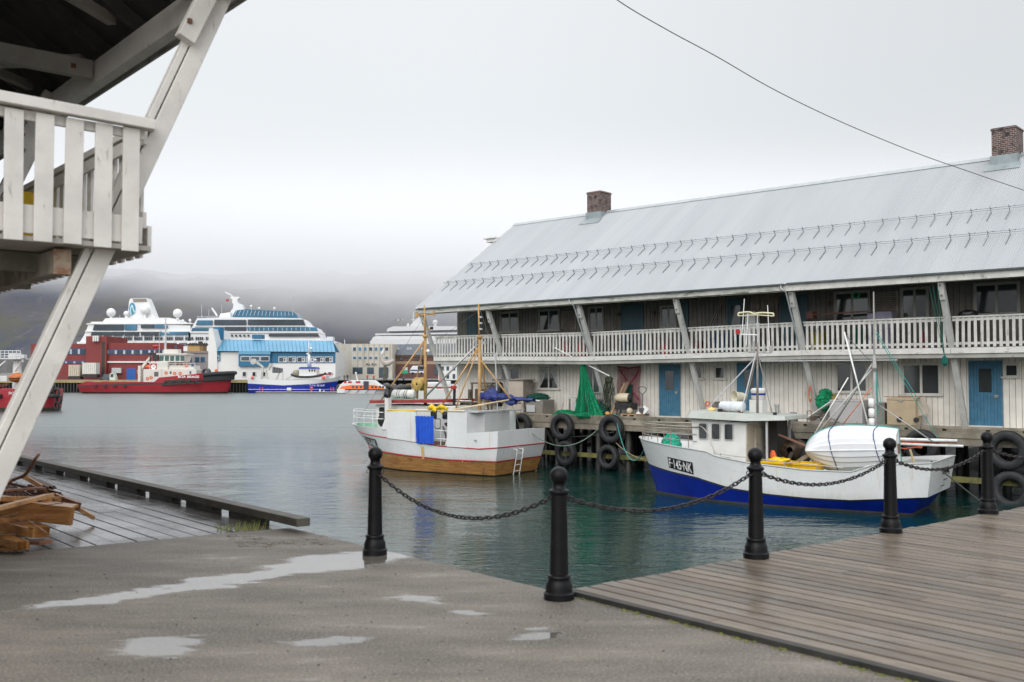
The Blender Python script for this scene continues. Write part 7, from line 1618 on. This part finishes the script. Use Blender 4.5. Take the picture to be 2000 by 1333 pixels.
g = MB(); g.tube([(Lx2(33), 0, Lz2(757)), (Lx2(32), 0, Lz2(697))], .55, 12, r1=.42); g.box(Lx2(20), Lx2(5), -.9, .9, Lz2(742), Lz2(731)); kr = g.build('crane_column', FW, lt, smooth=False)
g = MB(); g.box(Lx2(49), Lx2(3), -1.3, 1.3, Lz2(699), Lz2(697)); 
for z in (683, 688, 693): g.tube([(Lx2(3), 1.3, Lz2(z)), (Lx2(49), 1.3, Lz2(z))], .04, 4)
for k in range(7): g.tube([(Lx2(3+7.6*k), 1.3, Lz2(697)), (Lx2(3+7.6*k), 1.3, Lz2(683))], .05, 4)
g.box(Lx2(35), Lx2(22), -.6, .8, Lz2(697), Lz2(687)); g.beam((Lx2(18), 1, Lz2(702)), (Lx2(-8), 1, Lz2(724)), .1, .15); g.beam((Lx2(47), .6, Lz2(698)), (Lx2(32), .6, Lz2(722)), .1, .12); g.tube([(Lx2(49), .8, Lz2(697)), (Lx2(49), .8, Lz2(705))], .12, 6); g.box(Lx2(53), Lx2(40), .2, 1.0, Lz2(697), Lz2(690)); g.build('crane_platform', FW, lt)
g = MB(); g.ball((Lx2(46), 1.5, Lz2(735)), .95, 14, (1.05, 1, .62), 10); ob_ = g.build('orange_workboat', M('rust_orange_hull', (.45, .13, .03), .5), lt, smooth=True); g = MB(); g.lathe([(.98, -.04), (1.02, 0), (.98, .04)], c=(Lx2(46), 1.5, Lz2(736)), n=20); g.build('boat_gunwale', BLKP, ob_)
g = MB()
for k in range(12): c_ = V((Lx2(random.uniform(-5, 28)), 1.5, Lz2(random.uniform(745, 756)))); g.box(c_.x-.15, c_.x+.2, c_.y, c_.y+.4, c_.z-.15, c_.z+.15)
g.tube([(Lx2(2), 1.5, Lz2(757)), (Lx2(2), 1.5, Lz2(728))], .1, 6); g.build('deck_gear', M('dark_red_gear', (.12, .02, .02), .6), lt)
# ---------------------------------------------------------------- blue fishing vessel
Y = 254; VF = Frame((Py(664, 766, Y).x, Y, WATER), pi); pv = Y/FPX
vs_ = frame_thing('trawler', 'blue and white fishing vessel moored before the blue roofed building', 'fishing vessel', VF)
Vx = lambda px: (664-px)*pv; Vz = lambda py: (767-py)*pv
zt3 = lambda x: lerp_tab([(Vx(665), Vz(734)), (Vx(650), Vz(738)), (Vx(620), Vz(741)), (Vx(560), Vz(742)), (Vx(490), Vz(738.5))], x); zm3 = lambda x: lerp_tab([(Vx(660), Vz(744)), (Vx(620), Vz(749)), (Vx(560), Vz(752)), (Vx(490), Vz(748.5))], x)
vr = [hrow(2.5, Vx(494), .1, 1, 1, lambda x: -1), hrow(1.7, Vx(491), 2.8, .8, .8, lambda x: -.1), hrow(1.2, Vx(490), 3.2, .8, .85, lambda x: Vz(760.3)), hrow(1.1, Vx(490), 3.2, .8, .85, lambda x: Vz(759.4)), hrow(.5, Vx(490), 3.4, .7, .9, zm3), hrow(-.3, Vx(490), 3.5, .6, .9, zt3)]
hull('hull', vs_, vr, [1, 1, 0, 1, 0], [FW, BLUEP], deck=lambda x: zt3(x)-.6, deckmat=GREY, thick=.12)
text('T-7-U  23 UHF', .62, GL, vs_, (Vx(624), 3.32, Vz(752.4)), (pi/2, 0, pi), 'lettering', .02, 1.0)
def vbox(g, px0, px1, py0, py1, y0, y1): g.box(Vx(px1), Vx(px0), y0, y1, Vz(py1), Vz(py0))
g = MB(); vbox(g, 587, 621, 719, 741, -2, 2); vbox(g, 575, 640, 733, 741, -2.4, 2.4); wv_ = g.build('wheelhouse', FW, vs_, bevel=.1)
for x in (606, 611, 616): g = MB(); vbox(g, x, x+3, 721.5, 725.5, 2.01, 2.05); g.build('window', WG, wv_)
g = MB(); g.ext([(Vx(585), -2.3, Vz(719.5)), (Vx(622), -2.3, Vz(719.5)), (Vx(619), -2.3, Vz(716.5)), (Vx(590), -2.3, Vz(716.5))], (0, 4.6, 0)); g.build('wheelhouse_roof', M('royal_blue_roof', (.01, .06, .45), .5), vs_)
g = MB(); g.tube([(Vx(604), 0, Vz(716)), (Vx(603), 0, Vz(692))], [.55, .3], 8); g.tube([(Vx(603), 0, Vz(692)), (Vx(602), 0, Vz(667))], [.22, .08], 6); g.tube([(Vx(607), 0, Vz(690)), (Vx(607), 0, Vz(670))], .06, 5); g.ball((Vx(607), 0, Vz(680.5)), .38, 10); g.ball((Vx(615), 0, Vz(703)), .4, 10, (1.4, 1, .5)); g.tube([(Vx(600), 0, Vz(703)), (Vx(618), 0, Vz(710))], .06, 4); g.ball((Vx(600), 0, Vz(691)), .3, 8); g.build('mast', FW, vs_, smooth=True)
g = MB(); g.tube(cat([(Vx(572), 2.4, Vz(731)), (Vx(585), 2.5, Vz(735)), (Vx(610), 2.5, Vz(735.5)), (Vx(632), 2.5, Vz(732)), (Vx(640), 2.4, Vz(728))], 4), .26, 8); g.build('fender_boom', BLACK, vs_, smooth=True)
g = MB(); g.ball((Vx(580), .5, Vz(728)), 1.1, 14, (1.0, 1, .8), 8); g.build('net_drum_cover', M('khaki_cover', (.30, .28, .22), .7), vs_, smooth=True)
g = MB()
for a, b, w in (((512, 742), (514, 716), .5), ((514, 716), (497, 705), .4), ((516, 717), (499, 703.5), .25), ((524, 742), (520, 722), .4), ((524, 722), (530, 710), .6), ((540, 742), (546, 728), .35), ((553, 742), (553, 725), .2), ((560, 740), (575, 732), .25)): g.beam((Vx(a[0]), .5, Vz(a[1])), (Vx(b[0]), .5, Vz(b[1])), w, w)
g.lathe([(0, -.4), (.75, -.4), (.75, .4), (0, .4)], c=(Vx(496), .5, Vz(706)), n=16, axis='Y'); g.build('net_hauler', M('cream_machinery', (.50, .48, .43), .5, var=.2, vs=2), vs_)
g = MB()
for k in range(4): g.box(Vx(537+5*k), Vx(533.5+5*k), -.2, .9, Vz(728-k*.5), Vz(716.5+k*.8))
vbox(g, 533, 550, 722, 728, .2, .8); g.build('roller_rack', GREY, vs_)
for x, y, r_ in ((500, 737, .38), (637, 737, .52)): g = MB(); g.ball((Vx(x), 3.6, Vz(y)), r_, 12); g.build('pink_buoy', M('coral_buoy', (.80, .16, .13), .5) if 'CB' not in globals() else CB, vs_, smooth=True); CB = bpy.data.materials['coral_buoy']
g = MB(); vbox(g, 633, 652, 729, 731, 1, 1.6); vbox(g, 626, 641, 729.5, 732, -1, 1.5); g.build('foredeck_gear', REDP, vs_)
g = MB(); vbox(g, 566.5, 574.5, 756.5, 762, 3.3, 3.45); g.build('white_fender_pad', FW, vs_)
# floating pontoon with posts
Y = 247; t = thing('pontoon', 'low floating concrete pontoon in front of the blue fishing vessel', 'pontoon', (Py(580, 769, Y).x, Y, WATER)); A_ = PB_(t, Y)
A_('deck', M('pontoon_concrete', (.20, .19, .16), .8), lambda g: pbox(g, 500, 664, 766, 770, Y, 2.4)); A_('edge', LTGREY, lambda g: pbox(g, 499, 665, 765.3, 766, Y-.1, 2.6))
for x, nm, lb in ((510, 'red_rail', 'red railing frame at the left end of the pontoon'), (649, 'red_rail', 'red railing frame at the right end of the pontoon'), (608.5, 'red_post', 'orange red mooring post in the middle of the pontoon')):
    g = MB(); p = Py(x, 766, Y+1); g.tube([(-.35, 0, 0), (-.35, 0, 1.1), (.35, 0, 1.1), (.35, 0, 0)] if nm == 'red_rail' else [(0, 0, 0), (0, 0, 1.2)], .09 if nm == 'red_rail' else .22, 6)
    if nm == 'red_rail': g.tube([(-.35, 0, .6), (.35, 0, .6)], .07, 5)
    else: g.ball((0, 0, 1.0), .4, 10, (1, 1, .8))
    g.build(nm, M('salmon_paint', (.55, .12, .08), .5), loc=p, **G(lb, 'rail' if 'rail' in nm else 'post'))
for x, lb in ((625, 'white bollard on the pontoon right of the orange post'), (632.5, 'low white cap on the pontoon'),): g = MB(); g.tube([(0, 0, 0), (0, 0, .75 if x < 630 else .35)], .2, 8); g.build('white_post', FW, loc=Py(x, 766, Y+1), **G(lb, 'post'))
# orange and white lifeboat
Y = 243; LBF = Frame((Py(755, 771, Y).x, Y, WATER), pi); pl2 = Y/FPX
lb = frame_thing('lifeboat', 'orange and white enclosed passenger lifeboat with a dark side door', 'lifeboat', LBF)
Bx = lambda px: (757-px)*pl2; Bz = lambda py: (771-py)*pl2
br = [hrow(1.3, Bx(667), .1, 1, 1, lambda x: -.5), hrow(.5, Bx(664), 1.6, .6, .9, lambda x: -.05), hrow(.1, Bx(663), 1.8, .6, .95, lambda x: Bz(764)), hrow(.0, Bx(664), 1.85, .6, .95, lambda x: Bz(762))]
hull('hull', lb, br, [0, 0, 1], [FW, BLKP])
OR = M('lifeboat_orange', (.85, .17, .03), .45)
g = MB(); g.ext([(Bx(664), -1.7, Bz(762.5)), (Bx(668), -1.7, Bz(754)), (Bx(676), -1.7, Bz(748)), (Bx(690), -1.7, Bz(745)), (Bx(735), -1.7, Bz(745)), (Bx(742), -1.7, Bz(751)), (Bx(752), -1.7, Bz(757)), (Bx(756), -1.7, Bz(762.5))], (0, 3.4, 0)); cp_ = g.build('canopy', FW, lb, bevel=.2)
g = MB(); g.ext([(Bx(666), 1.71, Bz(762.3)), (Bx(672), 1.71, Bz(757)), (Bx(690), 1.71, Bz(754)), (Bx(735), 1.71, Bz(754)), (Bx(752), 1.71, Bz(758)), (Bx(755), 1.71, Bz(762.3))], (0, .08, 0)); g.build('orange_band', OR, cp_)
for x in (692, 699, 707, 729, 736, 744, 750): g = MB(); g.box(Bx(x+4), Bx(x), 1.80, 1.83, Bz(760), Bz(756)); g.build('window', WG, cp_)
for x, w in ((676, 5), (684, 7), (699, 9)): g = MB(); g.box(Bx(x+w), Bx(x), 1.72, 1.74, Bz(750.5), Bz(746.5)); g.build('upper_window', REDP, cp_)
g = MB(); g.box(Bx(724), Bx(714), 1.72, 1.86, Bz(761.5), Bz(746.5)); g.build('door', WG, cp_)
g = MB(); g.tube([(Bx(700), 0, Bz(745)), (Bx(697), 0, Bz(731))], .13, 6); g.ball((Bx(697), 0, Bz(731)), .25, 8); g.build('aerial', FW, lb)
g = MB()
for k in range(4): g.beam((Bx(682+18*k), 1.95, Bz(769)), (Bx(690+18*k), 1.95, Bz(762)), .06, .1)
g.build('hull_strap', BLKP, lb); g = MB(); g.box(Bx(678), Bx(663), 1.5, 1.97, Bz(769.5), Bz(762)); g.build('white_float', FW, lb)
# white and red boat behind the brown boat, dark rib, rocks
Y = 150; RBF = Frame((Py(803, 770, Y).x, Y, WATER), 0); pr3 = Y/FPX
rbt = frame_thing('motor_boat', 'white and red wooden boat seen behind the brown boat wheelhouse', 'boat', RBF); Rx = lambda px: (px-803)*pr3; Rz = lambda py: (788-py)*pr3
rr_ = [hrow(1.0, Rx(890), .1, 1, 1, lambda x: -.5), hrow(.5, Rx(895), 1.7, .7, .9, lambda x: 0), hrow(.1, Rx(898), 2.0, .6, .9, lambda x: Rz(761)), hrow(.05, Rx(898), 2.0, .6, .9, lambda x: Rz(758)), hrow(.0, Rx(899), 2.05, .6, .9, lambda x: Rz(755)), hrow(-.1, Rx(900), 2.1, .6, .9, lambda x: Rz(750))]
hull('hull', rbt, rr_, [0, 1, 1, 0, 1], [REDP, FW], deck=lambda x: Rz(754), deckmat=GREY)
g = MB(); g.box(Rx(812), Rx(862), -1.3, 1.3, Rz(752), Rz(746)); g.box(Rx(866), Rx(880), -1, 1, Rz(752), Rz(744)); g.build('cabin', FW, rbt, bevel=.1)
g = MB(); g.tube([(Rx(859), 0, Rz(750)), (Rx(856), 0, Rz(722))], .04, 5); fl = g.build('flag_staff', STEEL, rbt); g = MB(); g.grid([[(Rx(857), 0, Rz(728)), (Rx(860), .05, Rz(732)), (Rx(863), -.05, Rz(737))], [(Rx(858), 0, Rz(745)), (Rx(862), .05, Rz(746)), (Rx(868), -.05, Rz(747))]]); g.build('flag', M('red_flag', (.75, .03, .06), .7), fl)
g = MB()
for k in range(90): p = Py(random.uniform(640, 800), random.uniform(752, 769), 262); g.ball((p.x, p.y-random.uniform(0, 4), p.z), random.uniform(.3, .9), 7, (1.3, 1, .8), 5, jit=.25)
g.build('shore_rocks', M('grey_rocks', (.13, .125, .12), .85, var=.3, vs=.5), kind='stuff', label='grey boulders along the far shore below the office', category='rocks')
g = MB(); p = [Py(772, 762, 235), Py(800, 757, 232), Py(830, 752, 228)]; g.tube(cat(p, 4), [.2]+[.62]*8, 10); g.build('inflatable_boat', BLACK, smooth=True, **G('black inflatable boat tube left of the white and red boat', 'boat'))
# seagull
g = MB(); c_ = Py(780, 627, 90); g.tube([(-.16, 0, 0), (0, 0, .02), (.15, 0, .03)], [.02, .06, .015], 7)
for s in (-1, 1): g.grid([[(-.05, 0, .03), (-.02, s*.3, .12), (-.08, s*.6, .06)], [(.06, 0, .03), (.07, s*.3, .12), (-.02, s*.62, .06)]], s < 0); g.grid([[(-.05, 0, .022), (-.02, s*.3, .112), (-.08, s*.6, .055)], [(.06, 0, .022), (.07, s*.3, .112), (-.02, s*.62, .055)]], s > 0)
o = g.build('seagull', GL, loc=c_, rz=.8, **G('white seagull flying in front of the misty hill', 'seagull'))
# ---------------------------------------------------------------- cruise ships
SW = M('ship_white', (.74, .74, .74), .45, var=.02, vs=.02); SG = M('ship_dark_glass', (.03, .045, .06), .1, var=.5, vs=.03); SB = M('ship_blue_glass', (.04, .16, .27), .1, var=.4, vs=.04)
Y = 690; t = thing('cruise_ship', 'large white cruise ship with blue funnel emblem and three radar domes', 'cruise ship', (Py(390, 742, Y).x, Y, WATER)); A_ = PB_(t, Y)
A_('hull', SW, lambda g: ppoly(g, [(150, 668), (640, 664), (655, 668), (640, 752), (165, 752)], Y+1, 26))
A_('aft_superstructure', SW, lambda g: (ppoly(g, [(155, 670), (166, 652), (172, 636), (176, 632), (268, 633), (276, 633), (372, 636), (372, 670)], Y+2, 24), ppoly(g, [(176, 634), (180, 629), (200, 629), (206, 622), (225, 621), (330, 621), (345, 626), (358, 636)], Y+4, 20)))
A_('forward_superstructure', SW, lambda g: (ppoly(g, [(366, 670), (370, 648), (385, 622), (450, 620), (585, 622), (592, 626), (598, 634), (616, 642), (624, 655), (628, 668)], Y+2, 24),))
A_('deck_slab', SW, lambda g: (ppoly(g, [(380, 636.5), (598, 636.5), (600, 638.5), (379, 638.5)], Y+.8, 26), ppoly(g, [(371, 647.5), (620, 647.5), (622, 650.5), (370, 650.5)], Y+.6, 27), ppoly(g, [(166, 646.5), (372, 646.5), (372, 648.5), (166, 648.5)], Y+1, 25), ppoly(g, [(168, 634), (376, 633.5), (376, 631.5), (170, 632)], Y+1.2, 25)))
for a, b, c, d_, e, m_ in [(181, 240, 634.5, 645.5, 3, SG), (243, 266, 634.5, 645, 0, SB), (275, 300, 634.5, 641, 0, SG), (301, 326, 634.5, 641, 0, SB), (177, 240, 649, 656, 2, SG), (243, 270, 649, 656, 0, SG), (275, 312, 648.5, 656, 0, SG), (313, 368, 648.5, 654, 0, SB),
                        (382, 414, 626, 635.5, 4, SB), (418.5, 480, 625, 635.5, 0, SG), (484, 592, 624.5, 635.5, 0, SG), (373, 409, 641, 647, 3, SB), (438, 480, 639.5, 647, 0, SG), (484, 617, 639.5, 647, 0, SB), (525, 620, 652.5, 657.5, 0, SG)]:
    A_('window_band', m_, lambda g: ppoly(g, [(a, d_), (a+e, c), (b, c), (b+(4 if b > 550 else 2 if e == 0 else 0), d_)], Y+.5 if c > 637 and c < 640 else Y+1.6, .5) if False else ppoly(g, [(a, d_), (a+e, c), (b, c), (b+(4 if b > 550 else 0), d_)], Y+.4, 2.2))
gl_ = A_('mullion', SW, lambda g: ([pbox(g, 200+x*20, 201.2+x*20, 656, 668, Y+.3, .5) for x in range(11)], [pbox(g, 488+x*9, 488.5+x*9, 640, 647, Y+.3, .2) for x in range(14)]))
cab = A_('cabin_row', SG, lambda g: [pbox(g, 202+x*4, 204.6+x*4, 658.5, 664.5, Y+.6, .5) for x in range(52) if (x % 5) != 4])
A_('cabin_row', SG, lambda g: [pbox(g, 330+x*4, 332.6+x*4, 670, 676, Y+.6, .5) for x in range(20) if (x % 5) != 4])
for x in range(6): A_('porthole', SG, lambda g: g.tube([Py(445+x*8, 656, Y+.3), Py(445+x*8, 656, Y+2.5)], .75, 12))
A_('funnel', SW, lambda g: ppoly(g, [(249, 623), (252, 590), (254, 583.5), (286, 582.5), (290, 590), (303, 623)], Y+8, 9)); A_('funnel_grille', GREYB, lambda g: ppoly(g, [(259, 584.3), (285, 583.5), (288, 590), (261, 591)], Y+7.8, .5))
em = A_('funnel_emblem', M('funnel_blue', (.06, .25, .38), .5), lambda g: (lambda c_: g.ext([c_+V((2.2*cos(k*pi/14), 0, 4.3*sin(k*pi/14))) for k in range(28)], (0, .4, 0)))(Py(258, 603.5, Y+7.6)))
A_('emblem_swoosh', M('pale_aqua', (.55, .75, .78), .5), lambda g: (g.tube(cat([Py(256, 615, Y+7.4), Py(255, 605, Y+7.4), Py(258, 597, Y+7.4), Py(260, 604, Y+7.4), Py(263, 611, Y+7.4)], 4), .45, 6),))
for x, y, r_ in ((217, 611, 8.7), (347, 612.5, 8.9), (283, 606, 9), (247, 613, 5.5)): A_('radome', SW, lambda g: (g.ball(tuple(Py(x, y, Y+6)), r_*Y/FPX, 18, (1, 1, 1), 12), g.tube([Py(x, y+r_-1, Y+6), Py(x, 626, Y+6)], 1.0, 8)), smooth=True)
A_('glass_dome', SB, lambda g: ppoly(g, [(454, 617), (461, 606.5), (480, 604.5), (570, 609), (578, 613), (583, 621.5), (454, 621.5)], Y+3, 18)); A_('dome_rib', SW, lambda g: [g.tube([Py(458+x*7.6, 617, Y+2.8), Py(463+x*7.2, 606+x*.25, Y+3)], .14, 4) for x in range(16)])
A_('mast', SW, lambda g: (ppoly(g, [(444, 621), (452, 606), (455, 602), (456, 594), (453, 592), (454, 585), (449, 582), (449, 580), (467, 580), (467, 583), (463, 585), (464, 592), (472, 595), (474, 598), (476, 606), (480, 612), (480, 621)], Y+8, 5), g.beam(Py(440, 571, Y+10), Py(452, 577, Y+10), .6, .8), g.beam(Py(452, 576, Y+10), Py(455, 582, Y+10), .6, .6), g.beam(Py(414, 602, Y+6), Py(424, 617, Y+6), 1.6, 1.0), ppoly(g, [(428, 621), (430, 613), (450, 610), (450, 621)], Y+6, 8)))
A_('flag', REDP, lambda g: pbox(g, 441, 447, 585, 589, Y+10, .2)); A_('small_dome', SW, lambda g: [(g.ball(tuple(Py(x, y, Y+6)), 1.0, 8), g.tube([Py(x, y, Y+6), Py(x, y+9, Y+6)], .25, 5)) for x, y in ((490.5, 599), (506, 603), (536, 603), (357, 627), (371, 626))])
A_('mast_pole', LTGREY, lambda g: [g.tube([Py(x, y, Y+8), Py(x, 621, Y+8)], .18, 4) for x, y in ((394, 595), (408, 605), (573, 580), (234, 616), (433, 597))])
A_('deck_rail', SW, lambda g: [pbox(g, a+x*2.5, a+.5+x*2.5, b, b+3, Y+2.5, .2) for a, b, n in ((176, 628.5, 10), (300, 630, 30), (385, 617.5, 26)) for x in range(n)])
Y = 820; t = thing('cruise_ship', 'second white cruise ship farther off behind the brown building', 'cruise ship', (Py(840, 742, Y).x, Y, WATER)); A_ = PB_(t, Y)
A_('hull', SW, lambda g: ppoly(g, [(722, 668), (728, 662), (940, 662), (940, 752), (745, 752)], Y+2, 26))
for pts in ([(725, 665), (729, 658.5), (736, 656.5), (940, 656.5), (940, 665)], [(732, 653), (734, 651.8), (940, 649), (940, 652.5), (733, 655)], [(755, 647.5), (757, 642), (768, 638), (940, 637), (940, 643.5), (762, 647.5)]): A_('deck_tier', SW, lambda g: ppoly(g, pts, Y+3, 22))
for a, b, c, d_ in ((760, 940, 646.5, 650.5), (745, 940, 654.5, 657), (752, 830, 664.5, 666)): A_('window_band', SG, lambda g: pbox(g, a, b, c, d_, Y+3.5, 18))
for x in (780, 784, 788, 805, 813): A_('side_window', SG, lambda g: pbox(g, x, x+3, 664 if x < 800 else 665, 668, Y+2.9, 1))
A_('mast', SW, lambda g: (ppoly(g, [(800, 638), (808, 628), (820, 618), (826, 614), (829, 622), (832, 638)], Y+8, 6), g.tube([Py(807, 610, Y+9), Py(807, 638, Y+9)], .4, 5), g.tube([Py(814, 590, Y+9), Py(814, 620, Y+9)], .25, 5), g.beam(Py(802, 625, Y+9), Py(815, 625, Y+9), .5, .5)))
for x, y, r_ in ((850, 630, 5.3), (797, 634, 2.5)): A_('radome', SW, lambda g: (g.ball(tuple(Py(x, y, Y+6)), r_*Y/FPX, 16), g.tube([Py(x, y, Y+6), Py(x, 640, Y+6)], 1.2, 6)), smooth=True)
# ---------------------------------------------------------------- hills, low cloud
def hills():
    m, t, b = mnew('hazed_hillside_heath')
    c = coord(t); f = noise(t, c, .006, 8, .62); g = noise(t, c, .03, 6, .6); k = noise(t, coord(t, (1, 1, .25)), .022, 8, .72, 1.0)
    col = mixc(t, rng(t, f, .35, .65), (.068, .080, .112), (.13, .125, .135))  # blue-grey of the distant haze is mixed into the heath colours
    col = mixc(t, rng(t, g, .45, .65, 0, .6), col, (.13, .125, .085))
    col = mixc(t, rng(t, k, .55, .62, 0, .8), col, (.145, .14, .15))
    col = mixc(t, rng(t, k, .40, .33, 0, .7), col, (.06, .068, .09))
    t.links.new(col, b.inputs['Base Color']); b.inputs['Roughness'].default_value = .95; b.inputs['Specular IOR Level'].default_value = .1
    from mathutils import noise as mn
    q = MB(); rows = []; ny, nx = 90, 240
    for j in range(ny+1):
        y = 860+j*14
        r_ = []
        for i in range(nx+1):
            x = -1500+i*15
            h = 165*(1-math.exp(-max(0, y-880)*.6/165)) if y > 880 else (y-880)*.2
            n_ = mn.fractal(V((x*.004, y*.004, 1.3)), 1.0, 2.1, 6); n2 = mn.ridged_multi_fractal(V((x*.006, y*.0025, 4)), .9, 2.2, 5, 1, 2)
            h = max(-4, h*(1+.10*n_)+n2*20*min(1, max(0, (y-880)/120))-12+18*mn.noise(V((x*.002, 3, 0))))
            r_.append((x, y, h))
        rows.append(r_)
    q.grid(rows, True); q.build('hills', m, smooth=True, **ST)
hills()
def cloud():
    m = bpy.data.materials.new('cloud_vapour'); m.use_nodes = True; t = m.node_tree; t.nodes.clear()
    c = nd(t, 'ShaderNodeTexCoord').outputs['Object']; sx = nd(t, 'ShaderNodeSeparateXYZ', {0: c})
    f = noise(t, coord(t, (1, 1, 1.6)), .0075, 4, .6)
    # height above a base that drops to the right and rises to the left
    base = rng(t, sx.outputs[0], -520, 40, 108, 54)
    h0 = nd(t, 'ShaderNodeMath', {0: sx.outputs[2], 1: base}, operation='SUBTRACT').outputs[0]
    h1 = nd(t, 'ShaderNodeMath', {0: f, 1: 90.0, 2: -45.0}, operation='MULTIPLY_ADD').outputs[0]
    h = nd(t, 'ShaderNodeMath', {0: h0, 1: h1}, operation='ADD').outputs[0]
    up = rng(t, h, -38, 60); dn = rng(t, sx.outputs[2], 205, 100)
    de = nd(t, 'ShaderNodeMath', {0: up, 1: dn}, operation='MULTIPLY').outputs[0]
    de = nd(t, 'ShaderNodeMath', {0: de, 1: CLD}, operation='MULTIPLY').outputs[0]
    pv = nd(t, 'ShaderNodeVolumePrincipled', {'Color': (.985, .99, 1, 1), 'Density': de})
    o = nd(t, 'ShaderNodeOutputMaterial'); t.links.new(pv.outputs[0], o.inputs['Volume'])
    m.cycles.volume_step_rate = .2
    q = MB(); q.box(-1100, 900, 725, 1250, 34, 206); q.build('low_cloud', m, kind='stuff', label='low grey cloud hiding the tops of the hills', category='cloud')
CLD = .0095
cloud()
